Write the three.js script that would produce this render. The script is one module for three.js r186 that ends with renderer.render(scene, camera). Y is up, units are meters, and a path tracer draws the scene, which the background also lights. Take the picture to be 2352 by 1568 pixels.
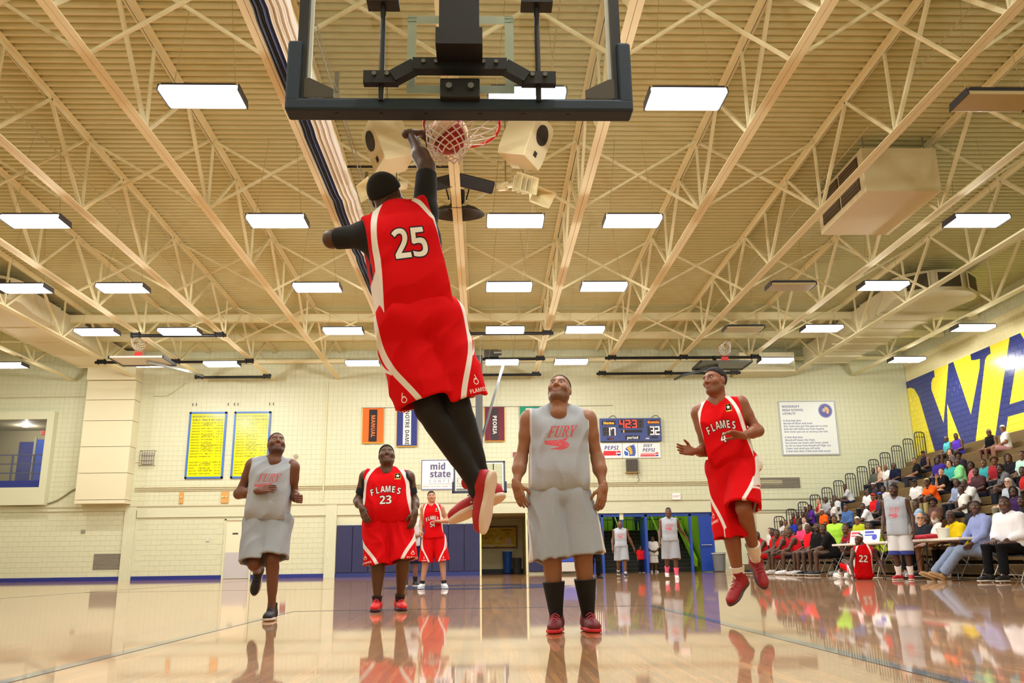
import * as THREE from 'three';
import { mergeGeometries } from 'three/addons/utils/BufferGeometryUtils.js';
import { RectAreaLightUniformsLib } from 'three/addons/lights/RectAreaLightUniformsLib.js';
import { RoundedBoxGeometry } from 'three/addons/geometries/RoundedBoxGeometry.js';

// ---------- camera, exposure ----------
const scene = new THREE.Scene();
const camera = new THREE.PerspectiveCamera(43.56, 2352 / 1568, 0.05, 200);
camera.position.set(0.113, 0.4235, 4.313);
camera.up.set(0.005368, 0.967706, 0.252023);
camera.lookAt(0.113 + 0.035279 * 10, 0.4235 + 0.251686 * 10, 4.313 - 0.967166 * 10);
const renderer = new THREE.WebGLRenderer({ antialias: true });
renderer.toneMapping = THREE.LinearToneMapping;
renderer.toneMappingExposure = 1.06;
renderer.shadowMap.enabled = true;
RectAreaLightUniformsLib.init();
scene.background = new THREE.Color(0x050505);
const LAMP = 42, LAMP_SIDE = 10.5;                                     // radiance of one gym fixture
const LAMP_COLOR = new THREE.Color().setRGB(1.0, 0.985, 0.955);

// ---------- helpers ----------
let seed = 12345;
const rnd = () => { seed = (seed * 1664525 + 1013904223) >>> 0; return seed / 4294967296; };
const rr = (a, b) => a + (b - a) * rnd();
const V = (x, y, z) => new THREE.Vector3(x, y, z);
const names = {};
function numbered(n) { const k = names[n] = (names[n] ?? -1) + 1; return k ? n + '_' + String(k).padStart(3, '0') : n; }
const mcache = {};
function std(color, rough = 0.6, extra) {
  const key = extra ? null : color + '|' + rough;
  if (key && mcache[key]) return mcache[key];
  const m = new THREE.MeshStandardMaterial({ color, roughness: rough, ...(extra || {}) });
  if (key) mcache[key] = m;
  return m;
}
function phys(o) { return new THREE.MeshPhysicalMaterial(o); }
function group(name, x = 0, y = 0, z = 0, ry = 0) {
  const g = new THREE.Group(); g.name = numbered(name); g.position.set(x, y, z); g.rotation.y = ry; scene.add(g); return g;
}
function tag(o, label, category, grp) {
  o.userData.label = label; if (category) o.userData.category = category; if (grp) o.userData.group = grp; return o;
}
function structure(o, label) { o.userData.kind = 'structure'; if (label) o.userData.label = label; return o; }
function mesh(name, geo, mat, parent) {
  const m = new THREE.Mesh(geo, mat); m.name = parent ? name : numbered(name); m.castShadow = m.receiveShadow = true; (parent || scene).add(m); return m;
}
class MB {
  constructor() { this.g = []; }
  add(g, m) { if (m) g.applyMatrix4(m); g = g.index ? g.toNonIndexed() : g; for (const k of Object.keys(g.attributes)) if (!['position', 'normal', 'uv'].includes(k)) g.deleteAttribute(k); this.g.push(g); return this; }
  box(x0, x1, y0, y1, z0, z1) { const g = new THREE.BoxGeometry(x1 - x0, y1 - y0, z1 - z0); g.translate((x0 + x1) / 2, (y0 + y1) / 2, (z0 + z1) / 2); return this.add(g); }
  rbox(x0, x1, y0, y1, z0, z1, r = 0.02, s = 2) { const g = new RoundedBoxGeometry(x1 - x0, y1 - y0, z1 - z0, s, r); g.translate((x0 + x1) / 2, (y0 + y1) / 2, (z0 + z1) / 2); return this.add(g); }
  bar(p, q, w, h, up) {          // rectangular bar from p to q
    const a = V(...p), b = V(...q), d = b.clone().sub(a), L = d.length(); d.normalize();
    let u = up ? V(...up) : (Math.abs(d.y) > 0.97 ? V(0, 0, 1) : V(0, 1, 0));
    const s = V().crossVectors ? new THREE.Vector3().crossVectors(d, u).normalize() : u; u = new THREE.Vector3().crossVectors(s, d).normalize();
    const g = new THREE.BoxGeometry(w, h, L); const m = new THREE.Matrix4().makeBasis(s, u, d.clone()); // s x u = -d handled below
    if (m.determinant() < 0) m.makeBasis(s.negate(), u, d);
    m.setPosition(a.add(b).multiplyScalar(0.5)); return this.add(g, m);
  }
  tube(p, q, r, seg = 8, r2 = r) {
    const a = V(...p), b = V(...q), d = b.clone().sub(a), L = d.length();
    const g = new THREE.CylinderGeometry(r2, r, L, seg); const m = new THREE.Matrix4().makeRotationFromQuaternion(new THREE.Quaternion().setFromUnitVectors(V(0, 1, 0), d.normalize()));
    m.setPosition(a.add(b).multiplyScalar(0.5)); return this.add(g, m);
  }
  path(pts, r, seg = 6, n, closed = false, tension = 0.5) {
    const c = new THREE.CatmullRomCurve3(pts.map(p => V(...p)), closed, 'catmullrom', tension); return this.add(new THREE.TubeGeometry(c, n || pts.length * 5, r, seg, closed));
  }
  ball(p, r, sx = 1, sy = 1, sz = 1, a = 14, b = 10) { const g = new THREE.SphereGeometry(r, a, b); g.scale(sx, sy, sz); g.translate(...p); return this.add(g); }
  ext(pts, d, m, bevel = 0) { const s = new THREE.Shape(pts.map(p => new THREE.Vector2(...p))); const g = new THREE.ExtrudeGeometry(s, { depth: d, bevelEnabled: bevel > 0, bevelSize: bevel, bevelThickness: bevel, bevelSegments: 1, curveSegments: 12 }); return this.add(g, m); }
  geo() { return this.g.length === 1 ? this.g[0] : mergeGeometries(this.g, false); }
  build(name, mat, parent) { return mesh(name, this.geo(), mat, parent); }
}
const mb = () => new MB();
const T = (x, y, z, rx = 0, ry = 0, rz = 0, s = 1) => new THREE.Matrix4().compose(V(x, y, z), new THREE.Quaternion().setFromEuler(new THREE.Euler(rx, ry, rz, 'YXZ')), V(s, s, s));
// tileable value noise
function noiseGrid(n, s) { const a = new Float32Array(n * n); let q = s; for (let i = 0; i < n * n; i++) { q = (q * 1664525 + 1013904223) >>> 0; a[i] = q / 4294967296; } return a; }
function tileNoise(w, h, fx, fy, s) {
  const N = 256, g = noiseGrid(N, s), out = new Float32Array(w * h);
  for (let j = 0; j < h; j++) for (let i = 0; i < w; i++) {
    const x = i / w * fx, y = j / h * fy, x0 = Math.floor(x), y0 = Math.floor(y); let u = x - x0, v = y - y0; u = u * u * (3 - 2 * u); v = v * v * (3 - 2 * v);
    const a = g[(y0 % fy) * N + x0 % fx], b = g[(y0 % fy) * N + (x0 + 1) % fx], c = g[((y0 + 1) % fy) * N + x0 % fx], d = g[((y0 + 1) % fy) * N + (x0 + 1) % fx];
    out[j * w + i] = (a * (1 - u) + b * u) * (1 - v) + (c * (1 - u) + d * u) * v;
  }
  return out;
}
function dataTex(w, h, fn, srgb = true, rep = [1, 1]) {
  const d = new Uint8Array(w * h * 4);
  for (let j = 0; j < h; j++) for (let i = 0; i < w; i++) { const c = fn(i, j), k = (j * w + i) * 4; d[k] = c[0]; d[k + 1] = c[1]; d[k + 2] = c[2]; d[k + 3] = 255; }
  const t = new THREE.DataTexture(d, w, h); t.wrapS = t.wrapT = THREE.RepeatWrapping; t.magFilter = THREE.LinearFilter; t.minFilter = THREE.LinearMipmapLinearFilter; t.generateMipmaps = true;
  if (srgb) t.colorSpace = THREE.SRGBColorSpace; t.repeat.set(...rep); t.needsUpdate = true; return t;
}
function canvasTex(w, h, draw) {
  const c = document.createElement('canvas'); c.width = w; c.height = h; const x = c.getContext('2d'); draw(x, w, h);
  const t = new THREE.CanvasTexture(c); t.colorSpace = THREE.SRGBColorSpace; t.anisotropy = 4; return t;
}
function planeUV(geo, fu, fv) {   // uv from position
  const p = geo.attributes.position, a = new Float32Array(p.count * 2);
  for (let i = 0; i < p.count; i++) { a[2 * i] = fu(p.getX(i), p.getY(i), p.getZ(i)); a[2 * i + 1] = fv(p.getX(i), p.getY(i), p.getZ(i)); }
  geo.setAttribute('uv', new THREE.BufferAttribute(a, 2)); return geo;
}
// a flat printed panel: plane with its canvas texture, facing +z
function panel(name, w, h, tex, parent, x, y, z, rough = 0.5, extra) {
  const m = mesh(name, new THREE.PlaneGeometry(w, h), new THREE.MeshStandardMaterial({ map: tex, roughness: rough, ...(extra || {}) }), parent); m.position.set(x, y, z); return m;
}
// ================= SHELL =================
const XL = -20.5, XR = 18.28, ZF = -31, ZN = 5.3;
const topY = z => 9.2 + (z + 31) * 0.027;              // roof pitch: underside of the top chords
const paintN = tileNoise(256, 256, 16, 16, 7), paintF = tileNoise(256, 256, 64, 64, 9);
const mottle = (r, g, b, amp) => dataTex(256, 256, (i, j) => { const n = 1 + amp * ((paintN[j * 256 + i] - 0.5) + 0.6 * (paintF[j * 256 + i] - 0.5)); return [Math.min(255, r * n), Math.min(255, g * n), Math.min(255, b * n)]; });
const creamMap = mottle(210, 211, 180, 0.04);
const M = {
  cream: std(0xffffff, 0.42, { map: creamMap }),
  creamPlain: std(0xd2d3b4, 0.42),
  deck: std(0xd0cb98, 0.62),
  steel: std(0xe8e0b6, 0.8),
  blue: std(0x1f2b7c, 0.45),
  pad: std(0x20224c, 0.6),
  black: std(0x16171b, 0.5),
  blackMetal: std(0x1b1d20, 0.35, { metalness: 0.4 }),
  chrome: std(0xb8bac0, 0.25, { metalness: 0.9 }),
  duct: std(0xdcd5b4, 0.8),
  white: std(0xeeeeea, 0.55),
  grille: std(0x8a8266, 0.6),
  galv: std(0x8f9088, 0.4, { metalness: 0.6 }),
};
// ---- floor: glossy maple strips running along the court ----
const fl = tileNoise(512, 512, 200, 6, 21), fl2 = tileNoise(512, 512, 8, 8, 5), fl3 = tileNoise(512, 512, 256, 48, 33);
const floorTex = dataTex(512, 512, (i, j) => {
  const strip = Math.floor(i / 8), plankN = (Math.sin(strip * 127.1 + Math.floor((j + strip * 97) / 170) * 311.7) * 43758.5453) % 1, pl = Math.abs(plankN);
  let v = 0.86 + 0.2 * pl + 0.10 * (fl[j * 512 + i] - 0.5) + 0.10 * (fl3[j * 512 + i] - 0.5) + 0.08 * (fl2[j * 512 + i] - 0.5);
  if (i % 8 === 0) v *= 0.86;
  return [Math.min(255, 176 * v), Math.min(255, 122 * v), Math.min(255, 66 * v)];
});
const waveN = tileNoise(256, 256, 12, 40, 3), waveM = tileNoise(256, 256, 48, 90, 13);
const floorBump = dataTex(256, 256, (i, j) => { const v = 255 * (0.75 * waveN[j * 256 + i] + 0.25 * waveM[j * 256 + i]); return [v, v, v]; }, false);
floorTex.repeat.set(1 / 1.83, 1 / 3.6); floorBump.repeat.set(1 / 6, 1 / 6);
const floorMat = phys({ map: floorTex, roughness: 0.5, bumpMap: floorBump, bumpScale: 0.0011, clearcoat: 0.93, clearcoatRoughness: 0.04, specularIntensity: 0.4 });
let floorG;
{
  const g = new THREE.BoxGeometry(XR - XL + 0.6, 0.2, ZN - ZF + 9.6); g.translate((XR + XL) / 2, -0.1, (ZN + ZF - 9) / 2);
  planeUV(g, (x, y, z) => x, (x, y, z) => z);
  floorG = group('floor'); structure(floorG, 'glossy maple strip gymnasium floor'); mesh('floor_boards', g, floorMat, floorG);
}
// court markings, paint under the same varnish
{
  const ink = phys({ color: 0x4a525c, roughness: 0.5, clearcoat: 0.93, clearcoatRoughness: 0.04, specularIntensity: 0.4 }), blue = phys({ color: 0x28356e, roughness: 0.5, clearcoat: 0.93, clearcoatRoughness: 0.04, specularIntensity: 0.4 });
  const strip = (name, label, x0, x1, z0, z1, m) => { const g = new THREE.BoxGeometry(x1 - x0, 0.002, z1 - z0); g.translate((x0 + x1) / 2, 0.001, (z0 + z1) / 2); mesh(name, g, m, floorG).userData.label = label; };
  for (const s of [-1, 1]) strip('court_line', s < 0 ? 'dark lane line on the floor at the runner\'s side' : 'dark lane line on the floor at the bench side', s * 1.78 - 0.035, s * 1.78 + 0.035, -4.55, 1.25, ink);
  strip('court_line', 'dark free throw line across the floor', -1.755, 1.755, -4.6, -4.55, ink);
  strip('court_line', 'dark sideline in front of the team bench', 7.6, 7.65, -27.4, 1.25, ink);
  strip('court_line', 'dark sideline in front of the plain far wall door', -7.65, -7.6, -27.4, 1.25, ink);
  strip('court_line', 'dark halfway line across the floor', -7.6, 7.6, -13.12, -13.07, ink);
  strip('court_line', 'dark baseline in front of the blue wall pads', -7.6, 7.6, -27.45, -27.4, ink);
  for (const [r0, r1, m, n] of [[0.9, 1.83, blue, 'blue painted ring of the centre circle']]) { const g = new THREE.RingGeometry(r0, r1, 64); g.rotateX(-Math.PI / 2); g.translate(0, 0.003, -13.1); mesh('centre_ring', g, m, floorG).userData.label = n; }
}
// ---- block walls ----
function blockGeo(w, h, d, bev) {        // one painted block face: front plate proud of the joint
  const g = new THREE.BufferGeometry(), a = w / 2, b = h / 2, P = [], N = [];
  const q = (p, n) => { for (const k of [0, 1, 2, 0, 2, 3]) { P.push(...p[k]); N.push(...n); } };
  const f = [[-a + bev, -b + bev, d], [a - bev, -b + bev, d], [a - bev, b - bev, d], [-a + bev, b - bev, d]], o = [[-a, -b, 0], [a, -b, 0], [a, b, 0], [-a, b, 0]];
  q(f, [0, 0, 1]);
  const nn = [[0, -.9, .43], [.9, 0, .43], [0, .9, .43], [-.9, 0, .43]];
  for (let k = 0; k < 4; k++) q([o[k], o[(k + 1) % 4], f[(k + 1) % 4], f[k]], nn[k]);
  g.setAttribute('position', new THREE.Float32BufferAttribute(P, 3)); g.setAttribute('normal', new THREE.Float32BufferAttribute(N, 3)); g.setAttribute('uv', new THREE.Float32BufferAttribute(new Float32Array(P.length / 3 * 2), 2));
  return g;
}
// fills a wall (local: u along, v up, w out) with blocks; 300 nearest `focus` become parts, the rest one stuff part
function blockWall(parent, mat, toWorld, u0, u1, v0, v1, bw, bh, gapU, gapV, bond, skip, focus, uvf, maxParts = 300) {
  const cells = [], depth = 0.012;
  const rows = Math.round((v1 - v0) / bh);
  for (let r = 0; r < rows; r++) {
    const v = v0 + (r + 0.5) * bh, off = bond && r % 2 ? bw / 2 : 0;
    for (let u = u0 + bw / 2 - off; u < u1 + bw / 2 - 0.01; u += bw) {
      const a = Math.max(u - bw / 2, u0), b = Math.min(u + bw / 2, u1); if (b - a < 0.05) continue;
      if (skip && skip((a + b) / 2, v)) continue; cells.push([(a + b) / 2, v, b - a]);
    }
  }
  cells.sort((p, q) => Math.hypot(p[0] - focus[0], p[1] - focus[1]) - Math.hypot(q[0] - focus[0], q[1] - focus[1]));
  const cache = {}, rest = [];
  cells.forEach(([u, v, w], i) => {
    const key = w.toFixed(3); cache[key] ??= blockGeo(w - gapU, bh - gapV, depth, 0.004);
    const m = toWorld(u, v);
    if (i < maxParts) { let g = cache[key]; if (uvf) { g = g.clone().applyMatrix4(m); planeUV(g, ...uvf); const k = mesh('block', g, mat, parent); } else { const k = mesh('block', g, mat, parent); k.applyMatrix4(m); } }
    else rest.push(cache[key].clone().applyMatrix4(m));
  });
  if (rest.length) { const g = mergeGeometries(rest, false); if (uvf) planeUV(g, ...uvf); else planeUV(g, (x, y, z) => (x + z) / 2, (x, y) => y / 2); const k = mesh('blocks', g, mat, parent); k.userData.kind = 'stuff'; }
}
// far wall
{
  const w = group('wall_back'); structure(w, 'cream painted block end wall');
  const zb = ZF - 0.012, B = mb();
  B.box(-17.5, XR, 2.85, 10.2, zb - 0.3, zb).box(XL, -17.5, 6.45, 10.2, zb - 0.3, zb).box(XL, -17.5, 2.85, 3.5, zb - 0.3, zb);
  B.build('upper_wall', M.cream, w);
  blockWall(w, M.creamPlain, (u, v) => T(u, v, zb), -19.9, XR, 2.87, 9.27, 0.2, 0.2, 0.016, 0.006, false, (u, v) => u < -17.4 && v > 3.4 && v < 6.6, [-1, 5.2]);
  const L = mb(); L.box(-13.75, 4.6, 2.42, 2.85, ZF - 0.3, ZF - 0.06).box(4.6, 9.55, 2.36, 2.85, ZF - 0.3, ZF - 0.06).box(9.55, XR, 2.42, 2.85, ZF - 0.3, ZF - 0.06).box(XL, -13.75, 2.7, 2.85, ZF - 0.3, ZF - 0.06);
  L.build('lintel', M.cream, w);
  const P = mb(); for (const x of [-14.0, -6.0]) P.box(x - 0.22, x + 0.22, 0, 2.85, ZF - 0.3, ZF - 0.03); P.build('pilaster', M.cream, w);
  const D = mb(), zl = ZF - 0.14;
  D.box(XL, -10.25, 0, 2.75, zl - 0.2, zl).box(-9.1, 0.0, 0, 2.45, zl - 0.2, zl).box(-10.25, -9.1, 2.33, 2.45, zl - 0.2, zl).box(1.9, 4.55, 0, 2.45, zl - 0.2, zl).box(9.55, XR, 0, 2.45, zl - 0.2, zl);
  D.build('lower_wall', M.cream, w);
  blockWall(w, M.creamPlain, (u, v) => T(u, v, zl), -19.9, -5.8, 0.14, 2.74, 0.4, 0.2, 0.004, 0.004, true, (u, v) => (u > -10.5 && u < -8.9 && v < 2.5) || (u > -14.3 && u < -13.7), [-11.5, 1.3], null, 120);
  structure(w);
}
// side, near walls and outer returns
{
  const w = mesh('wall_left', mb().box(XL - 0.3, XL, 0, 10.4, ZF - 0.3, ZN + 0.3).geo(), M.cream); structure(w, 'cream side wall');
  const n = mesh('wall_near', mb().box(XL, XR, 0, 10.4, ZN, ZN + 0.3).geo(), M.cream); structure(n, 'cream end wall behind the backboard');
}
// right wall with the painted mural
const muralTex = canvasTex(2048, 820, (c, W, H) => {
  // u: z from -31 (0) to -20 (W), v: y 4.2 (bottom) to 8.6 (top)
  const X = z => (z + 31) / 11 * W, Y = y => H - (y - 4.2) / 4.4 * H;
  c.fillStyle = '#ece2b0'; c.fillRect(0, 0, W, H);
  c.fillStyle = '#f2e23a'; c.fillRect(0, Y(7.72), W, H);
  c.fillStyle = '#2b3578';
  const poly = pts => { c.beginPath(); pts.forEach(([z, y], i) => i ? c.lineTo(X(z), Y(y)) : c.moveTo(X(z), Y(y))); c.closePath(); c.fill(); };
  // W
  poly([[-31, 7.72], [-28.66, 7.72], [-28.66, 7.45], [-28.85, 7.42], [-29.0, 7.25], [-29.05, 7.0], [-28.5, 5.55], [-27.55, 7.72], [-27.2, 7.72], [-26.55, 5.55], [-25.55, 7.1], [-25.45, 7.42], [-25.75, 7.45], [-26.0, 7.5], [-26.0, 7.72], [-24.75, 7.72], [-24.75, 7.45], [-25.0, 7.42], [-25.15, 7.3], [-26.68, 4.2], [-27.25, 4.2], [-28.05, 6.25], [-28.5, 4.2], [-29.35, 4.2], [-30.1, 6.9], [-30.4, 7.3], [-30.7, 7.42], [-31, 7.43]]);
  // A
  c.beginPath();
  const A = [[-25.6, 4.2], [-25.6, 4.45], [-25.25, 4.55], [-23.55, 7.72], [-22.95, 7.72], [-21.2, 4.55], [-20.9, 4.45], [-20.9, 4.2], [-22.7, 4.2], [-22.7, 4.45], [-22.35, 4.6], [-22.55, 5.1], [-24.35, 5.1], [-24.62, 4.6], [-24.3, 4.45], [-24.3, 4.2]];
  A.forEach(([z, y], i) => i ? c.lineTo(X(z), Y(y)) : c.moveTo(X(z), Y(y))); c.closePath();
  [[-24.15, 5.5], [-23.3, 7.0], [-22.72, 5.5]].forEach(([z, y], i) => i ? c.lineTo(X(z), Y(y)) : c.moveTo(X(z), Y(y))); c.closePath(); c.fill('evenodd');
});
{
  const w = group('wall_right'); structure(w, 'block side wall with the yellow and navy letter mural above the bleachers');
  const back = mb().box(XR + 0.012, XR + 0.3, 0, 10.4, ZF - 0.3, ZN + 0.3).geo(); mesh('wall', back, M.cream, w);
  const mm = std(0xffffff, 0.22, { map: muralTex });
  const uvf = [(x, y, z) => (z + 31) / 11, (x, y) => (y - 4.2) / 4.4];
  { const q = new THREE.PlaneGeometry(11, 4.4); q.rotateY(-Math.PI / 2); q.translate(XR + 0.0105, 6.4, -25.5); planeUV(q, ...uvf); mesh('mural_joints', q, mm, w); }
  const place = (u, v) => T(XR + 0.012, v, u, 0, -Math.PI / 2, 0);
  blockWall(w, mm, place, -31, -20, 4.2, 8.6, 0.4, 0.2, 0.008, 0.01, true, null, [-27, 6], uvf);
  blockWall(w, M.creamPlain, place, -31, -20, 8.6, 9.2, 0.4, 0.2, 0.008, 0.01, true, null, [-27, 8.8], null, 0);
  blockWall(w, M.creamPlain, place, -20, ZN, 4.2, 9.4, 0.4, 0.2, 0.008, 0.01, true, null, [-20, 6], null, 0);
}
// baseboards
for (const [a, b, n] of [[XL, -10.25, 'left'], [-9.1, -5.78, 'centre']]) structure(mesh('baseboard_' + n, mb().box(a, b, 0, 0.15, ZF - 0.2, ZF - 0.1).geo(), M.blue), n === 'left' ? 'blue rubber baseboard below the cream wall' : 'blue rubber baseboard beside the pale door');
// ---- roof deck ----
{
  const P = [], U = [], p = 0.203, n = Math.ceil((ZN - ZF + 0.6) / p), d = 0.07;
  const prof = []; for (let i = 0; i < n; i++) { const z = ZF - 0.3 + i * p; prof.push([z, 0], [z + 0.075, 0], [z + 0.105, d], [z + 0.173, d]); } prof.push([ZF - 0.3 + n * p, 0]);
  for (let i = 0; i + 1 < prof.length; i++) { const [z0, h0] = prof[i], [z1, h1] = prof[i + 1], y0 = topY(z0) + 0.03 + h0, y1 = topY(z1) + 0.03 + h1; for (const v of [[XL - .3, y0, z0], [XR + .3, y0, z0], [XR + .3, y1, z1], [XL - .3, y0, z0], [XR + .3, y1, z1], [XL - .3, y1, z1]]) { P.push(...v); U.push(v[0] / 2, v[2] / 2); } }
  const g = new THREE.BufferGeometry(); g.setAttribute('position', new THREE.Float32BufferAttribute(P, 3)); g.setAttribute('uv', new THREE.Float32BufferAttribute(U, 2)); g.computeVertexNormals();
  M.deck.side = THREE.DoubleSide; const c = group('ceiling'); structure(c, 'tan painted corrugated steel roof deck'); mesh('deck', g, M.deck, c);
  mesh('roofing', mb().box(XL - .3, XR + .3, 0, 0.15, 0, 0.1).geo(), M.deck, c).visible = true; c.children[1].geometry = (() => { const q = new THREE.BoxGeometry(XR - XL + 0.6, 0.12, ZN - ZF + 0.7); q.rotateX(-0.027); q.translate((XR + XL) / 2, topY((ZN + ZF) / 2) + 0.22, (ZN + ZF) / 2); return q; })();
}
// ================= ROOF STEEL =================
const JX = []; for (let k = -6; k <= 6; k++) JX.push(-0.42 + 2.73 * k);
const zA = ZF + 0.1, zB = ZN - 0.1;
for (const x of JX) {
  const j = group('roof_joist', x, 0, 0); tag(j, 'cream steel open web roof joist spanning toward the far block wall', 'joist', 'parallel open web joists under the roof deck');
  const bc2 = mb(); for (const s of [-1, 1]) { const a = s > 0 ? 0.004 : -0.105, b = s > 0 ? 0.105 : -0.004; bc2.box(a, b, 8.0, 8.014, zA, zB); const c = s > 0 ? 0.006 : -0.02; bc2.box(c, c + 0.014, 8.014, 8.1, zA, zB); }
  bc2.build('bottom_chord', M.steel, j);
  const tc = mb(); for (const s of [-1, 1]) { const a = s > 0 ? 0.012 : -0.1; tc.bar([s * 0.06, topY(zA) + 0.02, zA], [s * 0.06, topY(zB) + 0.02, zB], 0.1, 0.014); tc.bar([s * 0.02, topY(zA) - 0.04, zA], [s * 0.02, topY(zB) - 0.04, zB], 0.014, 0.1); }
  tc.build('top_chord', M.steel, j);
  for (let k = -2; k < 7; k++) {
    const zn = -9.75 - 3.57 * k; if (zn < zA || zn > zB) continue;
    for (const d of [-1.79, 1.79]) { const zt = zn + d; if (zt < zA - 0.3 || zt > zB + 0.3) continue; mb().bar([0, 8.06, zn + Math.sign(d) * 0.06], [0, topY(zt) - 0.02, zt], 0.075, 0.06, [1, 0, 0]).build('web_diagonal', M.steel, j); }
    mb().bar([0, 8.06, zn], [0, topY(zn) - 0.02, zn], 0.05, 0.05).build('web_post', M.steel, j);
  }
}
// X bridging between neighbouring joists
for (let i = 0; i + 1 < JX.length; i++) for (let k = -1; k < 5; k++) {
  const z = -7.4 - 5.85 * k; if (z < zA + 0.3) continue;
  if ((i === 8 + 1 && k === 1) || (i <= 1 && k > 1) || (i >= 11 && k > 1)) continue;   // ducts and the ventilation unit fill these bays
  const b = group('cross_brace', JX[i], 0, z); tag(b, 'cream X shaped bridging brace between two roof joists', 'brace', 'X braces between the roof joists');
  mb().bar([0.05, 8.04, 0.03], [2.68, topY(z) - 0.02, 0.03], 0.05, 0.05).build('brace_bar', M.steel, b);
  mb().bar([2.68, 8.04, -0.03], [0.05, topY(z) - 0.02, -0.03], 0.05, 0.05).build('brace_bar', M.steel, b);
}
// horizontal beams across the far bays
for (const [z, y, r] of [[-25.2, 9.0, 0.13], [-27.6, 8.95, 0.13]]) tag(mb().box(-19.9, XR - 0.02, y - r, y + r, z - 0.1, z + 0.1).build('roof_beam', M.steel), z > -26 ? 'cream steel cross beam high under the deck' : 'cream steel cross beam nearer the far block wall', 'beam');
for (const [y, r] of [[8.75, 0.1]]) tag(mb().tube([-15, y, ZF + 0.25], [XR - 0.05, y, ZF + 0.25], r, 10).build('wall_pipe', M.steel), 'cream pipe running along the top of the block wall', 'pipe');

// ================= LIGHT FIXTURES =================
const lx = c => 0.86 + 2.586 * c, LZ = [-8.07, -13.19, -17.81, -22.24, -26.78, -3.4, 1.2], LY = 7.69;
const glowMat = std(0xffffff, 0.5, { emissive: new THREE.Color().setRGB(1, 0.97, 0.97), emissiveIntensity: 4.0 });
const housingMat = std(0x22242c, 0.4), unlitMat = std(0xb9a878, 0.35), wireMat = std(0xb8a878, 0.5);
function fixture(col, row, lit) {
  const x = lx(col), z = LZ[row], g = group('light_fixture', x, LY, z);
  tag(g, lit ? 'lit rectangular fluorescent gym light hanging on thin wires' : 'unlit fluorescent gym light hanging with dark tubes', 'light', lit ? 'lit hanging gym lights' : 'unlit hanging gym lights');
  const h = mb(); // housing: tray with sloped dark ends
  h.box(-0.58, 0.58, 0.07, 0.1, -0.28, 0.28); h.build('housing', housingMat, g);
  for (const q of [-1, 1]) mb().ext([[-0.3, -0.03], [0.3, -0.03], [0.26, 0.1], [-0.26, 0.1]], 0.015, T(q * 0.625 - 0.0075, 0, 0, 0, Math.PI / 2, 0)).build('end_cap', housingMat, g);
  mb().rbox(-0.615, 0.615, -0.03, 0.07, -0.29, 0.29, 0.03).build('diffuser', lit ? glowMat : unlitMat, g);
  if (!lit) mb().box(-0.615, 0.615, 0.03, 0.075, 0.285, 0.3).box(-0.615, 0.615, 0.03, 0.075, -0.3, -0.285).build('side_rail', housingMat, g);
  const w = mb(); for (const s of [-1, 1]) { w.tube([s * 0.5, 0.1, 0], [s * 0.3, topY(z) - LY + 0.02, 0], 0.006, 5); } w.build('hanger_wire', wireMat, g);
  if (lit) { const l = new THREE.RectAreaLight(LAMP_COLOR, LAMP, 1.2, 0.56); l.position.set(0, -0.045, 0); l.lookAt(x, LY - 2, z); l.rotation.set(-Math.PI / 2, 0, 0); g.add(l); l.name = 'lamp'; const p = new THREE.PointLight(LAMP_COLOR, LAMP_SIDE); p.position.set(0, -0.14, 0); p.shadow.radius = 5; p.name = 'lens_glow'; g.add(p); }
}
const litCols = [[-2, 0, 1], [-4, -2, 0, 1, 4], [-5, -4, -2, 0, 1, 4], [-5, -4, -2, 0, 1, 4, 5.95], [-7, -5, -4, -2, 0, 1, 4, 5.95], [-5, -2, 0, 1, 4], [-5, -2, 0, 1, 4]];
litCols.forEach((cs, r) => cs.forEach(c => fixture(c, r, true)));
for (const r of [0, 2, 3]) fixture(3, r, false);
for (const [c, a] of [[-2, .85], [0, .5], [1, -.8], [3, -.7], [-4, .8]]) tag(mb().tube([lx(c) + a, 8.9, -6], [lx(c) + a, 8.6, -30], 0.012, 6).build('conduit', wireMat), 'thin painted conduit running under the roof deck beside the lights', 'conduit', 'thin conduits under the deck');
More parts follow.
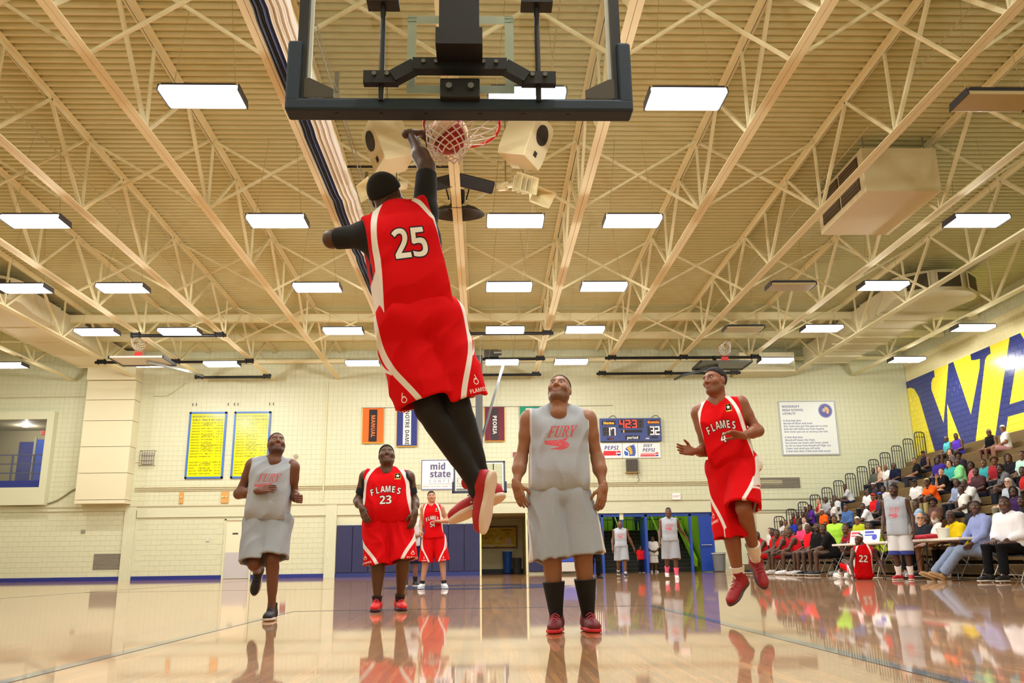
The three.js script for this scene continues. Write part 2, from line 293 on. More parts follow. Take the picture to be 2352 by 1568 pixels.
// ================= NEAR BASKET =================
{
  const g = group('basketball_backboard'); tag(g, 'glass backboard with dark padded lower edge, seen from behind, overhead of the dunking player', 'backboard');
  const steel = std(0x2a2a2e, 0.45, { metalness: 0.3 }), padM = std(0x16293a, 0.65), dark = std(0x17171b, 0.5, { metalness: 0.2 }), grey = std(0x4b4640, 0.5, { metalness: 0.35 }), bolt = std(0x6a6a6a, 0.3, { metalness: 0.8 });
  const yb = 2.9, yt = 3.97, w = 0.915;
  const glass = phys({ color: 0xf4f6f4, roughness: 0.03, transmission: 1, thickness: 0, ior: 1.45 });
  mesh('glass_pane', mb().box(-w + 0.03, w - 0.03, yb + 0.02, yt - 0.03, -0.012, 0.0).geo(), glass, g);
  for (const s of [-1, 1]) mb().box(s > 0 ? w - 0.055 : -w, s > 0 ? w : -w + 0.055, yb, yt, -0.02, 0.04).build('frame_rail', steel, g);
  mb().box(-w, w, yt - 0.05, yt, -0.02, 0.04).build('frame_rail', steel, g); mb().box(-w, w, yb, yb + 0.035, -0.02, 0.04).build('frame_rail', steel, g);
  const strip = std(0xd9ddd6, 0.4); for (const s of [-1, 1]) mb().box(s > 0 ? w - 0.075 : -w + 0.055, s > 0 ? w - 0.055 : -w + 0.075, yb + 0.03, yt - 0.05, -0.014, 0.002).build('white_border', strip, g);
  mb().box(-w + 0.055, w - 0.055, yt - 0.07, yt - 0.05, -0.014, 0.002).build('white_border', strip, g);
  const tgt = std(0xcfd8cc, 0.5); const t = mb(); t.box(-0.305, -0.255, 3.05, 3.5, -0.016, -0.0125).box(0.255, 0.305, 3.05, 3.5, -0.016, -0.0125).box(-0.305, 0.305, 3.0, 3.05, -0.016, -0.0125).box(-0.305, 0.305, 3.45, 3.5, -0.016, -0.0125); t.build('target_square', tgt, g);
  // padding: bottom edge and the lower corners
  const pb = mb(); { const n = 24; for (let i = 0; i < n; i++) { const x0 = -0.965 + 1.93 * i / n, x1 = -0.965 + 1.93 * (i + 1) / n, q = 0.004 * Math.sin(i * 1.3); pb.box(x0, x1, 2.85 + q, 2.935 + q * 0.5, -0.065, 0.065); } }
  const pbm = mb().rbox(-0.965, 0.965, 2.85, 2.925, -0.065, 0.065, 0.018, 3).build('bottom_pad', padM, g);
  for (const s of [-1, 1]) mb().rbox(s > 0 ? 0.885 : -0.965, s > 0 ? 0.965 : -0.885, 2.9, 3.285, -0.06, 0.065, 0.018, 3).build('side_pad', padM, g);
  const rv = mb(); for (const x of [-0.68, -0.44, -0.19, 0.11, 0.35, 0.6]) rv.ball([x, 2.85, 0.02], 0.012, 1, 0.5, 1, 8, 6); rv.build('pad_rivets', dark, g);
  // steel gussets, rods, bracket, mast on the camera side
  for (const s of [-1, 1]) {
    mb().ext([[s * 0.865, 2.935], [s * 0.70, 2.935], [s * 0.70, 2.985], [s * 0.835, 3.055], [s * 0.865, 3.055]], 0.006, T(0, 0, 0.042)).build('corner_gusset', grey, g);
    mb().tube([s * 0.435, 2.9, 0.075], [s * 0.435, 3.5, 0.075], 0.016, 10).build('tie_rod', steel, g);
    mb().box(s * 0.435 - 0.09, s * 0.435 + 0.09, 3.495, 3.52, 0.03, 0.13).build('rod_plate', dark, g);
  }
  mb().box(-0.108, 0.108, 3.13, 4.6, 0.1, 0.3).build('mast', dark, g);
  mb().box(-0.125, 0.125, 3.1, 3.2, 0.08, 0.315).build('mast_collar', dark, g);
  const b = mb(); b.box(-0.26, 0.26, 3.06, 3.13, 0.07, 0.14); for (const s of [-1, 1]) { b.bar([s * 0.25, 3.095, 0.1], [s * 0.37, 3.02, 0.1], 0.07, 0.07); b.box(s > 0 ? 0.34 : -0.53, s > 0 ? 0.53 : -0.34, 2.985, 3.06, 0.07, 0.12); } b.build('cross_bracket', dark, g);
  const bo = mb(); for (const s of [-1, 1]) for (const x of [0.4, 0.47]) bo.tube([s * x, 3.035, 0.12], [s * x, 3.035, 0.135], 0.013, 8); for (const x of [-.2, -.13, .13, .2]) bo.tube([x, 3.1, 0.14], [x, 3.1, 0.155], 0.012, 8); for (const x of [-.06, .06]) bo.tube([x, 2.96, 0.115], [x, 2.96, 0.14], 0.018, 8); bo.build('bolts', bolt, g);
  mb().rbox(-0.11, 0.11, 2.9, 3.02, 0.03, 0.115, 0.01).build('rim_mount_plate', dark, g);
  // mast continues up to the roof steel
  mb().box(-0.108, 0.108, 4.6, 8.0, 0.1, 0.3).build('mast_extension', dark, g);
}
const RIM_TILT = 0.13, RC = V(0, 3.05, -0.15 - 0.2286);
const rimPt = (a, r = 0.2286, dy = 0) => { const lz = -(0.15 + 0.2286) + r * Math.sin(a), z = lz * Math.cos(RIM_TILT) , y = 3.05 + lz * Math.sin(RIM_TILT) * 1.0; return [r * Math.cos(a), y + dy, z]; };
{
  const g = group('hoop_assembly'); tag(g, 'bright orange red basketball rim pulled down by the dunk under the glass backboard', 'rim');
  const red = std(0xd8231c, 0.35, { metalness: 0.2 });
  const pts = []; for (let i = 0; i < 40; i++) pts.push(rimPt(i / 40 * Math.PI * 2));
  mb().path(pts, 0.0095, 10, 120, true).build('hoop', red, g);
  mb().bar([-0.07, 3.04, -0.03], [-0.07, 3.02, -0.2], 0.015, 0.05).bar([0.07, 3.04, -0.03], [0.07, 3.02, -0.2], 0.015, 0.05).box(-0.09, 0.09, 2.93, 3.06, -0.05, -0.013).build('bracket', red, g);
  const hk = mb(); for (let i = 0; i < 12; i++) { const p = rimPt(i / 12 * Math.PI * 2 + 0.13, 0.2286, -0.014); hk.ball(p, 0.007, 1, 1, 1, 6, 5); } hk.build('net_hooks', red, g);
}
const BALL = [-0.085, 2.955, -0.41], BR = 0.121;
{
  // ball squeezed through the net
  const tex = canvasTex(512, 256, (c, W, H) => { c.fillStyle = '#e0be94'; c.fillRect(0, 0, W, H); c.fillStyle = '#a5161c'; for (const k of [0, 2]) c.fillRect(k * 128, 0, 128, H); c.strokeStyle = '#20100c'; c.lineWidth = 4; for (let k = 0; k <= 4; k++) { c.beginPath(); c.moveTo(k * 128, 0); c.lineTo(k * 128, H); c.stroke(); } c.beginPath(); c.moveTo(0, H / 2); c.lineTo(W, H / 2); c.stroke(); });
  const s = new THREE.SphereGeometry(BR, 40, 28); const m = mesh('basketball', s, std(0xffffff, 0.5, { map: tex })); m.position.set(...BALL); m.rotation.set(0.9 + Math.PI, 0.6, 0.7); tag(m, 'red and tan panelled basketball dropping inside the white net', 'basketball');
}
{
  const g = group('basketball_net'); tag(g, 'white cord net wrapped around the ball below the near rim', 'net');
  const cord = std(0xe8e2dc, 0.8);
  const N = 12, L = 9;
  // ring k, column i: cords follow the rim, then hug the ball, then gather below
  const node = (i, k) => {
    const a = (i + (k % 2) * 0.5) / N * Math.PI * 2 + 0.13, t = k / L;
    const top = V(...rimPt(a, 0.224, -0.014));
    const bx = BALL[0], by = BALL[1], bz = BALL[2];
    const ph = -0.55 + t * 1.75;                           // latitude on the ball, going down
    const rad = (BR + 0.012) * Math.max(0.62, Math.cos(Math.max(0, ph - 0.1) * 0.85)), yy = by - (BR + 0.012) * Math.sin(ph) * 1.12;
    const on = V(bx + rad * Math.cos(a), yy, bz + rad * Math.sin(a));
    const f = Math.min(1, t * 2.6); const s = f * f * (3 - 2 * f);
    const p = top.lerp(on, s); if (k === L) { p.y -= 0.02 + 0.02 * Math.sin(i * 2.1); } return [p.x, p.y, p.z];
  };
  const up = mb(), md = mb();
  for (let i = 0; i < N; i++) for (let k = 0; k < L; k++) {
    const a = node(i, k), j = (k % 2) ? [i, i + 1] : [i - 1, i];
    for (const q of j) (k < 3 ? up : md).tube(a, node((q + N) % N + (q < 0 ? 0 : 0), k + 1), 0.0042, 5);
  }
  up.build('upper_cords', cord, g); md.build('lower_cords', cord, g);
}
// ================= DIVIDER CURTAIN =================
{
  const g = group('divider_curtain'); tag(g, 'folded navy and cream gym divider curtain gathered up along a roof joist', 'curtain');
  const cols = [[-3.02, 0x10131f], [-2.975, 0x14182b], [-2.93, 0x0f111a], [-2.885, 0x1b2550], [-2.845, 0x24306a], [-2.80, 0xd8cdb4], [-2.755, 0xcabfa6], [-2.71, 0xe2dac6], [-2.665, 0xe9e3d3], [-2.615, 0xefeadd], [-2.56, 0xf3efe4]];
  cols.forEach(([x, c], k) => {
    const P = [], n = 90, th = k < 5 ? 0.018 : 0.026; const b = mb();
    const sh = []; for (let i = 0; i <= n; i++) { const z = 5.0 - 27.5 * i / n, ph = (z % 2.9) / 2.9; const sag = 0.012 * Math.abs(Math.sin(z * 0.55)); const kink = 0.03 * Math.exp(-Math.pow(((z + 8.9 + 58) % 3.3) - 1.6, 2) * 18); sh.push([z, 7.86 - 0.006 * (k % 2) - sag, x + 0.004 * Math.sin(z * 0.9) + kink]); }
    const pos = [], idx = []; sh.forEach(([z, y, xx]) => { pos.push(xx - th, y, z, xx + th, y, z, xx + th, 8.02, z, xx - th, 8.02, z); });
    for (let i = 0; i < n; i++) { const a = i * 4, q = a + 4; for (const [u, v] of [[0, 1], [1, 2], [3, 0]]) idx.push(a + u, a + v, q + v, a + u, q + v, q + u); }
    const gg = new THREE.BufferGeometry(); gg.setAttribute('position', new THREE.Float32BufferAttribute(pos, 3)); gg.setIndex(idx); gg.computeVertexNormals();
    const mt = std(c, 0.85, { side: THREE.DoubleSide }); mesh('curtain_fold', gg, mt, g);
  });
  mb().box(-3.04, -2.52, 8.015, 8.03, -22.5, 5).build('top_batten', M.steel, g);
  const rope = mb(); rope.tube([-2.33, 8.1, 4.8], [-2.33, 8.05, -22], 0.012, 6).tube([-2.28, 8.12, 4.8], [-2.28, 8.08, -22], 0.008, 5); rope.build('lift_cable', M.galv, g);
  for (const z of [-5.2, -8.6, -12.4, -16.5]) mb().tube([-2.36, 8.08, z], [-2.25, 8.08, z], 0.06, 12).box(-2.34, -2.27, 8.06, 8.5, z - 0.02, z + 0.02).build('pulley', M.galv, g);
}
// ================= SPEAKER CLUSTER =================
const spkM = std(0xd8cca4, 0.75), coneM = std(0x2a2019, 0.7);
function speakerBox(x, y, z, ry, label) {
  const g = group('loudspeaker', x, y, z); g.rotation.set(0.35, ry, ry > 0 ? -0.12 : 0.12, 'YXZ'); tag(g, label, 'loudspeaker');
  mb().ext([[-0.3, -0.45], [0.3, -0.45], [0.34, -0.3], [0.34, 0.36], [0.26, 0.45], [-0.26, 0.45], [-0.34, 0.36], [-0.34, -0.3]], 0.62, T(0, 0, -0.31), 0.012).build('cabinet', spkM, g);
  const c = new THREE.CylinderGeometry(0.2, 0.2, 0.03, 28); c.rotateX(Math.PI / 2); c.translate(0, 0.14, 0.325); mesh('woofer', c, coneM, g);
  mb().box(-0.05, 0.05, -0.32, -0.22, 0.32, 0.335).build('tweeter', coneM, g);
  mb().tube([0.15, 0.4, -0.1], [0.15, 1.5, -0.5], 0.008, 5).tube([-0.15, 0.4, -0.1], [-0.15, 1.5, -0.5], 0.008, 5).build('hanging_chain', M.galv, g);
}
speakerBox(-1.72, 8.45, -11.1, -1.15, 'cream box loudspeaker hung nearest the divider curtain above a flared horn');
speakerBox(1.0, 8.45, -10.9, 1.0, 'cream box loudspeaker hung on the side away from the divider curtain, above a slotted horn');
function horn(name, x, y, z, ry, rx, label, slots) {
  const g = group(name, x, y, z); g.rotation.set(rx, ry, 0, 'YXZ'); tag(g, label, 'horn speaker');
  const pr = []; for (let i = 0; i <= 14; i++) { const t = i / 14; pr.push(new THREE.Vector2(0.05 + 0.27 * Math.pow(t, 2.2), t * 0.75)); } for (let i = 14; i >= 0; i--) { const t = i / 14; pr.push(new THREE.Vector2(0.03 + 0.265 * Math.pow(t, 2.2), t * 0.75 + (i === 14 ? 0 : 0.002))); }
  const l = new THREE.LatheGeometry(pr, 4); l.rotateY(Math.PI / 4); l.scale(1.25, 1, 0.8); l.rotateX(Math.PI / 2); mesh('flare', l, std(0xe0d2a0, 0.55, { side: THREE.DoubleSide }), g);
  mb().tube([0, 0, 0.02], [0, 0, -0.22], 0.09, 16).build('driver', spkM, g);
  { const q = new THREE.Quaternion().setFromEuler(g.rotation).invert(), up = V(0, 1.9, 0).applyQuaternion(q); mb().tube([0, 0, 0], [up.x, up.y, up.z], 0.012, 5).build('hanger_rod', M.galv, g); }
  if (slots) { const b = mb(); for (let k = -1; k <= 1; k++) b.box(k * 0.12 - 0.008, k * 0.12 + 0.008, -0.16, 0.16, 0.45, 0.74); b.build('vane', spkM, g); }
}
horn('horn_loudspeaker', -1.62, 7.95, -11.9, -1.0, 0.35, 'cream flared horn speaker under the box speaker by the curtain');
horn('horn_loudspeaker', 0.62, 7.95, -11.9, 0.6, 0.3, 'cream slotted horn speaker under the other box speaker', true);
horn('horn_loudspeaker', -1.72, 7.95, -13.4, -0.5, 0.5, 'cream horn speaker hanging just behind the flared one');
horn('horn_loudspeaker', 1.0, 8.12, -12.2, 0.7, 0.7, 'cream horn speaker tipped down behind the slotted one');
{
  const g = group('black_speaker_bar', -0.38, 8.2, -12.1); tag(g, 'black angled two piece speaker bar mounted on the middle joist', 'speaker bar');
  for (const s of [-1, 1]) { mb().rbox(-0.4, 0.4, -0.12, 0.12, -0.16, 0.16, 0.03).geo(); const k = mb().rbox(-0.38, 0.38, -0.13, 0.13, -0.16, 0.16, 0.03).build('wing', M.black, g); k.position.set(s * 0.39, -0.08, -0.05); k.rotation.set(0.5, 0, -s * 0.24); const e = mb().tube([0, -0.131, 0], [0, -0.139, 0], 0.035, 14).build('badge_ring', M.chrome, k); }
  mb().tube([-2.2, -0.02, 0.6], [-0.1, -0.02, 0.6], 0.025, 8).build('support_pipe', M.black, g);
}
{
  const g = group('black_cluster_lamp', -0.42, 8.15, -13.7); tag(g, 'round black dish fixture with bracket under the middle joist', 'fixture');
  const pr = [[0.02, 0.2], [0.2, 0.16], [0.45, 0.06], [0.62, -0.06], [0.6, -0.07], [0.42, 0.03], [0.18, 0.12], [0.02, 0.15]].map(p => new THREE.Vector2(...p)); const l = new THREE.LatheGeometry(pr, 28); l.rotateX(0.15); mesh('dish', l, std(0x24201d, 0.6, { side: THREE.DoubleSide }), g);
  mb().rbox(-0.16, 0.16, 0.18, 0.5, -0.14, 0.14, 0.03).build('lamp_body', M.black, g); mb().path([[-0.2, 0.3, 0], [-0.24, 0.7, 0], [0.24, 0.7, 0], [0.2, 0.3, 0]], 0.018, 6, 24).build('yoke', M.black, g);
}
// ================= DUCTS =================
function ductRun(side) {
  const s = side, xc = s < 0 ? -15.4 : 14.6, hw = 1.12, g = group('air_duct', xc, 0, 0); tag(g, s < 0 ? 'cream sheet metal air duct run dropping to a vertical riser on the end wall' : 'cream ribbed sheet metal air duct run high beside the mural wall', 'air duct');
  const y0 = 8.42, y1 = 9.1; let hw0 = hw;
  const secs = [[-22.4, -24.2], [-24.2, -26.2], [-26.2, -28.2], [-28.2, -30.2]];
  secs.forEach(([a, b], i) => {
    const w0 = hw - 0.05 * i, w1 = hw - 0.05 * (i + 1), sh = [[-w0, a], [w0, a], [w1, b], [-w1, b]];
    const q = new THREE.BoxGeometry(w0 + w1, y1 - y0, a - b - 0.03); q.translate(0, (y0 + y1) / 2, (a + b) / 2); mesh('duct_section', q, M.duct, g);
    const f = mb(); f.box(-w1 - 0.03, w1 + 0.03, y0 - 0.03, y1 + 0.02, b - 0.03, b + 0.03); f.build('flange', M.duct, g);
  });
  // curved discharge head with three grilles
  const hp = [], hx = [], hn = 16; for (let i = 0; i <= hn; i++) { const a = -1.45 + 2.9 * i / hn; hp.push([1.32 * Math.sin(a), -21.5 + 1.12 * Math.cos(a)]); }
  const ring = [[-hw, -22.42], ...hp, [hw, -22.42]], hpos = []; for (const [x, z] of ring) hpos.push(x, y0, z, x, y1, z); const rn = ring.length; hpos.push(0, y0, -22, 0, y1, -22);
  for (let i = 0; i < rn; i++) { const a = 2 * i, b = 2 * ((i + 1) % rn); hx.push(a, b, b + 1, a, b + 1, a + 1, a, 2 * rn, b, a + 1, b + 1, 2 * rn + 1); }
  const hg0 = new THREE.BufferGeometry(); hg0.setAttribute('position', new THREE.Float32BufferAttribute(hpos, 3)); hg0.setIndex(hx); const hg = hg0.toNonIndexed(); hg.computeVertexNormals(); mesh('discharge_head', hg, std(0xdcd5b4, 0.8, { side: THREE.DoubleSide }), g);
  for (const a of [-0.75, 0, 0.75]) { const k = mb(); k.box(-0.4, 0.4, -0.27, 0.27, 0, 0.03); const fr = k.build('grille_frame', M.duct, g); fr.position.set(1.3 * Math.sin(a), (y0 + y1) / 2, -21.5 + 1.12 * Math.cos(a)); fr.rotation.y = a; const o = mb(); for (let i = 0; i < 8; i++) o.box(-0.35, 0.35, -0.22 + i * 0.057, -0.19 + i * 0.057, 0.03, 0.042); o.build('louver', std(0x5c5440, 0.6), fr); mb().box(-0.355, 0.355, -0.235, 0.235, 0.0305, 0.033).build('grille_opening', std(0x3a3428, 0.8), fr); }
  if (s < 0) {
    // elbow and riser down the end wall
    mb().box(-0.55, 1.4, 7.9, 9.1, -30.98, -30.22).build('elbow', M.duct, g);
    [[7.1, 7.88], [6.25, 7.08], [5.2, 6.23], [4.15, 5.18], [3.1, 4.13], [2.95, 3.08]].forEach(([a, b]) => mb().box(-0.55, 1.4, a, b, -30.98, -30.35).build('riser_section', M.duct, g));
  } else {
    for (let k = 0; k < 7; k++) mb().box(-1.1, 1.1, 8.36, 8.42, -23 - k, -22.94 - k).build('rib', M.duct, g);
  }
}
ductRun(-1); ductRun(1);
{
  const g = group('heater_unit', 9.5, 0, -14.2); tag(g, 'cream boxy ventilation unit with a dark side grille hung between joists', 'ventilation unit');
  mb().box(-0.85, 0.85, 8.3, 9.35, -1.3, 1.3).build('cabinet', std(0xdcd0a8, 0.8), g);
  mb().box(-0.7, 0.7, 8.9, 9.5, -1.9, -1.3).build('plenum', M.duct, g); for (const x of [-0.7, 0.7]) for (const z of [-1.1, 1.1]) mb().tube([x, 9.3, z], [x, topY(-14.2 + z) + 0.04, z], 0.015, 6).build('hanger_rod', M.galv, g);
  for (const z of [-0.55, 0.55]) { const f = mb().box(-0.875, -0.85, 8.45, 9.25, z - 0.5, z + 0.5).build('side_grille', std(0x4a3c2a, 0.7), g); for (let i = 0; i < 9; i++) mb().box(-0.885, -0.875, 8.5 + i * 0.083, 8.53 + i * 0.083, z - 0.47, z + 0.47).build('louver', std(0x6b5a3f, 0.6), f); }
}
{
  const g = group('wall_louver_box', 11.9, 0, -30.3); tag(g, 'cream louvered air intake box below the ribbed duct at the end wall', 'vent box');
  mb().box(-1.15, 1.15, 7.95, 8.75, -0.65, 0.6).build('housing', M.duct, g); for (let i = 0; i < 5; i++) mb().bar([-1.1, 8.0 + i * 0.06, 0.66], [1.1, 8.0 + i * 0.06, 0.66], 0.1, 0.012).build('louver', M.duct, g);
}
// ================= STOWED AND FAR BACKSTOPS =================
const pipeM = std(0x17191c, 0.45, { metalness: 0.3 });
function pipeSpan(x0, x1, z, y, label, clamps) {
  const g = group('backstop_pipe', 0, 0, 0); tag(g, label, 'pipe'); mb().tube([x0, y, z], [x1, y, z], 0.055, 12).build('pipe', pipeM, g);
  for (const x of clamps) { mb().box(x - 0.16, x + 0.16, y + 0.03, y + 0.09, z - 0.05, z + 0.05).box(x - 0.14, x - 0.1, y - 0.07, y + 0.12, z - 0.07, z + 0.07).box(x + 0.1, x + 0.14, y - 0.07, y + 0.12, z - 0.07, z + 0.07).build('clamp', pipeM, g); }
}
const gL = 'of the stowed basket over the track record boards', gC = 'of the far basket frame behind the dunking player', gR = 'of the stowed basket near the bleachers';
pipeSpan(-11.5, -8.38, -23.4, 7.9, 'black ceiling pipe holding the front of the stowed pale basket', [-11.34, -8.61]);
pipeSpan(-14.3, -8.45, -27.2, 7.9, 'long black ceiling pipe behind the stowed pale basket', [-14.07, -11.34, -8.61]);
pipeSpan(-11.5, -8.48, -29.9, 7.9, 'black ceiling pipe by the end wall above the record boards', [-11.34, -8.61]);
pipeSpan(-3.35, 2.52, -23.35, 7.9, 'black ceiling pipe in front of the far basket mast', [-3.15, -0.42, 2.31]);
pipeSpan(-3.35, 2.5, -27.05, 7.9, 'black ceiling pipe carrying the far basket mast and winch', [-3.15, -0.42, 2.31]);
pipeSpan(-3.35, 2.53, -29.82, 7.9, 'black ceiling pipe behind the far basket mast by the end wall', [-3.15, -0.42, 2.31]);
pipeSpan(4.77, 10.72, -27.0, 7.9, 'black ceiling pipe holding the stowed dark basket', [5.04, 7.77, 10.5]);
pipeSpan(4.8, 10.75, -29.75, 7.9, 'black ceiling pipe behind the stowed dark basket by the end wall', [5.04, 7.77, 10.5]);
function netFor(parent, R, len, sag, mat, axis) {      // net hanging from a ring in local xz plane, along -y then bent by sag
  const b = mb(), N = 12, L = 5; const nd = (i, k) => { const a = (i + (k % 2) / 2) / N * 6.2832, t = k / L, r = R * (1 - 0.42 * t); return [r * Math.cos(a), -len * t, r * Math.sin(a) + sag * t * t]; };
  for (let i = 0; i < N; i++) for (let k = 0; k < L; k++) for (const q of (k % 2 ? [i, i + 1] : [i - 1, i])) b.tube(nd(i, k), nd((q + N) % N, k + 1), 0.007, 4);
  return b.build('net', mat, parent);
}
function stowed(x, y, z, dark, label) {
  const g = group('stowed_backstop', x, y, z); tag(g, label, 'backstop');
  const rimG = new THREE.TorusGeometry(0.235, 0.012, 8, 36); const rim = mesh('rim', rimG, std(dark ? 0xb24a30 : 0xc06a4a, 0.4), g);
  const n = netFor(rim, 0.23, 0.4, dark ? 0.14 : 0.12, std(0xe6e4dc, 0.8)); n.rotation.x = Math.PI / 2 * -1 + 0.15;
  mb().box(-0.12, 0.12, -0.42, -0.27, -0.04, 0.04).build('rim_bracket', std(0xd8261c, 0.4), g);
  mb().box(-0.915, 0.915, -0.5, -0.44, -1.0, 0.2).build('board', dark ? std(0x4a4a46, 0.4) : std(0xd5d6d0, 0.4), g);
  mb().box(-0.95, 0.95, -0.52, -0.43, -1.1, -0.98).box(-0.95, -0.9, -0.52, -0.43, -1.0, 0.2).box(0.9, 0.95, -0.52, -0.43, -1.0, 0.2).build('board_frame', pipeM, g);
  const s = dark ? -1 : 1; mb().bar([0.2 * s, -0.55, -0.3], [1.2 * s, -0.6, -1.6], 0.08, 0.08).bar([1.2 * s, -0.6, -1.6], [0.9 * s, -0.2, -4.2], 0.07, 0.07).build('folding_arm', dark ? pipeM : M.galv, g);
  mb().bar([0, -0.5, -0.9], [0, 0.02 + 8.0 - y - 0.1, -27.0 - z], 0.1, 0.1).build('fold_mast', dark ? pipeM : M.galv, g);
}
stowed(-11.84, 8.0, -25.0, false, 'folded up side basket with pale board and white net above the record boards');
stowed(8.9, 7.83, -25.5, true, 'folded up side basket with dark board and ragged net near the bleachers');
{
  const g = group('far_backstop', 0, 0, 0); tag(g, 'far glass basketball backboard on a dark hanging mast in front of the conference sign', 'backboard');
  const zf = -26.2, w = 0.915; const fr = std(0x3d4654, 0.5), pd = std(0x20304c, 0.6);
  mb().box(-w, w, 3.92, 3.97, zf - 0.03, zf + 0.02).box(-w, -w + 0.06, 2.9, 3.97, zf - 0.03, zf + 0.02).box(w - 0.06, w, 2.9, 3.97, zf - 0.03, zf + 0.02).build('frame', fr, g);
  mesh('glass_pane', mb().box(-w + 0.06, w - 0.06, 2.93, 3.92, zf - 0.01, zf).geo(), phys({ color: 0xf2f5f2, roughness: 0.03, transmission: 1, thickness: 0, ior: 1.45 }), g);
  mb().box(-w + 0.06, w - 0.06, 3.88, 3.92, zf, zf + 0.01).box(-w + 0.06, -w + 0.1, 2.93, 3.9, zf, zf + 0.01).box(w - 0.1, w - 0.06, 2.93, 3.9, zf, zf + 0.01).build('white_border', M.white, g);
  mb().rbox(-0.965, 0.965, 2.85, 2.93, zf - 0.05, zf + 0.05, 0.015).rbox(-0.965, -0.895, 2.85, 3.25, zf - 0.05, zf + 0.05, 0.015).rbox(0.895, 0.965, 2.85, 3.25, zf - 0.05, zf + 0.05, 0.015).build('pad', pd, g);
  mb().box(-0.305, -0.255, 3.05, 3.5, zf + 0.002, zf + 0.008).box(0.255, 0.305, 3.05, 3.5, zf + 0.002, zf + 0.008).box(-0.305, 0.305, 3.45, 3.5, zf + 0.002, zf + 0.008).build('target_square', M.white, g);
  mb().box(-0.13, 0.13, 3.9, 7.9, zf - 0.45, zf - 0.2).build('mast', std(0x4a4d50, 0.5), g); mb().box(-0.1, 0.1, 3.1, 4.0, zf - 0.3, zf - 0.1).build('board_carrier', pipeM, g);
  mb().tube([0.5, 3.1, zf - 0.15], [0.5, 3.9, zf - 0.15], 0.02, 8).tube([-0.5, 3.1, zf - 0.15], [-0.5, 3.9, zf - 0.15], 0.02, 8).box(-0.6, 0.6, 3.35, 3.42, zf - 0.2, zf - 0.12).build('tie_bar', pipeM, g);
  mb().bar([0.98, 7.9, -27.05], [0.12, 4.9, -26.5], 0.07, 0.07).build('diagonal_brace', std(0x55585a, 0.5), g);
  mb().tube([0.05, 7.9, -23.4], [0.05, 4.6, -26.45], 0.012, 5).build('lift_cable', M.galv, g);
  mb().rbox(0.2, 0.75, 7.95, 8.25, -27.2, -26.9, 0.04).build('winch', std(0x55534e, 0.5), g); mb().tube([0.55, 8.1, -26.85], [0.85, 8.1, -26.85], 0.1, 14).build('winch_motor', M.galv, g);
  const rm = new THREE.TorusGeometry(0.2286, 0.01, 8, 30); rm.rotateX(Math.PI / 2); rm.translate(0, 3.05, zf + 0.38); mesh('rim', rm, std(0xd8231c, 0.4), g); const nt = netFor(g, 0.22, 0.42, 0, std(0xeeeae4, 0.8)); nt.position.set(0, 3.04, zf + 0.38);
}
// ================= END WALL FITTINGS =================
const zW = ZF;
const lineText = (c, t, x, y, font, fill, align = 'left', maxW) => { c.font = font; c.fillStyle = fill; c.textAlign = align; c.textBaseline = 'middle'; maxW ? c.fillText(t, x, y, maxW) : c.fillText(t, x, y); };
// track record boards
const girls = ['3200M RELAY', '400M RELAY', '100M HURDLES', '100M DASH', '300M HURDLES', '800M RUN', '800M RELAY', '400M DASH', '200M DASH', '1600M RUN', '3200M RUN', '1600M RELAY', 'SPRINT MEDLEY', '', 'LONG JUMP', 'HIGH JUMP', 'DISCUS', 'SHOT PUT', 'TRIPLE JUMP'];
function recordTex(title, wide) {
  return canvasTex(512, 940, (c, W, H) => {
    c.fillStyle = '#e6df0c'; c.fillRect(0, 0, W, H);
    lineText(c, 'WOODRUFF HIGH SCHOOL', W / 2, 42, 'bold 44px sans-serif', '#22345c', 'center', W - 30); lineText(c, title, W / 2, 94, 'bold 44px sans-serif', '#22345c', 'center', W - 40);
    let s = 7; const r = () => (s = (s * 16807) % 2147483647) / 2147483647; c.fillStyle = '#5d6840';
    girls.forEach((e, i) => { const y = 140 + i * 42; if (!e) return; lineText(c, e, 18, y, 'bold 24px sans-serif', '#2e3520', 'left', 132); let x = 165; for (let k = 0; k < 3; k++) { const w = 30 + r() * 60; c.fillStyle = '#3c4426'; for (let q = 0; q < w; q += 11) c.fillRect(x + q, y - 8, 8, 3 + r() * 13); x += w + 14; if (x > 340) break; } if (r() > 0.6) { for (let q = 0; q < 150; q += 11) c.fillRect(185 + q, y + 12, 8, 3 + r() * 11); } x = 400; for (let q = 0; q < 95; q += 12) if (Math.abs(q - 48) > 6) c.fillRect(x + q, y - 8, 8, 4 + r() * 12); });
  });
}
for (const [x0, x1, title, label] of [[-11.94, -10.42, "GIRLS' TRACK RECORDS", "yellow girls' track records board in a blue frame beside the air duct riser"], [-10.11, -8.62, "BOYS' TRACK RECORDS", "yellow boys' track records board in a blue frame behind the running grey player"]]) {
  const g = group('record_board', (x0 + x1) / 2, 5.3, zW + 0.005); tag(g, label, 'board'); const w = x1 - x0, h = 2.73, f = 0.075, bm = std(0x3f6fc0, 0.35);
  mb().box(-w / 2, w / 2, h / 2 - f, h / 2, 0, 0.07).box(-w / 2, w / 2, -h / 2, -h / 2 + f, 0, 0.07).box(-w / 2, -w / 2 + f, -h / 2, h / 2, 0, 0.07).box(w / 2 - f, w / 2, -h / 2, h / 2, 0, 0.07).build('frame', bm, g);
  panel('print', w - 2 * f, h - 2 * f, recordTex(title), g, 0, 0, 0.04, 0.2);
}
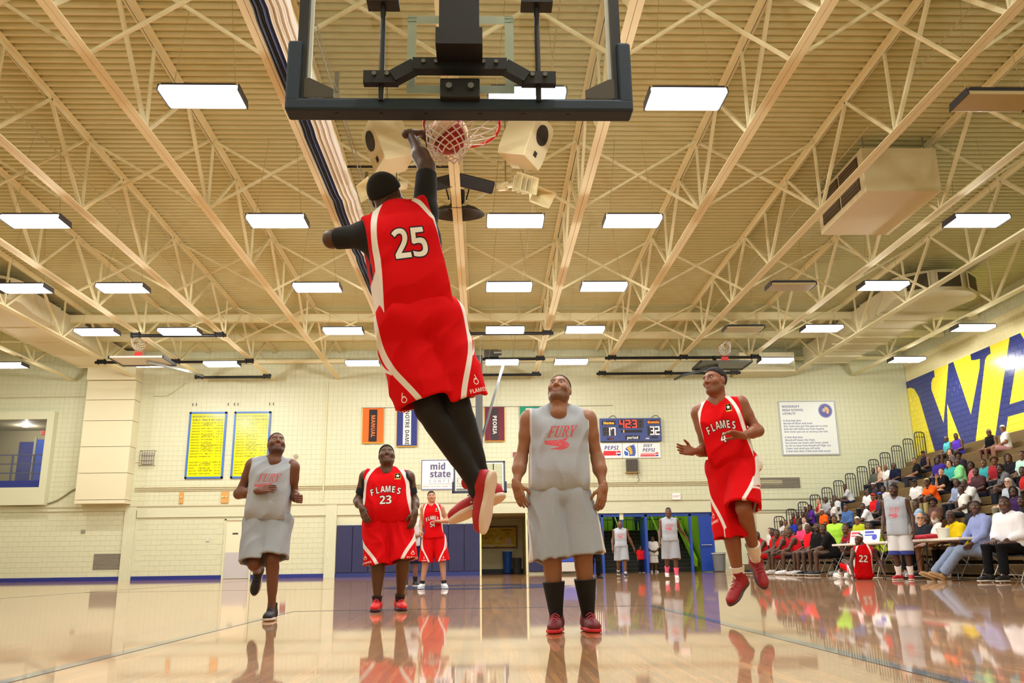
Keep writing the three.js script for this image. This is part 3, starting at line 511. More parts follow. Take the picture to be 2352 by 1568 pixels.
for (const [x, n] of [[-11.85, 2], [-10.4, 1], [-10.15, 2], [-8.7, 2]]) for (let k = 0; k < n; k++) { const h = mb().path([[0, 0.05, 0], [0, 0.05, 0.05], [0, -0.02, 0.07], [0, -0.04, 0.03]], 0.012, 5, 12).build('wall_hook', M.black); h.position.set(x + k * 0.15, 6.97, zW); tag(h, 'small dark hook on the block wall above the record boards', 'hook', 'hooks above the record boards'); }
// banners
function bannerTex(w, bg, mid, txt, tc, edge, len) { return canvasTex(192, 352, (c, W, H) => { c.fillStyle = bg; c.fillRect(0, 0, W, H); c.fillStyle = edge; c.fillRect(0, H - 9, W, 9); c.fillRect(0, 0, 5, H); c.fillRect(W - 5, 0, 5, H); c.fillStyle = mid; c.fillRect(W * 0.31, 18, W * 0.38, H - 36); c.save(); c.translate(W / 2, H / 2 + 6); c.rotate(Math.PI / 2); lineText(c, txt, 0, 0, 'bold 52px sans-serif', tc, 'center', len); c.restore(); }); }
[[-4.85, -3.96, 5.29, '#e8671c', '#1c1a1a', 'MANUAL', '#ef7a30', '#d8a030', 250, 'orange and black hanging banner reading MANUAL'],
[-3.44, -2.56, 5.14, '#2c357c', '#ece8dc', 'NOTRE DAME', '#26264e', '#c89a2a', 310, 'navy and white hanging banner reading NOTRE DAME'],
[-1.52, -0.64, 5.3, '#2c3486', '#e0b428', 'WOODRUFF', '#20265c', '#d8a82a', 290, 'navy and gold hanging banner behind the dunking player\'s legs'],
[0.2, 1.05, 5.32, '#6c2034', '#3a3032', 'PEORIA', '#f0e8e4', '#c89a2a', 190, 'maroon and black hanging banner reading PEORIA'],
[1.66, 2.53, 5.3, '#0e8a68', '#ece8dc', 'RICHWOODS', '#1d5f50', '#c8a43a', 290, 'green and white hanging banner beside the centre player']].forEach(([x0, x1, yb, bg, mid, txt, tc, ed, len, label]) => {
  const w = x1 - x0, h = 6.78 - yb, g = group('banner', (x0 + x1) / 2, 6.78, zW + 0.06); tag(g, label, 'banner');
  const p = new THREE.PlaneGeometry(w, h, 12, 16); const a = p.attributes.position; for (let i = 0; i < a.count; i++) { const x = a.getX(i), y = a.getY(i); a.setZ(i, 0.018 * Math.sin(x * 14 + y * 2) + 0.012 * Math.sin(y * 5 + x * 4)); } p.translate(0, -h / 2, 0.02); p.computeVertexNormals();
  mesh('cloth', p, std(0xffffff, 0.75, { map: bannerTex(w, bg, mid, txt, tc, ed, len), side: THREE.DoubleSide }), g);
  mb().tube([-w / 2 - 0.02, 0, 0.02], [w / 2 + 0.02, 0, 0.02], 0.014, 6).build('top_rod', M.galv, g);
});
tag(mb().tube([-4.9, 6.79, zW + 0.05], [5.6, 6.8, zW + 0.05], 0.008, 5).build('banner_cable', M.galv), 'thin cable strung along the wall holding the school banners', 'cable');
// conference sign
{
  const tex = canvasTex(1024, 500, (c, W, H) => {
    c.fillStyle = '#f1f0ec'; c.fillRect(0, 0, W, H); c.strokeStyle = '#3a3d74'; c.lineWidth = 14; c.strokeRect(7, 7, W - 14, H - 14);
    const tri = (t, x, y, s) => { c.font = 'bold ' + s + 'px sans-serif'; c.textAlign = 'left'; c.textBaseline = 'alphabetic'; c.lineJoin = 'round'; c.lineWidth = 13; c.strokeStyle = '#3a3d74'; c.strokeText(t, x, y); c.lineWidth = 7; c.strokeStyle = '#f1f0ec'; c.strokeText(t, x, y); c.fillStyle = '#3a3d74'; c.fillText(t, x, y); };
    tri('mid', 150, 165, 150); tri('state', 150, 290, 150); c.fillStyle = '#3a3d74'; c.fillRect(140, 312, 800, 4); c.fillRect(140, 400, 800, 4);
    let x = 160; for (const ch of 'CONFERENCE') { lineText(c, ch, x, 358, '66px sans-serif', '#3a3d74', 'center'); x += 80; }
    [['MANUAL', '#e07060'], ['NOTRE DAME', '#7880a0'], ['PEORIA', '#c03030'], ['PEKIN', '#8088a0'], ['RICHWOODS', '#608878'], ['WOODRUFF', '#5860a0']].reduce((x, [t, col]) => { lineText(c, t, x, 446, 'bold 26px sans-serif', col); return x + c.measureText(t).width + 34; }, 30);
    c.fillStyle = '#e8b030'; c.beginPath(); c.moveTo(640, 60); c.lineTo(760, 70); c.lineTo(800, 150); c.lineTo(740, 250); c.lineTo(680, 200); c.closePath(); c.fill();
  });
  const g = group('conference_sign', -1.2, 3.99, zW + 0.005); tag(g, 'white mid state conference sign behind the far backboard', 'sign'); mb().box(-1.2, 1.2, -0.62, 0.62, 0, 0.04).build('sign_board', M.white, g); panel('print', 2.38, 1.22, tex, g, 0, 0, 0.043, 0.4);
}
// scoreboard
{
  const g = group('scoreboard', 6.28, 5.75, zW + 0.005); tag(g, 'blue electronic scoreboard with lit red digits and yellow captions', 'scoreboard');
  mb().rbox(-1.28, 1.28, -0.48, 0.48, 0, 0.2, 0.02).build('cabinet', std(0x3c4a86, 0.4), g);
  const seg = (c, ch, x, y, w, h, col, off) => {      // dot matrix digit
    const map = { '4': ['1001', '1001', '1001', '1111', '0001', '0001', '0001'], '2': ['1111', '0001', '0001', '1111', '1000', '1000', '1111'], '3': ['1111', '0001', '0001', '0111', '0001', '0001', '1111'], '1': ['0001', '0001', '0001', '0001', '0001', '0001', '0001'], '7': ['1111', '1001', '0001', '0001', '0001', '0001', '0001'], ' ': ['0000', '0000', '0000', '0000', '0000', '0000', '0000'] }[ch];
    const eight = ['1111', '1001', '1001', '1111', '1001', '1001', '1111'];
    for (let r = 0; r < 7; r++) for (let k = 0; k < 4; k++) { if (map[r][k] === '1' || (off && eight[r][k] === '1')) { c.fillStyle = map[r][k] === '1' ? col : off; c.beginPath(); c.arc(x + (k + 0.5) * w / 4, y + (r + 0.5) * h / 7, Math.min(w / 4, h / 7) * (map[r][k] === '1' ? 0.55 : 0.25), 0, 7); c.fill(); } }
  };
  const base = (dark) => (c, W, H) => {
    const on = (a, b) => dark ? '#000000' : a; c.fillStyle = dark ? '#000' : '#3c4a86'; c.fillRect(0, 0, W, H);
    const bx = (x, y, w, h) => { c.fillStyle = dark ? '#000' : '#16161e'; c.fillRect(x, y, w, h); };
    bx(22, 40, 230, 78); bx(30, 150, 232, 160); bx(310, 20, 420, 156); bx(345, 205, 360, 50); bx(412, 305, 250, 72); bx(800, 30, 210, 78); bx(796, 140, 220, 165); bx(100, 340, 110, 40); bx(850, 320, 120, 40);
    lineText(c, 'Home', 140, 80, 'bold 66px sans-serif', '#ff9a20', 'center', 200); lineText(c, 'Guests', 905, 70, 'bold 62px sans-serif', '#ff7a18', 'center', 200);
    lineText(c, 'period', 537, 342, 'bold 62px sans-serif', dark ? '#555' : '#f4f4f0', 'center', 230);
    const off = dark ? null : '#8a7a70';
    seg(c, '4', 322, 28, 86, 140, '#ff3020'); seg(c, '2', 424, 28, 86, 140, '#ff3828'); seg(c, '3', 536, 28, 86, 140, '#ff3828'); seg(c, ' ', 640, 28, 80, 140, '#f00', off); c.fillStyle = '#ff4030'; c.beginPath(); c.arc(522, 75, 7, 0, 7); c.arc(522, 120, 7, 0, 7); c.fill();
    seg(c, ' ', 40, 158, 60, 146, '#fff', off); seg(c, '1', 84, 158, 76, 146, '#ffe4d0', off); seg(c, '7', 172, 158, 80, 146, '#ffd8c4', off); seg(c, '3', 840, 146, 74, 152, '#ffe0d0', off); seg(c, '2', 926, 146, 80, 152, '#ffe0d0', off);
    c.fillStyle = '#ff8030'; c.fillRect(382, 208, 18, 44);
    if (!dark) { c.fillStyle = '#6a2028'; c.fillRect(150, 342, 58, 36); c.fillStyle = '#d8d8d0'; c.fillRect(760, 350, 60, 20); }
  };
  const tex = canvasTex(1024, 400, base(false)), em = canvasTex(1024, 400, base(true));
  panel('display', 2.5, 0.94, tex, g, 0, 0, 0.203, 0.4, { emissive: 0xffffff, emissiveMap: em, emissiveIntensity: 1.6 });
  for (const x of [-0.9, 0.9]) mb().path([[x, 0.47, 0.1], [x + 0.1, 0.58, 0.05], [x + 0.25, 0.62, 0.02], [x + 0.35, 0.48, 0.1]], 0.01, 5, 16).build('cable', M.black, g);
}
// sponsor panels
const sponsorArt = {
  a: c => { c.fillStyle = '#f3f1ee'; c.fillRect(0, 0, 512, 340); c.save(); c.transform(1, 0, -0.2, 1, 30, 0); lineText(c, 'PEPSI', 250, 105, 'bold 130px sans-serif', '#2c2c78', 'center', 400); c.restore(); c.fillStyle = '#e0202c'; c.beginPath(); c.moveTo(70, 175); c.lineTo(420, 175); c.lineTo(420, 285); c.lineTo(50, 285); c.fill(); globe(c, 430, 230, 66); },
  b: c => { c.fillStyle = '#f3f1ee'; c.fillRect(0, 0, 512, 340); c.save(); c.transform(1, 0, -0.2, 1, 30, 0); lineText(c, 'DIET', 210, 60, 'bold 96px sans-serif', '#2c2c78', 'center', 270); lineText(c, 'PEPSI', 250, 165, 'bold 110px sans-serif', '#2c2c78', 'center', 400); c.restore(); const gr = c.createLinearGradient(0, 215, 0, 320); gr.addColorStop(0, '#f3e2e0'); gr.addColorStop(1, '#c8202c'); c.fillStyle = gr; c.beginPath(); c.moveTo(60, 225); c.lineTo(420, 225); c.lineTo(420, 315); c.lineTo(40, 315); c.fill(); globe(c, 430, 265, 52); },
  e: c => { c.fillStyle = '#f3f1ee'; c.fillRect(0, 0, 340, 340); const p = (col, pts) => { c.fillStyle = col; c.beginPath(); pts.forEach(([x, y], i) => i ? c.lineTo(x, y) : c.moveTo(x, y)); c.closePath(); c.fill(); };
    p('#3c58a8', [[70, 110], [160, 60], [280, 25], [265, 75], [300, 70], [280, 110], [310, 120], [280, 150], [315, 165], [285, 190], [310, 215], [280, 235], [305, 260], [270, 268], [285, 300], [140, 300], [140, 200], [60, 150]]);
    p('#f0b028', [[85, 118], [150, 75], [190, 85], [180, 110], [215, 120], [195, 145], [225, 160], [200, 180], [230, 200], [205, 220], [230, 245], [200, 262], [160, 262], [160, 190], [120, 160]]); p('#2c64c0', [[30, 170], [120, 215], [120, 290], [50, 290], [25, 235]]); }
};
function globe(c, x, y, r) { c.fillStyle = '#f6f4f2'; c.beginPath(); c.arc(x, y, r, 0, 7); c.fill(); r *= 0.9; c.save(); c.beginPath(); c.arc(x, y, r, 0, 7); c.clip(); c.fillStyle = '#d02030'; c.fillRect(x - r, y - r, 2 * r, r * 0.85); c.fillStyle = '#2c3490'; c.fillRect(x - r, y + r * 0.2, 2 * r, r); c.strokeStyle = '#f6f4f2'; c.lineWidth = r * 0.35; c.beginPath(); c.moveTo(x - r, y + r * 0.2); c.bezierCurveTo(x - r * 0.3, y - r * 0.5, x + r * 0.3, y + r * 0.5, x + r, y - r * 0.2); c.stroke(); c.restore(); }
[['a', 5.0, 5.91, 512, 'white soft drink sign with a red bar under the scoreboard home score'], ['e', 5.925, 6.55, 340, 'white sign with a blue and gold feather emblem under the scoreboard'], ['b', 6.565, 7.5, 512, 'white diet soft drink sign with a fading red bar under the scoreboard']].forEach(([k, x0, x1, tw, label]) => {
  const g = group('sponsor_sign', (x0 + x1) / 2, 4.9, zW + 0.005); tag(g, label, 'sign'); mb().box(-(x1 - x0) / 2, (x1 - x0) / 2, -0.31, 0.31, 0, 0.06).build('sign_board', M.white, g); panel('print', x1 - x0 - 0.02, 0.6, canvasTex(tw, 340, sponsorArt[k]), g, 0, 0, 0.063, 0.4);
});
{ // caged shot clock below
  const g = group('shot_clock', 6.28, 4.28, zW + 0.005); tag(g, 'dark caged shot clock under the sponsor signs', 'shot clock'); mb().rbox(-0.24, 0.24, -0.25, 0.25, 0, 0.16, 0.01).build('case', std(0x3a342e, 0.5), g);
  const c = mb(); for (let k = 0; k <= 8; k++) { c.box(-0.27 + k * 0.0675 - 0.004, -0.27 + k * 0.0675 + 0.004, -0.28, 0.28, 0.2, 0.208); c.box(-0.27, 0.27, -0.28 + k * 0.07 - 0.004, -0.28 + k * 0.07 + 0.004, 0.2, 0.208); } c.build('cage', std(0x8a8272, 0.4, { metalness: 0.5 }), g); mb().box(-0.29, 0.29, -0.3, -0.27, 0, 0.22).build('shelf', std(0xb09060, 0.5), g);
  mb().path([[0.2, -0.28, 0.1], [0.24, -0.5, 0.05], [0.28, -0.6, 0.03], [0.1, -0.72, 0.03]], 0.01, 5, 16).build('cord', M.black, g);
}
// loyalty board
{
  const tex = canvasTex(1100, 1024, (c, W, H) => {
    c.fillStyle = '#e4e9e6'; c.fillRect(0, 0, W, H); c.strokeStyle = '#8f959a'; c.lineWidth = 12; c.strokeRect(6, 6, W - 12, H - 12); const k = '#4a5488';
    ['WOODRUFF', 'HIGH SCHOOL', 'LOYALTY'].forEach((t, i) => lineText(c, t, 60, 100 + i * 68, 'bold 62px sans-serif', k));
    ['U-Rah-Rah-Rah,', 'Woodruff Blue and Gold', "Our team has got the pep we're told;", 'And we will show our true loyalty', 'And cheer you on to victory,rah-rah!', '', 'U-Rah-Rah-Rah,', 'Woodruff down the field,', 'You know our team will never yield;', 'So let us hear how Woodruff High can', 'Cheer and send you off with', 'U-Rah-Rah-Rah,U-Rah-Rah-Rah,team!'].forEach((t, i) => lineText(c, t, 60, 372 + i * 53, 'bold 49px sans-serif', k, 'left', W - 100));
    c.fillStyle = '#3a3f98'; c.beginPath(); c.arc(905, 185, 138, 0, 7); c.fill(); c.strokeStyle = '#c8ccdc'; c.lineWidth = 5; c.beginPath(); c.arc(905, 185, 126, 0, 7); c.stroke();
    for (let q = 0; q < 13; q++) { const a = -1.5 + q * 0.2; c.strokeStyle = q % 2 ? '#e8b848' : '#e0a848'; c.lineWidth = 11; c.beginPath(); c.moveTo(900 + 30 * Math.cos(a), 185 + 30 * Math.sin(a)); c.lineTo(900 + 84 * Math.cos(a), 185 + 84 * Math.sin(a)); c.stroke(); } c.fillStyle = '#b8a8a0'; c.beginPath(); c.arc(880, 175, 38, 0, 7); c.fill();
  });
  const g = group('loyalty_board', 13.84, 5.78, zW + 0.005); tag(g, 'white school loyalty song board on the wall beside the bleachers', 'board'); mb().box(-1.22, 1.22, -1.15, 1.15, 0, 0.05).build('sign_board', std(0xc4c8c8, 0.5), g); panel('print', 2.4, 2.26, tex, g, 0, 0, 0.053, 0.4);
}
// vents
function vent(x0, x1, y0, y1, z, label, col) { const g = group('wall_vent', (x0 + x1) / 2, (y0 + y1) / 2, z); tag(g, label, 'vent'); const w = (x1 - x0) / 2, h = (y1 - y0) / 2; mb().box(-w - 0.05, w + 0.05, -h - 0.05, h + 0.05, 0, 0.015).build('frame', M.creamPlain, g); mb().box(-w, w, -h, h, 0.015, 0.02).build('backing', std(col, 0.7), g); const n = Math.round(2 * h / 0.05); for (let i = 0; i < n; i++) mb().bar([-w, -h + (i + 0.5) * 2 * h / n, 0.03], [w, -h + (i + 0.5) * 2 * h / n, 0.03], 0.025, 0.012, [0, 0.6, 0.8]).build('slat', std(0x9a9280, 0.5), g); }
vent(-15.3, -14.08, 0.42, 1.04, zW - 0.14, 'grey louvered floor level vent under the duct riser', 0x6c6656); vent(11.5, 13.25, 3.28, 3.73, zW, 'long grey brown wall vent below the loyalty board', 0x5a5648);
// caged clock, boxes, horn, alarm
{ const g = group('caged_clock', -13.48, 4.78, zW + 0.005); tag(g, 'white clock face in a wire guard beside the duct riser', 'clock'); mb().rbox(-0.22, 0.22, -0.24, 0.24, 0, 0.1, 0.02).build('clock_case', std(0xb9b5a4, 0.5), g); const c = mb(); for (let k = 0; k <= 6; k++) { c.box(-0.29 + k * 0.097 - 0.006, -0.29 + k * 0.097 + 0.006, -0.3, 0.3, 0.16, 0.17); } for (const y of [-0.3, -0.1, 0.1, 0.3]) c.box(-0.3, 0.3, y - 0.008, y + 0.008, 0.15, 0.165); for (const [x, y] of [[-.29, -.3], [.29, -.3], [-.29, .3], [.29, .3]]) c.tube([x, y, 0], [x, y, 0.16], 0.01, 5); c.build('wire_guard', std(0x5e594e, 0.4, { metalness: 0.4 }), g); mb().path([[-0.25, -0.15, 0.02], [-0.5, -0.16, 0.02], [-0.56, -0.3, 0.02], [-0.57, -1.2, 0.02]], 0.02, 6, 20).build('conduit', M.steel, g); }
tag(mb().rbox(-16.17, -15.98, 3.46, 3.68, zW, zW + 0.09, 0.02).build('junction_box', M.white), 'white junction box on the wall conduit beside the booth window', 'box');
tag(mb().tube([-7.52, 4.8, zW], [-7.52, 4.8, zW + 0.06], 0.09, 16).tube([-7.52, 4.8, zW + 0.06], [-7.52, 4.8, zW + 0.09], 0.04, 12).build('fire_bell', std(0xa79f88, 0.4)), 'small round grey bell on the wall beside the boys board', 'bell');
tag(mb().rbox(1.37, 1.55, 4.7, 4.88, zW, zW + 0.07, 0.01).build('fire_alarm', std(0x8a2030, 0.4)), 'small dark red fire alarm box on the block wall', 'alarm');
tag(mb().rbox(-15.9, -15.74, 1.85, 1.98, zW - 0.14, zW - 0.08, 0.01).build('wall_switch', std(0x8b8676, 0.5)), 'small grey switch box above the floor level vent', 'switch');
tag(mb().rbox(-10.95, -10.82, 1.46, 1.62, zW - 0.14, zW - 0.08, 0.01).build('thermostat', std(0xd5d0c0, 0.5)), 'small pale thermostat beside the pale door', 'thermostat');
for (const [x, label] of [[-12.01, 'narrow wooden climbing peg plate beside the air duct riser'], [-10.28, 'wide wooden climbing peg plate behind the running player']]) { const g = group('peg_plate', x, 3.18, zW); tag(g, label, 'peg plate'); const w = label.startsWith('wide') ? 0.15 : 0.08; mb().rbox(-w, w, -0.23, 0.23, 0, 0.05, 0.01).build('plate', std(0xd09a50, 0.5), g); for (const q of w > 0.1 ? [-0.07, 0.07] : [0]) mb().tube([q, 0.02, 0.05], [q, 0.02, 0.1], 0.035, 12).build('peg_ring', std(0xd8c9a0, 0.4), g); }
for (const [x, label] of [[4.43, 'lit red and white exit sign nearest the centre player'], [8.05, 'lit red and white exit sign above the stair doors']]) { const g = group('exit_sign', x, 3.0, zW + 0.005); tag(g, label, 'exit sign'); mb().rbox(-0.17, 0.17, -0.13, 0.13, 0, 0.06, 0.01).build('housing', M.white, g); panel('print', 0.32, 0.24, canvasTex(128, 96, (c, W, H) => { c.fillStyle = '#f6efe6'; c.fillRect(0, 0, W, H); lineText(c, 'EXIT', W / 2, H / 2, 'bold 54px sans-serif', '#d82030', 'center', 116); }), g, 0, 0, 0.063, 0.5, { emissive: 0xffffff, emissiveIntensity: 0.15 }); }
// conduits along the wall
{ const c = mb(); for (const [y, r] of [[3.6, 0.022], [3.53, 0.022], [3.46, 0.016]]) c.tube([-13.9, y, zW + 0.03], [12.5, y, zW + 0.03], r, 6); tag(c.build('wall_conduit', std(0xcfc5a0, 0.4)), 'three thin parallel conduits running along the end wall above the ledge', 'conduit'); }
tag(mb().path([[-20, 2.98, zW + 0.05], [-17.4, 2.98, zW + 0.05], [-16.3, 3.55, zW + 0.04], [-16.0, 3.58, zW + 0.04], [-15.0, 3.58, zW + 0.04]], 0.03, 6, 60).build('booth_conduit', std(0x8c8468, 0.5)), 'dark conduit slanting from the booth window to the duct riser', 'conduit');
{ const c = mb().tube([-6.35, 3.0, zW + 0.03], [-6.35, 7.9, zW + 0.03], 0.025, 6); tag(c.build('downpipe', M.steel), 'thin vertical pipe on the block wall right of the record boards', 'pipe'); }
tag(mb().path([[-13.5, 7.35, zW + 0.03], [-12.9, 7.38, zW + 0.03], [-12.2, 7.9, zW + 0.03]], 0.015, 5, 20).tube([-20, 7.32, zW + 0.03], [-16, 7.35, zW + 0.03], 0.015, 5).build('high_conduit', std(0xc9b98c, 0.4)), 'thin conduit high on the wall around the duct riser', 'conduit');
// wall pads
for (let k = 0; k < 9; k++) { const x0 = -5.76 + k * 0.64; const p = mb().rbox(x0 + 0.004, x0 + 0.636, 0.16, 2.02, zW - 0.15, zW - 0.05, 0.025).build('wall_pad', M.pad); tag(p, 'tall navy blue vinyl wall pad in the padded row under the far basket', 'wall pad', 'navy wall pads under the far basket'); }
structure(mesh('baseboard_pads', mb().box(-5.78, 0.0, 0, 0.15, zW - 0.15, zW - 0.06).geo(), std(0x1e2c70, 0.5)), 'blue strip under the wall pads');
for (const [x0, x1] of [[1.95, 2.59], [2.59, 3.23], [3.23, 3.87], [3.87, 4.5]]) tag(mb().rbox(x0 + .004, x1 - .004, 0.1, 2.0, zW - 0.15, zW - 0.05, 0.025).build('wall_pad', M.pad), 'navy blue vinyl wall pad between the alcove and the stair doors', 'wall pad', 'navy wall pads beside the stair doors');
{ const g = group('equipment_cart', 3.35, 0, -30.2); tag(g, 'low cart with blue padded top and white base behind the centre player', 'cart'); mb().rbox(-0.75, 0.75, 0.1, 0.45, -0.3, 0.3, 0.02).build('base', std(0xc9c5ba, 0.5), g); mb().rbox(-0.75, 0.75, 0.45, 0.95, -0.3, 0.3, 0.04).build('cushion', std(0x2a48b8, 0.5), g); for (const x of [-0.6, 0.6]) for (const z of [-0.2, 0.2]) mb().tube([x - 0.02, 0.05, z], [x + 0.02, 0.05, z], 0.05, 12).build('wheel', M.black, g); }
// left door
{ const g = group('door_1', -9.68, 0, zW - 0.17); structure(g, 'pale steel door with a scuffed grey kick plate'); mb().box(-0.57, -0.5, 0, 2.33, -0.05, 0.08).box(0.5, 0.57, 0, 2.33, -0.05, 0.08).box(-0.57, 0.57, 2.27, 2.34, -0.05, 0.08).build('door_frame', M.creamPlain, g); mb().box(-0.5, 0.5, 0.01, 2.27, -0.02, 0.03).build('door_leaf', std(0xe6dfc0, 0.4), g); mb().box(-0.49, 0.49, 0.02, 1.02, 0.03, 0.034).build('kick_plate', std(0xc9c6c8, 0.3, { metalness: 0.2 }), g); mb().box(-0.24, -0.02, 1.72, 1.78, 0.03, 0.04).build('sign_plate', std(0x3a3a40, 0.4), g); mb().tube([0.4, 1.08, 0.03], [0.4, 1.08, 0.09], 0.03, 10).build('door_knob', M.chrome, g); }
{ const g = group('wall_notice', -7.78, 1.17, zW - 0.13); tag(g, 'small framed maroon notice on the wall behind the running player', 'notice'); mb().box(-0.15, 0.15, -0.24, 0.24, 0, 0.03).build('frame', M.white, g); mb().box(-0.12, 0.12, -0.2, 0.2, 0.03, 0.034).build('print', std(0x7a2832, 0.5), g); }
// ---- alcove with bulletin board ----
{
  const z1 = -36.2; const A = mb(); A.box(-0.05, 2.0, 2.45, 2.6, z1, zW - 0.31).box(-0.2, -0.0, 0, 2.6, z1, zW - 0.3).box(1.95, 2.15, 0, 2.6, z1, zW - 0.3).box(-0.2, 2.15, 0, 2.6, z1 - 0.2, z1);
  structure(mesh('wall_alcove', A.geo(), std(0xd8cda0, 0.6)), 'dim cream alcove behind the end wall'); structure(mesh('baseboard_alcove', mb().box(0, 1.95, 0, 0.2, z1, z1 + 0.02).geo(), M.black), 'black baseboard in the alcove');
  for (const x of [0.02, 1.88]) { const t = mb().box(x - 0.035, x + 0.035, 0, 2.45, zW - 0.12, zW - 0.05).geo(); structure(mesh('trim_' + (x < 1 ? 1 : 2), t, std(0xf0e6b4, 0.4)), x < 1 ? 'cream post at the pad side of the alcove' : 'cream post at the stair side of the alcove'); }
  const g = group('bulletin_board', 0.85, 1.62, z1 + 0.01); tag(g, 'yellow bulletin board in a brown frame inside the alcove', 'bulletin board'); mb().box(-0.86, 0.86, -0.5, 0.5, 0, 0.04).build('frame', std(0x6a3c18, 0.5), g);
  panel('print', 1.6, 0.88, canvasTex(400, 220, (c, W, H) => { c.fillStyle = '#d8b41c'; c.fillRect(0, 0, W, H); let s = 5; const r = () => (s = (s * 16807) % 2147483647) / 2147483647; for (let i = 0; i < 26; i++) { c.fillStyle = ['#e8cc50', '#c8a818', '#e8d890', '#b08a20'][i % 4]; c.fillRect(r() * W, r() * H, 18 + r() * 30, 8 + r() * 16); } c.fillStyle = '#e0b8a0'; c.fillRect(270, 120, 70, 70); c.fillStyle = '#4a3a18'; for (let i = 0; i < 7; i++) c.fillRect(240 + i * 18, 22, 11, 16); for (let i = 0; i < 14; i++) { c.fillStyle = '#efe6c0'; c.fillRect(20 + i * 26, 190, 16, 16); } }), g, 0, 0, 0.045, 0.6);
  const b = group('recycling_bin', 1.22, 0, -35.7); tag(b, 'tall blue recycling bin in the alcove', 'bin'); mb().add(new THREE.CylinderGeometry(0.3, 0.24, 0.95, 4), T(0, 0.5, 0, 0, Math.PI / 4)).build('tub', std(0x2456a8, 0.5), b); mb().box(-0.22, 0.22, 0.97, 1.0, -0.22, 0.22).build('lid', std(0xb9c6c8, 0.5), b);
  const c = group('trash_can', 1.62, 0, -34.9); tag(c, 'dark rectangular trash can beside the blue bin in the alcove', 'trash can'); mb().add(new THREE.CylinderGeometry(0.3, 0.26, 0.66, 4), T(0, 0.34, 0, 0, Math.PI / 4)).build('tub', std(0x34322e, 0.6), c); mb().add(new THREE.TorusGeometry(0.29, 0.012, 6, 4), T(0, 0.67, 0, Math.PI / 2, 0, Math.PI / 4)).build('rim', std(0x4a4842, 0.5), c);
}
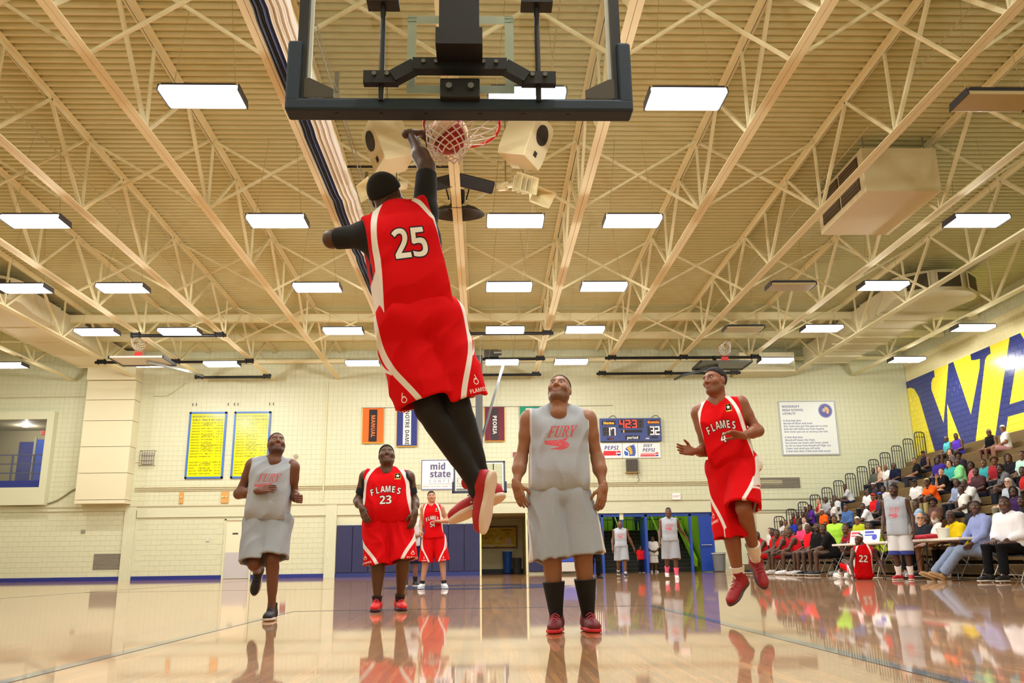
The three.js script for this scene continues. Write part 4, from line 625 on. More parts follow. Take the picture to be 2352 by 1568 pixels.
// ---- stair lobby behind the glazed doors ----
{
  const gz = -33.0, green = std(0x9fd42c, 0.55), greenD = std(0x8cc020, 0.55), tread = std(0x1d1f18, 0.6), x0 = 4.55, x1 = 9.55, zE = -39.5;
  const W = mb(); W.box(x0 - 0.2, x0, 0, 5.4, zE, zW - 0.3).box(x1, x1 + 0.2, 0, 5.4, zE, zW - 0.3).box(x0 - 0.2, x1 + 0.2, 0, 5.4, zE - 0.2, zE).box(x0 - 0.2, x1 + 0.2, 5.4, 5.6, zE - 0.2, zW - 0.25);
  structure(mesh('wall_stairwell', W.geo(), green), 'lime green stairwell walls behind the glazed doors');
  const st = group('staircase', 0, 0, 0); tag(st, 'dark open stair flight rising behind the blue door frames', 'staircase');
  const n = 11, rise = 1.85 / n, run = 0.3; for (let k = 0; k < n; k++) { mb().box(5.0, 9.1, k * rise, (k + 1) * rise - 0.03, gz - (k + 1) * run, gz - k * run - 0.03).build('riser', tread, st); mb().box(4.98, 9.12, (k + 1) * rise - 0.03, (k + 1) * rise, gz - (k + 1) * run - 0.02, gz - k * run).build('tread', std(0x3c3d34, 0.5), st); }
  mb().box(x0, x1, 1.75, 1.85, zE, gz - n * run).build('landing', std(0x3a3a34, 0.6), st);
  for (const [x, a] of [[4.95, 1], [9.15, 1]]) mb().bar([x, 0.35, gz + 0.2], [x, 2.35, gz - n * run], 0.1, 0.32).build('stringer', green, st);
  for (const x of [6.2, 7.9]) { mb().bar([x, 0.95, gz], [x, 2.75, gz - n * run], 0.05, 0.06).build('handrail', greenD, st); for (let k = 0; k < 5; k++) mb().tube([x, 0.1 + k * 0.42, gz - 0.1 - k * 0.75], [x, 1.0 + k * 0.41, gz - 0.1 - k * 0.75], 0.015, 6).build('baluster', M.black, st); }
  { const r = group('landing_railing', 0, 0, 0); tag(r, 'black metal railing along the stair landing', 'railing'); const z = gz - n * run - 0.1; for (const y of [2.35, 2.75]) mb().tube([x0 + 0.1, y, z], [x1 - 0.1, y, z], 0.02, 6).build('rail', M.black, r); for (let k = 0; k < 16; k++) mb().tube([x0 + 0.2 + k * 0.3, 1.85, z], [x0 + 0.2 + k * 0.3, 2.75, z], 0.012, 5).build('baluster', M.black, r); }
  // unseen ceiling lamp, added to brighten the stairwell
  const lg = group('added_stairwell_light', 7.05, 5.3, -35.5); tag(lg, 'added unseen ceiling light brightening the green stairwell', 'light'); mb().box(-0.6, 0.6, 0, 0.08, -0.3, 0.3).build('housing', M.white, lg); mb().box(-0.58, 0.58, -0.02, 0, -0.28, 0.28).build('diffuser', glowMat, lg); const l = new THREE.RectAreaLight(LAMP_COLOR, 26, 1.16, 0.56); l.position.set(0, -0.04, 0); l.rotation.set(-Math.PI / 2, 0, 0); lg.add(l); l.name = 'lamp';
  // blue door frames, glass and leaves
  const blue = std(0x2448a4, 0.4), gl = phys({ color: 0xf4fbff, roughness: 0.02, transmission: 1, thickness: 0, ior: 1.45 });
  const posts = [4.6, 4.98, 5.78, 6.78, 8.6, 9.5]; const fr = group('door_2', 0, 0, 0); structure(fr, 'blue steel door frames of the stair entrance');
  for (const x of posts) mb().box(x - 0.05, x + 0.05, 0, 2.3, zW - 0.28, zW - 0.16).build('frame_post', blue, fr); mb().box(4.55, 9.55, 2.22, 2.36, zW - 0.28, zW - 0.16).build('frame_head', blue, fr); mb().box(5.7, 5.86, 2.1, 2.36, zW - 0.26, zW - 0.14).build('pilaster', M.creamPlain, fr);
  mb().box(8.95, 9.46, 0.02, 2.2, zW - 0.2, zW - 0.15).build('door_leaf', std(0x1d3f9c, 0.35), fr); mb().tube([9.0, 1.05, zW - 0.1], [9.42, 1.05, zW - 0.1], 0.02, 8).build('push_bar', M.chrome, fr);
  const d2 = mb().box(0, 0.04, 0.02, 2.2, -0.95, 0).build('door_leaf', std(0x1d3f9c, 0.35), fr); d2.position.set(6.72, 0, zW - 0.3); const d3 = mb().box(0, 0.04, 0.02, 2.2, -0.95, 0).build('door_leaf', std(0x1d3f9c, 0.35), fr); d3.position.set(5.0, 0, zW - 0.3);
}
// ---- far right door panels and cans ----
structure((() => { const g = group('door_3', 12.3, 0, zW - 0.13); mb().box(-1.0, 1.0, 0, 2.3, 0, 0.05).build('door_leaf', std(0xded7b8, 0.5), g); mb().box(-1.08, -1.0, 0, 2.38, 0, 0.08).box(1.0, 1.08, 0, 2.38, 0, 0.08).box(-1.08, 1.08, 2.3, 2.38, 0, 0.08).build('door_frame', std(0xb8b092, 0.5), g); return g; })(), 'pale double door behind the end of the bleachers');
{ const g = group('trash_can', 9.48, 0, -30.4); tag(g, 'round grey trash can with a pale bag rim beside the blue door', 'trash can'); const p = [[0.01, 0], [0.2, 0], [0.22, 0.05], [0.26, 0.68], [0.28, 0.7], [0.28, 0.74], [0.25, 0.74], [0.24, 0.66], [0.2, 0.1], [0.01, 0.08]].map(q => new THREE.Vector2(...q)); mesh('tub', new THREE.LatheGeometry(p, 28), std(0x6d6f70, 0.6, { side: THREE.DoubleSide }), g); const t = new THREE.TorusGeometry(0.275, 0.02, 8, 28); t.rotateX(Math.PI / 2); t.translate(0, 0.7, 0); mesh('bag_rim', t, std(0xb9bcbc, 0.6), g); }
// ---- booth at the upper left ----
{
  const g = group('window_1', 0, 0, 0); structure(g, 'blue trimmed booth window high in the end wall');
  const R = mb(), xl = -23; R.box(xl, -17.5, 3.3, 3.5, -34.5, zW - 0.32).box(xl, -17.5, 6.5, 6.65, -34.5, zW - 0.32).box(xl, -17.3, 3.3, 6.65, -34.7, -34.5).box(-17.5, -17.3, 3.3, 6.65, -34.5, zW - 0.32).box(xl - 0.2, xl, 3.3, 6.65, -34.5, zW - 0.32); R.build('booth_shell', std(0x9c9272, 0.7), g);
  const wl = mb(); wl.box(XL, -17.28, 2.95, 3.64, zW, zW + 0.32).box(XL, -17.28, 6.38, 6.7, zW, zW + 0.32).box(-17.56, -17.28, 3.64, 6.38, zW, zW + 0.32); wl.build('surround', M.creamPlain, g);
  mb().box(XL, -17.56, 3.64, 3.92, zW + 0.02, zW + 0.2).build('sill', M.blue, g); mb().box(-17.62, -17.56, 3.64, 6.38, zW + 0.02, zW + 0.2).build('jamb', M.blue, g);
  mb().box(-20.55, -19.92, 3.5, 6.0, -34.5, -34.46).build('back_door', std(0x1d2f8a, 0.35), g); mb().box(-19.78, -19.1, 3.5, 6.1, -34.5, -34.44).build('back_door', std(0x1f4fc0, 0.35), g); mb().box(-19.9, -19.8, 3.5, 6.2, -34.5, -34.42).build('door_post', std(0xa8a48c, 0.5), g);
  const bs = mb().rbox(-19.0, -18.7, 6.1, 6.3, -33.2, -33.15, 0.01).build('exit_lamp', std(0xc83a30, 0.5), g);
  for (const y of [4.25, 4.62, 4.98]) mb().tube([XL, y, zW - 0.1], [-17.6, y, zW - 0.1], 0.025, 6).build('rail', std(0x2a356a, 0.4), g); for (const x of [-18.95, -18.1]) mb().box(x - 0.03, x + 0.03, 3.6, 5.0, zW - 0.13, zW - 0.07).build('rail_post', std(0x2a356a, 0.4), g);
  mesh('pane', mb().box(XL, -17.58, 3.9, 6.38, zW + 0.08, zW + 0.09).geo(), phys({ color: 0xffffff, roughness: 0.02, transmission: 1, thickness: 0, ior: 1.5 }), g);
  const bl = mb().tube([-19.6, 6.49, -33], [-19.6, 6.44, -33], 0.12, 16).build('ceiling_lamp', std(0xffffff, 0.5, { emissive: 0xffffff, emissiveIntensity: 6 }), g); const pl = new THREE.PointLight(LAMP_COLOR, 5); pl.position.set(-19.6, 6.34, -33); pl.name = 'lamp'; g.add(pl);
}
// ================= FIGURE TOOLKIT =================
const v3 = { add: (a, b) => [a[0] + b[0], a[1] + b[1], a[2] + b[2]], sub: (a, b) => [a[0] - b[0], a[1] - b[1], a[2] - b[2]], mul: (a, s) => [a[0] * s, a[1] * s, a[2] * s], dot: (a, b) => a[0] * b[0] + a[1] * b[1] + a[2] * b[2], len: a => Math.hypot(a[0], a[1], a[2]), nrm: a => { const l = Math.hypot(a[0], a[1], a[2]) || 1; return [a[0] / l, a[1] / l, a[2] / l]; }, cross: (a, b) => [a[1] * b[2] - a[2] * b[1], a[2] * b[0] - a[0] * b[2], a[0] * b[1] - a[1] * b[0]], mix: (a, b, t) => [a[0] + (b[0] - a[0]) * t, a[1] + (b[1] - a[1]) * t, a[2] + (b[2] - a[2]) * t], mad: (a, b, s) => [a[0] + b[0] * s, a[1] + b[1] * s, a[2] + b[2] * s] };
const smin = (a, b, k) => { const h = Math.max(k - Math.abs(a - b), 0) / k; return Math.min(a, b) - h * h * k * 0.25; };
class Field {
  constructor() { this.c = []; this.cuts = []; this.fold = null; }
  cone(a, b, ra, rb = ra, k = 0.03, flat = false) { const d = v3.sub(b, a), L = v3.len(d) || 1e-6; this.c.push([a[0], a[1], a[2], d[0] / L, d[1] / L, d[2] / L, L, ra, rb, k, flat]); return this; }
  ell(c, r, k = 0.02) { this.c.push([c[0], c[1], c[2], r[0], r[1], r[2], -1, 0, 0, k, false]); return this; }
  cutCone(a, b, ra, rb = ra, k = 0.01) { const d = v3.sub(b, a), L = v3.len(d) || 1e-6; this.cuts.push([a[0], a[1], a[2], d[0] / L, d[1] / L, d[2] / L, L, ra, rb, k]); return this; }
  cutPlane(p, n) { this.cuts.push([p[0], p[1], p[2], n[0], n[1], n[2], -2, 0, 0, 0]); return this; }   // removes the side n points to
  one(q, x, y, z) {
    const dx = x - q[0], dy = y - q[1], dz = z - q[2];
    if (q[6] === -1) { const ex = dx / q[3], ey = dy / q[4], ez = dz / q[5], k0 = Math.sqrt(ex * ex + ey * ey + ez * ez), fx = ex / q[3], fy = ey / q[4], fz = ez / q[5], k1 = Math.sqrt(fx * fx + fy * fy + fz * fz); return k1 > 1e-9 ? k0 * (k0 - 1) / k1 : -Math.min(q[3], q[4], q[5]); }
    if (q[6] === -2) return dx * q[3] + dy * q[4] + dz * q[5];
    const t0 = dx * q[3] + dy * q[4] + dz * q[5], t = t0 < 0 ? 0 : t0 > q[6] ? q[6] : t0;
    const ax = dx - q[3] * t, ay = dy - q[4] * t, az = dz - q[5] * t; let d = Math.sqrt(ax * ax + ay * ay + az * az) - (q[7] + (q[8] - q[7]) * t / q[6]);
    if (q[10] === true) d = Math.max(d, t0 - q[6]);
    return d;
  }
  eval(x, y, z) {
    let d = 1e3; for (const q of this.c) { const e = this.one(q, x, y, z); d = d > 900 ? e : (q[9] > 0 ? smin(d, e, q[9]) : Math.min(d, e)); }
    if (this.fold) d += this.fold(x, y, z);
    for (const q of this.cuts) { const e = q[6] === -2 ? this.one(q, x, y, z) : -this.one(q, x, y, z); d = q[9] > 0 ? -smin(-d, -e, q[9]) : Math.max(d, e); }
    return d;
  }
  bounds(m) { const lo = [1e9, 1e9, 1e9], hi = [-1e9, -1e9, -1e9]; for (const q of this.c) { const pts = q[6] === -1 ? [[q[0] - q[3], q[1] - q[4], q[2] - q[5]], [q[0] + q[3], q[1] + q[4], q[2] + q[5]]] : [[q[0], q[1], q[2]], [q[0] + q[3] * q[6], q[1] + q[4] * q[6], q[2] + q[5] * q[6]]], r = q[6] === -1 ? 0 : Math.max(q[7], q[8]); for (const p of pts) for (let i = 0; i < 3; i++) { lo[i] = Math.min(lo[i], p[i] - r - m); hi[i] = Math.max(hi[i], p[i] + r + m); } } return [lo, hi]; }
  mesh(h) {
    const [lo, hi] = this.bounds(h * 2 + 0.015), B = 6, nb = [0, 1, 2].map(i => Math.max(1, Math.ceil((hi[i] - lo[i]) / h / B))), n = nb.map(q => q * B + 1), F = new Float32Array(n[0] * n[1] * n[2]).fill(1), act = [], R = B * h * 0.87 * 1.35 + 0.012, sy = n[0], sz = n[0] * n[1];
    for (let bz = 0; bz < nb[2]; bz++) for (let by = 0; by < nb[1]; by++) for (let bx = 0; bx < nb[0]; bx++) {
      const d = this.eval(lo[0] + (bx + 0.5) * B * h, lo[1] + (by + 0.5) * B * h, lo[2] + (bz + 0.5) * B * h), on = Math.abs(d) < R; if (on) act.push([bx, by, bz]);
      const all = this.c; if (on && all.length > 6) { const cx = lo[0] + (bx + 0.5) * B * h, cy = lo[1] + (by + 0.5) * B * h, cz = lo[2] + (bz + 0.5) * B * h, es = all.map(q => this.one(q, cx, cy, cz)), mn = Math.min(...es); this.c = all.filter((q, i) => es[i] < mn + 2 * R + 0.07); }
      if (on) for (let k = 0; k <= B; k++) for (let j = 0; j <= B; j++) for (let i = 0; i <= B; i++) { const X = bx * B + i, Y = by * B + j, Z = bz * B + k, q = X + Y * sy + Z * sz; if (F[q] === 1) F[q] = this.eval(lo[0] + X * h, lo[1] + Y * h, lo[2] + Z * h); }
      this.c = all;
    }
    const id = new Int32Array(F.length).fill(-1), P = [], I = [], C = [0, 1, sy, sy + 1, sz, sz + 1, sz + sy, sz + sy + 1], E = [[0, 1], [2, 3], [4, 5], [6, 7], [0, 2], [1, 3], [4, 6], [5, 7], [0, 4], [1, 5], [2, 6], [3, 7]];
    for (const [bx, by, bz] of act) for (let k = 0; k < B; k++) for (let j = 0; j < B; j++) for (let i = 0; i < B; i++) {
      const X = bx * B + i, Y = by * B + j, Z = bz * B + k, q = X + Y * sy + Z * sz; let neg = 0; for (let c = 0; c < 8; c++) if (F[q + C[c]] < 0) neg++;
      if (neg === 0 || neg === 8) continue; let x = 0, y = 0, z = 0, m = 0;
      for (const [a, b] of E) { const fa = F[q + C[a]], fb = F[q + C[b]]; if ((fa < 0) === (fb < 0)) continue; const t = fa / (fa - fb), ax = a & 1, ay = a >> 1 & 1, az = a >> 2, cx = b & 1, cy = b >> 1 & 1, cz = b >> 2; x += ax + (cx - ax) * t; y += ay + (cy - ay) * t; z += az + (cz - az) * t; m++; }
      id[q] = P.length / 3; P.push(lo[0] + (X + x / m) * h, lo[1] + (Y + y / m) * h, lo[2] + (Z + z / m) * h);
    }
    const quad = (a, b, c, d, flip) => { if (a < 0 || b < 0 || c < 0 || d < 0) return; if (flip) I.push(a, b, c, a, c, d); else I.push(a, c, b, a, d, c); };
    for (const [bx, by, bz] of act) for (let k = 0; k < B; k++) for (let j = 0; j < B; j++) for (let i = 0; i < B; i++) {
      const X = bx * B + i, Y = by * B + j, Z = bz * B + k, q = X + Y * sy + Z * sz, f = F[q] < 0; if (!X || !Y || !Z) continue;
      if (f !== F[q + 1] < 0) quad(id[q], id[q - sy], id[q - sy - sz], id[q - sz], f); if (f !== F[q + sy] < 0) quad(id[q], id[q - sz], id[q - sz - 1], id[q - 1], f); if (f !== F[q + sz] < 0) quad(id[q], id[q - 1], id[q - 1 - sy], id[q - sy], f);
    }
    const g = new THREE.BufferGeometry(); g.setAttribute('position', new THREE.Float32BufferAttribute(P, 3)); g.setIndex(I); g.computeVertexNormals(); 
    return g;
  }
}
const hash3 = (x, y, z) => { const s = Math.sin(x * 127.1 + y * 311.7 + z * 74.7) * 43758.5453; return s - Math.floor(s); };
const fade = t => t * t * (3 - 2 * t);
function vnoise(x, y, z) { const X = Math.floor(x), Y = Math.floor(y), Z = Math.floor(z), u = fade(x - X), v = fade(y - Y), w = fade(z - Z), L = (a, b, t) => a + (b - a) * t; return L(L(L(hash3(X, Y, Z), hash3(X + 1, Y, Z), u), L(hash3(X, Y + 1, Z), hash3(X + 1, Y + 1, Z), u), v), L(L(hash3(X, Y, Z + 1), hash3(X + 1, Y, Z + 1), u), L(hash3(X, Y + 1, Z + 1), hash3(X + 1, Y + 1, Z + 1), u), v), w) - 0.5; }
// cloth folds: ridges stretched along dir
const folds = (amp, f, dir, s) => { const D = v3.nrm(dir), Q = v3.nrm([D[1], -D[0], 0.0]), rg = t => { const a = 1 - Math.abs(2 * (t - Math.floor(t)) - 1); return a * a; }; return (x, y, z) => { const w = vnoise(x * 5 + s, y * 3.5, z * 5) * 1.9, a = (x * Q[0] + y * Q[1]) * f * 0.8 + w + s, b = (z + 0.35 * y) * f * 0.8 + w * 0.8 + s * 1.7, m = Math.max(0, vnoise(x * 6 + s * 3, y * 5, z * 6) + 0.42), n = Math.max(0, 0.55 - vnoise(x * 7 - s, y * 4, z * 7)); return amp * 0.55 - amp * (rg(a) * m * 1.3 + rg(b) * n * 0.55); }; };

// ---- head (local: y crown, z face, x the person's left; 0.235 high) ----
const EYE = [0.031, 0.006, 0.0755];
function headField() {
  const f = new Field();
  f.ell([0, 0.032, -0.014], [0.073, 0.086, 0.094], 0.03).ell([0, -0.04, 0.026], [0.059, 0.076, 0.064], 0.045).ell([0, -0.096, 0.058], [0.026, 0.02, 0.026], 0.03);
  for (const s of [-1, 1]) f.ell([s * 0.041, -0.022, 0.056], [0.026, 0.024, 0.026], 0.025).cone([s * 0.05, -0.06, 0.0], [s * 0.026, -0.092, 0.045], 0.02, 0.02, 0.03);
  f.cone([-0.038, 0.026, 0.077], [0.038, 0.026, 0.077], 0.013, 0.013, 0.02);
  f.cone([0, 0.02, 0.087], [0, -0.026, 0.107], 0.008, 0.0135, 0.014); for (const s of [-1, 1]) f.ell([s * 0.0145, -0.03, 0.094], [0.0105, 0.009, 0.012], 0.008);
  f.cone([0, -0.06, -0.02], [0, -0.17, -0.04], 0.055, 0.058, 0.04);
  for (const s of [-1, 1]) f.ell([s * 0.076, -0.006, -0.012], [0.009, 0.032, 0.02], 0.008);
  const base = f.eval.bind(f);
  f.eval = (x, y, z) => { let d = base(x, y, z); for (const s of [-1, 1]) { const e = 0.018 - Math.hypot(x - s * EYE[0], (y - EYE[1]) * 1.25, z - 0.1); d = -smin(-d, -e, 0.012); }
    for (const s of [-1, 1]) d = Math.min(d, Math.hypot(x - s * EYE[0], y - EYE[1], z - EYE[2]) - 0.0128);
    d = smin(d, Math.hypot(Math.max(0, Math.abs(x) - 0.017) * 1.1, (y + 0.054) * 1.2, z - 0.083) - 0.0088, 0.006); d = smin(d, Math.hypot(Math.max(0, Math.abs(x) - 0.014) * 1.1, (y + 0.067) * 1.2, z - 0.082) - 0.009, 0.006); return d; };
  return f;
}
const headHi = headField().mesh(0.0042), headLo = headField().mesh(0.011);
function headMask(g) { const p = g.attributes.position, m = new Uint8Array(p.count); for (let i = 0; i < p.count; i++) { const x = p.getX(i), y = p.getY(i), z = p.getZ(i), ax = Math.abs(x); if (z > 0.06 && ax < 0.026 && y < -0.046 && y > -0.075 && z > 0.078) m[i] = 1; else if (Math.hypot(ax - EYE[0], y - EYE[1], z - EYE[2]) < 0.0145 && z > 0.078 && Math.abs(y - EYE[1]) < 0.0056) m[i] = Math.hypot(ax - EYE[0], y - EYE[1]) < 0.0062 ? 3 : 2; else if (z > 0.07 && ax > 0.012 && ax < 0.05 && y > 0.024 && y < 0.034) m[i] = 4; else if (z > 0.005 && y < -0.038 && !(y > -0.052 && ax < 0.03) && y > -0.125) m[i] = 5; } return m; }
const maskHi = headMask(headHi), maskLo = headMask(headLo);
// hair shells
function hairField(style) {
  const f = new Field(), t = { short: 0.006, fade: 0.004, thick: 0.016, afro: 0.045, long: 0.02, bob: 0.022 }[style];
  f.ell([0, 0.034, -0.016], [0.073 + t, 0.086 + t, 0.094 + t], 0.02);
  if (style === 'long' || style === 'bob') { const L = style === 'long' ? -0.24 : -0.12; for (const s of [-1, 1]) f.cone([s * 0.06, 0.03, -0.03], [s * 0.07, L, -0.02], 0.04, 0.03, 0.04); f.cone([0, 0.03, -0.07], [0, L, -0.06], 0.06, 0.05, 0.04); }
  const base = f.eval.bind(f), lim = style === 'long' || style === 'bob';
  f.eval = (x, y, z) => { const d = base(x, y, z), a = lim ? (z > 0.02 ? 0.055 + 0.3 * (z - 0.02) * 3 - y + (Math.abs(x) > 0.055 ? -0.2 : 0) : -1)   : (style === 'fade' ? 0.038 + 0.7 * z : 0.026 + 0.64 * z) - y; return Math.max(d, a); };
  return f.mesh(style === 'long' || style === 'bob' || style === 'afro' ? 0.009 : 0.0065);
}
const hairGeo = {}; const getHair = s => hairGeo[s] ??= hairField(s);
function capGeo() { const f = new Field(); f.ell([0, 0.04, -0.014], [0.084, 0.09, 0.104], 0.02).ell([0, 0.05, 0.1], [0.068, 0.012, 0.075], 0.012); const b = f.eval.bind(f); f.eval = (x, y, z) => Math.max(b(x, y, z), 0.038 - y); return f.mesh(0.007); }
function bandGeo() { const f = new Field(); f.ell([0, 0.032, -0.014], [0.08, 0.094, 0.101], 0.02); const b = f.eval.bind(f); f.eval = (x, y, z) => { const l = 0.055 + 0.12 * z; return Math.max(b(x, y, z), Math.abs(y - l) - 0.022); }; return f.mesh(0.008); }
let capG, bandG;
// ---- hands (local: z to the fingertips, palm faces -y, thumb on +x) ----
function handField(curl, spread = 1) {
  const f = new Field(), xs = [0.031, 0.0105, -0.0105, -0.03], ln = [0.95, 1.07, 1, 0.8];
  xs.forEach((x, i) => { f.cone([x * 0.62, 0, 0.0], [x, -0.002, 0.086], 0.0175, 0.013, 0.014); });
  xs.forEach((x, i) => { let p = [x, -0.002, 0.088], a = curl * 0.7, sp = x * 1.6 * spread; for (const [L, r0, r1] of [[0.04, 0.0105, 0.0095], [0.027, 0.0095, 0.0085], [0.022, 0.0085, 0.007]]) { const q = [p[0] + Math.sin(sp) * L * ln[i] * Math.max(0.2, Math.cos(a)), p[1] - Math.sin(a) * L * ln[i], p[2] + Math.cos(a) * L * ln[i]]; f.cone(p, q, r0, r1, 0.004); p = q; a += curl; } });
  let p = [0.024, -0.006, 0.022]; const d1 = v3.nrm([0.72, -0.25 - curl * 0.3, 0.65]), d2 = v3.nrm([0.35 - curl * 0.4, -0.3 - curl * 0.3, 0.9]); let q = v3.mad(p, d1, 0.046); f.cone(p, q, 0.0165, 0.0125, 0.014); p = q; q = v3.mad(p, d2, 0.034); f.cone(p, q, 0.0115, 0.0105, 0.005); f.cone(q, v3.mad(q, d2, 0.022), 0.0105, 0.008, 0.005);
  f.cone([0, 0, -0.03], [0, 0, 0.01], 0.026, 0.028, 0.02);
  return f;
}
const handCache = {}; const getHand = (kind, hi) => handCache[kind + hi] ??= handField({ relax: 0.34, fist: 1.35, open: 0.12, grip: 0.75 }[kind], kind === 'open' ? 1.6 : 1).mesh(hi ? 0.0042 : 0.0085);
// ---- shoes (local: z to the toe, origin on the sole under the ankle) ----
function shoeField(high) { const f = new Field(); f.ell([0, 0.05, -0.03], [0.04, 0.05, 0.05], 0.02).cone([0, 0.05, -0.03], [0, 0.04, 0.13], 0.041, 0.042, 0.03).ell([0.0, 0.036, 0.165], [0.042, 0.034, 0.055], 0.02).cone([0, 0.06, -0.01], [0, high ? 0.15 : 0.1, -0.02], 0.045, 0.045, 0.03, true); f.cutPlane([0, 0.018, 0], [0, -1, 0]).cutCone([0, high ? 0.142 : 0.088, -0.022], [0, 0.22, -0.024], 0.03, 0.036, 0.004); return f; }
function soleField() { const f = new Field(); f.ell([0, 0.014, -0.03], [0.045, 0.05, 0.055], 0.02).ell([0, 0.014, 0.13], [0.05, 0.05, 0.095], 0.04).cone([0, 0.014, -0.03], [0, 0.014, 0.13], 0.042, 0.046, 0.02); f.cutPlane([0, 0.024, 0], [0, 1, 0]).cutPlane([0, 0.0, 0], [0, -1, 0]); return f; }
const shoeG = { high: shoeField(true).mesh(0.006), low: shoeField(false).mesh(0.006), lowC: shoeField(false).mesh(0.012), sole: soleField().mesh(0.007), soleC: soleField().mesh(0.014) };
const laceG = (() => { const b = mb(); for (let k = 0; k < 5; k++) b.path([[-0.03, 0.07 + k * 0.012 - 0.0, 0.115 - k * 0.03], [0, 0.088 + k * 0.013, 0.112 - k * 0.03], [0.03, 0.07 + k * 0.012, 0.115 - k * 0.03]], 0.0035, 5, 8); return b.geo(); })();
const basisM = (x, y, z, o, s = 1) => new THREE.Matrix4().makeBasis(V(...x), V(...y), V(...z)).scale(V(s, s, s)).setPosition(V(...o));
const clothC = {}; const cloth = c => clothC[c] ??= phys({ color: c, roughness: 0.9, specularIntensity: 0.25 });
const COL = c => new THREE.Color(c);
// ---- body field from joints ----
function bodyField(J, S, o = {}) {
  const f = new Field(), fat = o.fat || 1, X = J.X, U = J.U, Fw = J.F, pel = J.pel, chest = v3.mad(J.neck, U, -0.17 * S), belly = v3.mix(chest, pel, 0.55);
  const wide = (c, hw, r, k) => f.cone(v3.mad(c, X, hw), v3.mad(c, X, -hw), r, r, k);
  wide(v3.mad(chest, Fw, 0.012 * S), 0.078 * S, 0.112 * S * (0.5 + 0.5 * fat), 0.05); wide(v3.mad(belly, Fw, 0.02 * S * (fat - 1) * 4), 0.06 * S * fat, 0.1 * S * fat, 0.07); wide(pel, 0.07 * S * (0.5 + 0.5 * fat), 0.115 * S * (0.6 + 0.4 * fat), 0.07);
  f.cone(v3.mad(J.neck, U, -0.045 * S), v3.mad(chest, U, 0.02), 0.075 * S, 0.1 * S, 0.06);
  f.cone(J.neck, v3.mix(J.neck, J.head, 0.75), 0.058 * S, 0.054 * S, 0.04);
  for (const s of ['L', 'R']) {
    const sh = J['sh' + s], el = J['el' + s], wr = J['wr' + s], hp = J['hip' + s], kn = J['kn' + s], an = J['an' + s], m = o.muscle || 1;
    f.cone(v3.mad(J.neck, U, 0.0), v3.mad(sh, U, 0.01), 0.048 * S, 0.05 * S, 0.05); f.cone(sh, v3.mix(sh, el, 0.35), 0.06 * S * m, 0.05 * S * m, 0.04); f.cone(sh, el, 0.05 * S * m, 0.04 * S, 0.03); f.cone(el, v3.mix(el, wr, 0.35), 0.041 * S, 0.043 * S * m, 0.03); f.cone(el, wr, 0.04 * S, 0.027 * S, 0.03);
    f.cone(v3.mad(chest, X, s === 'L' ? 0.09 * S : -0.09 * S), sh, 0.085 * S, 0.055 * S, 0.05);
    f.cone(hp, v3.mix(hp, kn, 0.55), 0.098 * S * fat, 0.078 * S * (0.6 + 0.4 * fat), 0.05); f.cone(hp, kn, 0.085 * S, 0.055 * S * (o.leg || 1.1), 0.04);
    const back = v3.mul(v3.nrm(v3.sub(v3.sub(kn, hp), v3.mul(v3.sub(an, kn), 1))), 1), calf = v3.mad(v3.mix(kn, an, 0.3), J.F, -0.014 * S);
    const lg = o.leg || 1.1; f.cone(kn, an, 0.051 * S * lg, 0.034 * S, 0.03); f.cone(v3.mix(kn, calf, 0.6), v3.mix(calf, an, 0.45), 0.051 * S * (0.6 + 0.4 * fat) * lg, 0.037 * S, 0.03); const sd = v3.nrm(v3.sub(kn, an)); f.cone(an, v3.mad(v3.mad(an, J['toe' + s] || J.F, 0.07 * S), J['up' + s] || sd, -0.045 * S), 0.032 * S, 0.022 * S, 0.02);
  }
  return f;
}
function frame(J) {
  J.pel ??= v3.mix(J.hipL, J.hipR, 0.5); J.U = v3.nrm(v3.sub(J.neck, J.pel)); let X = v3.nrm(v3.sub(J.shL, J.shR)); X = v3.nrm(v3.mad(X, J.U, -v3.dot(X, J.U))); J.X = X; J.F = v3.cross(X, J.U); return J;
}
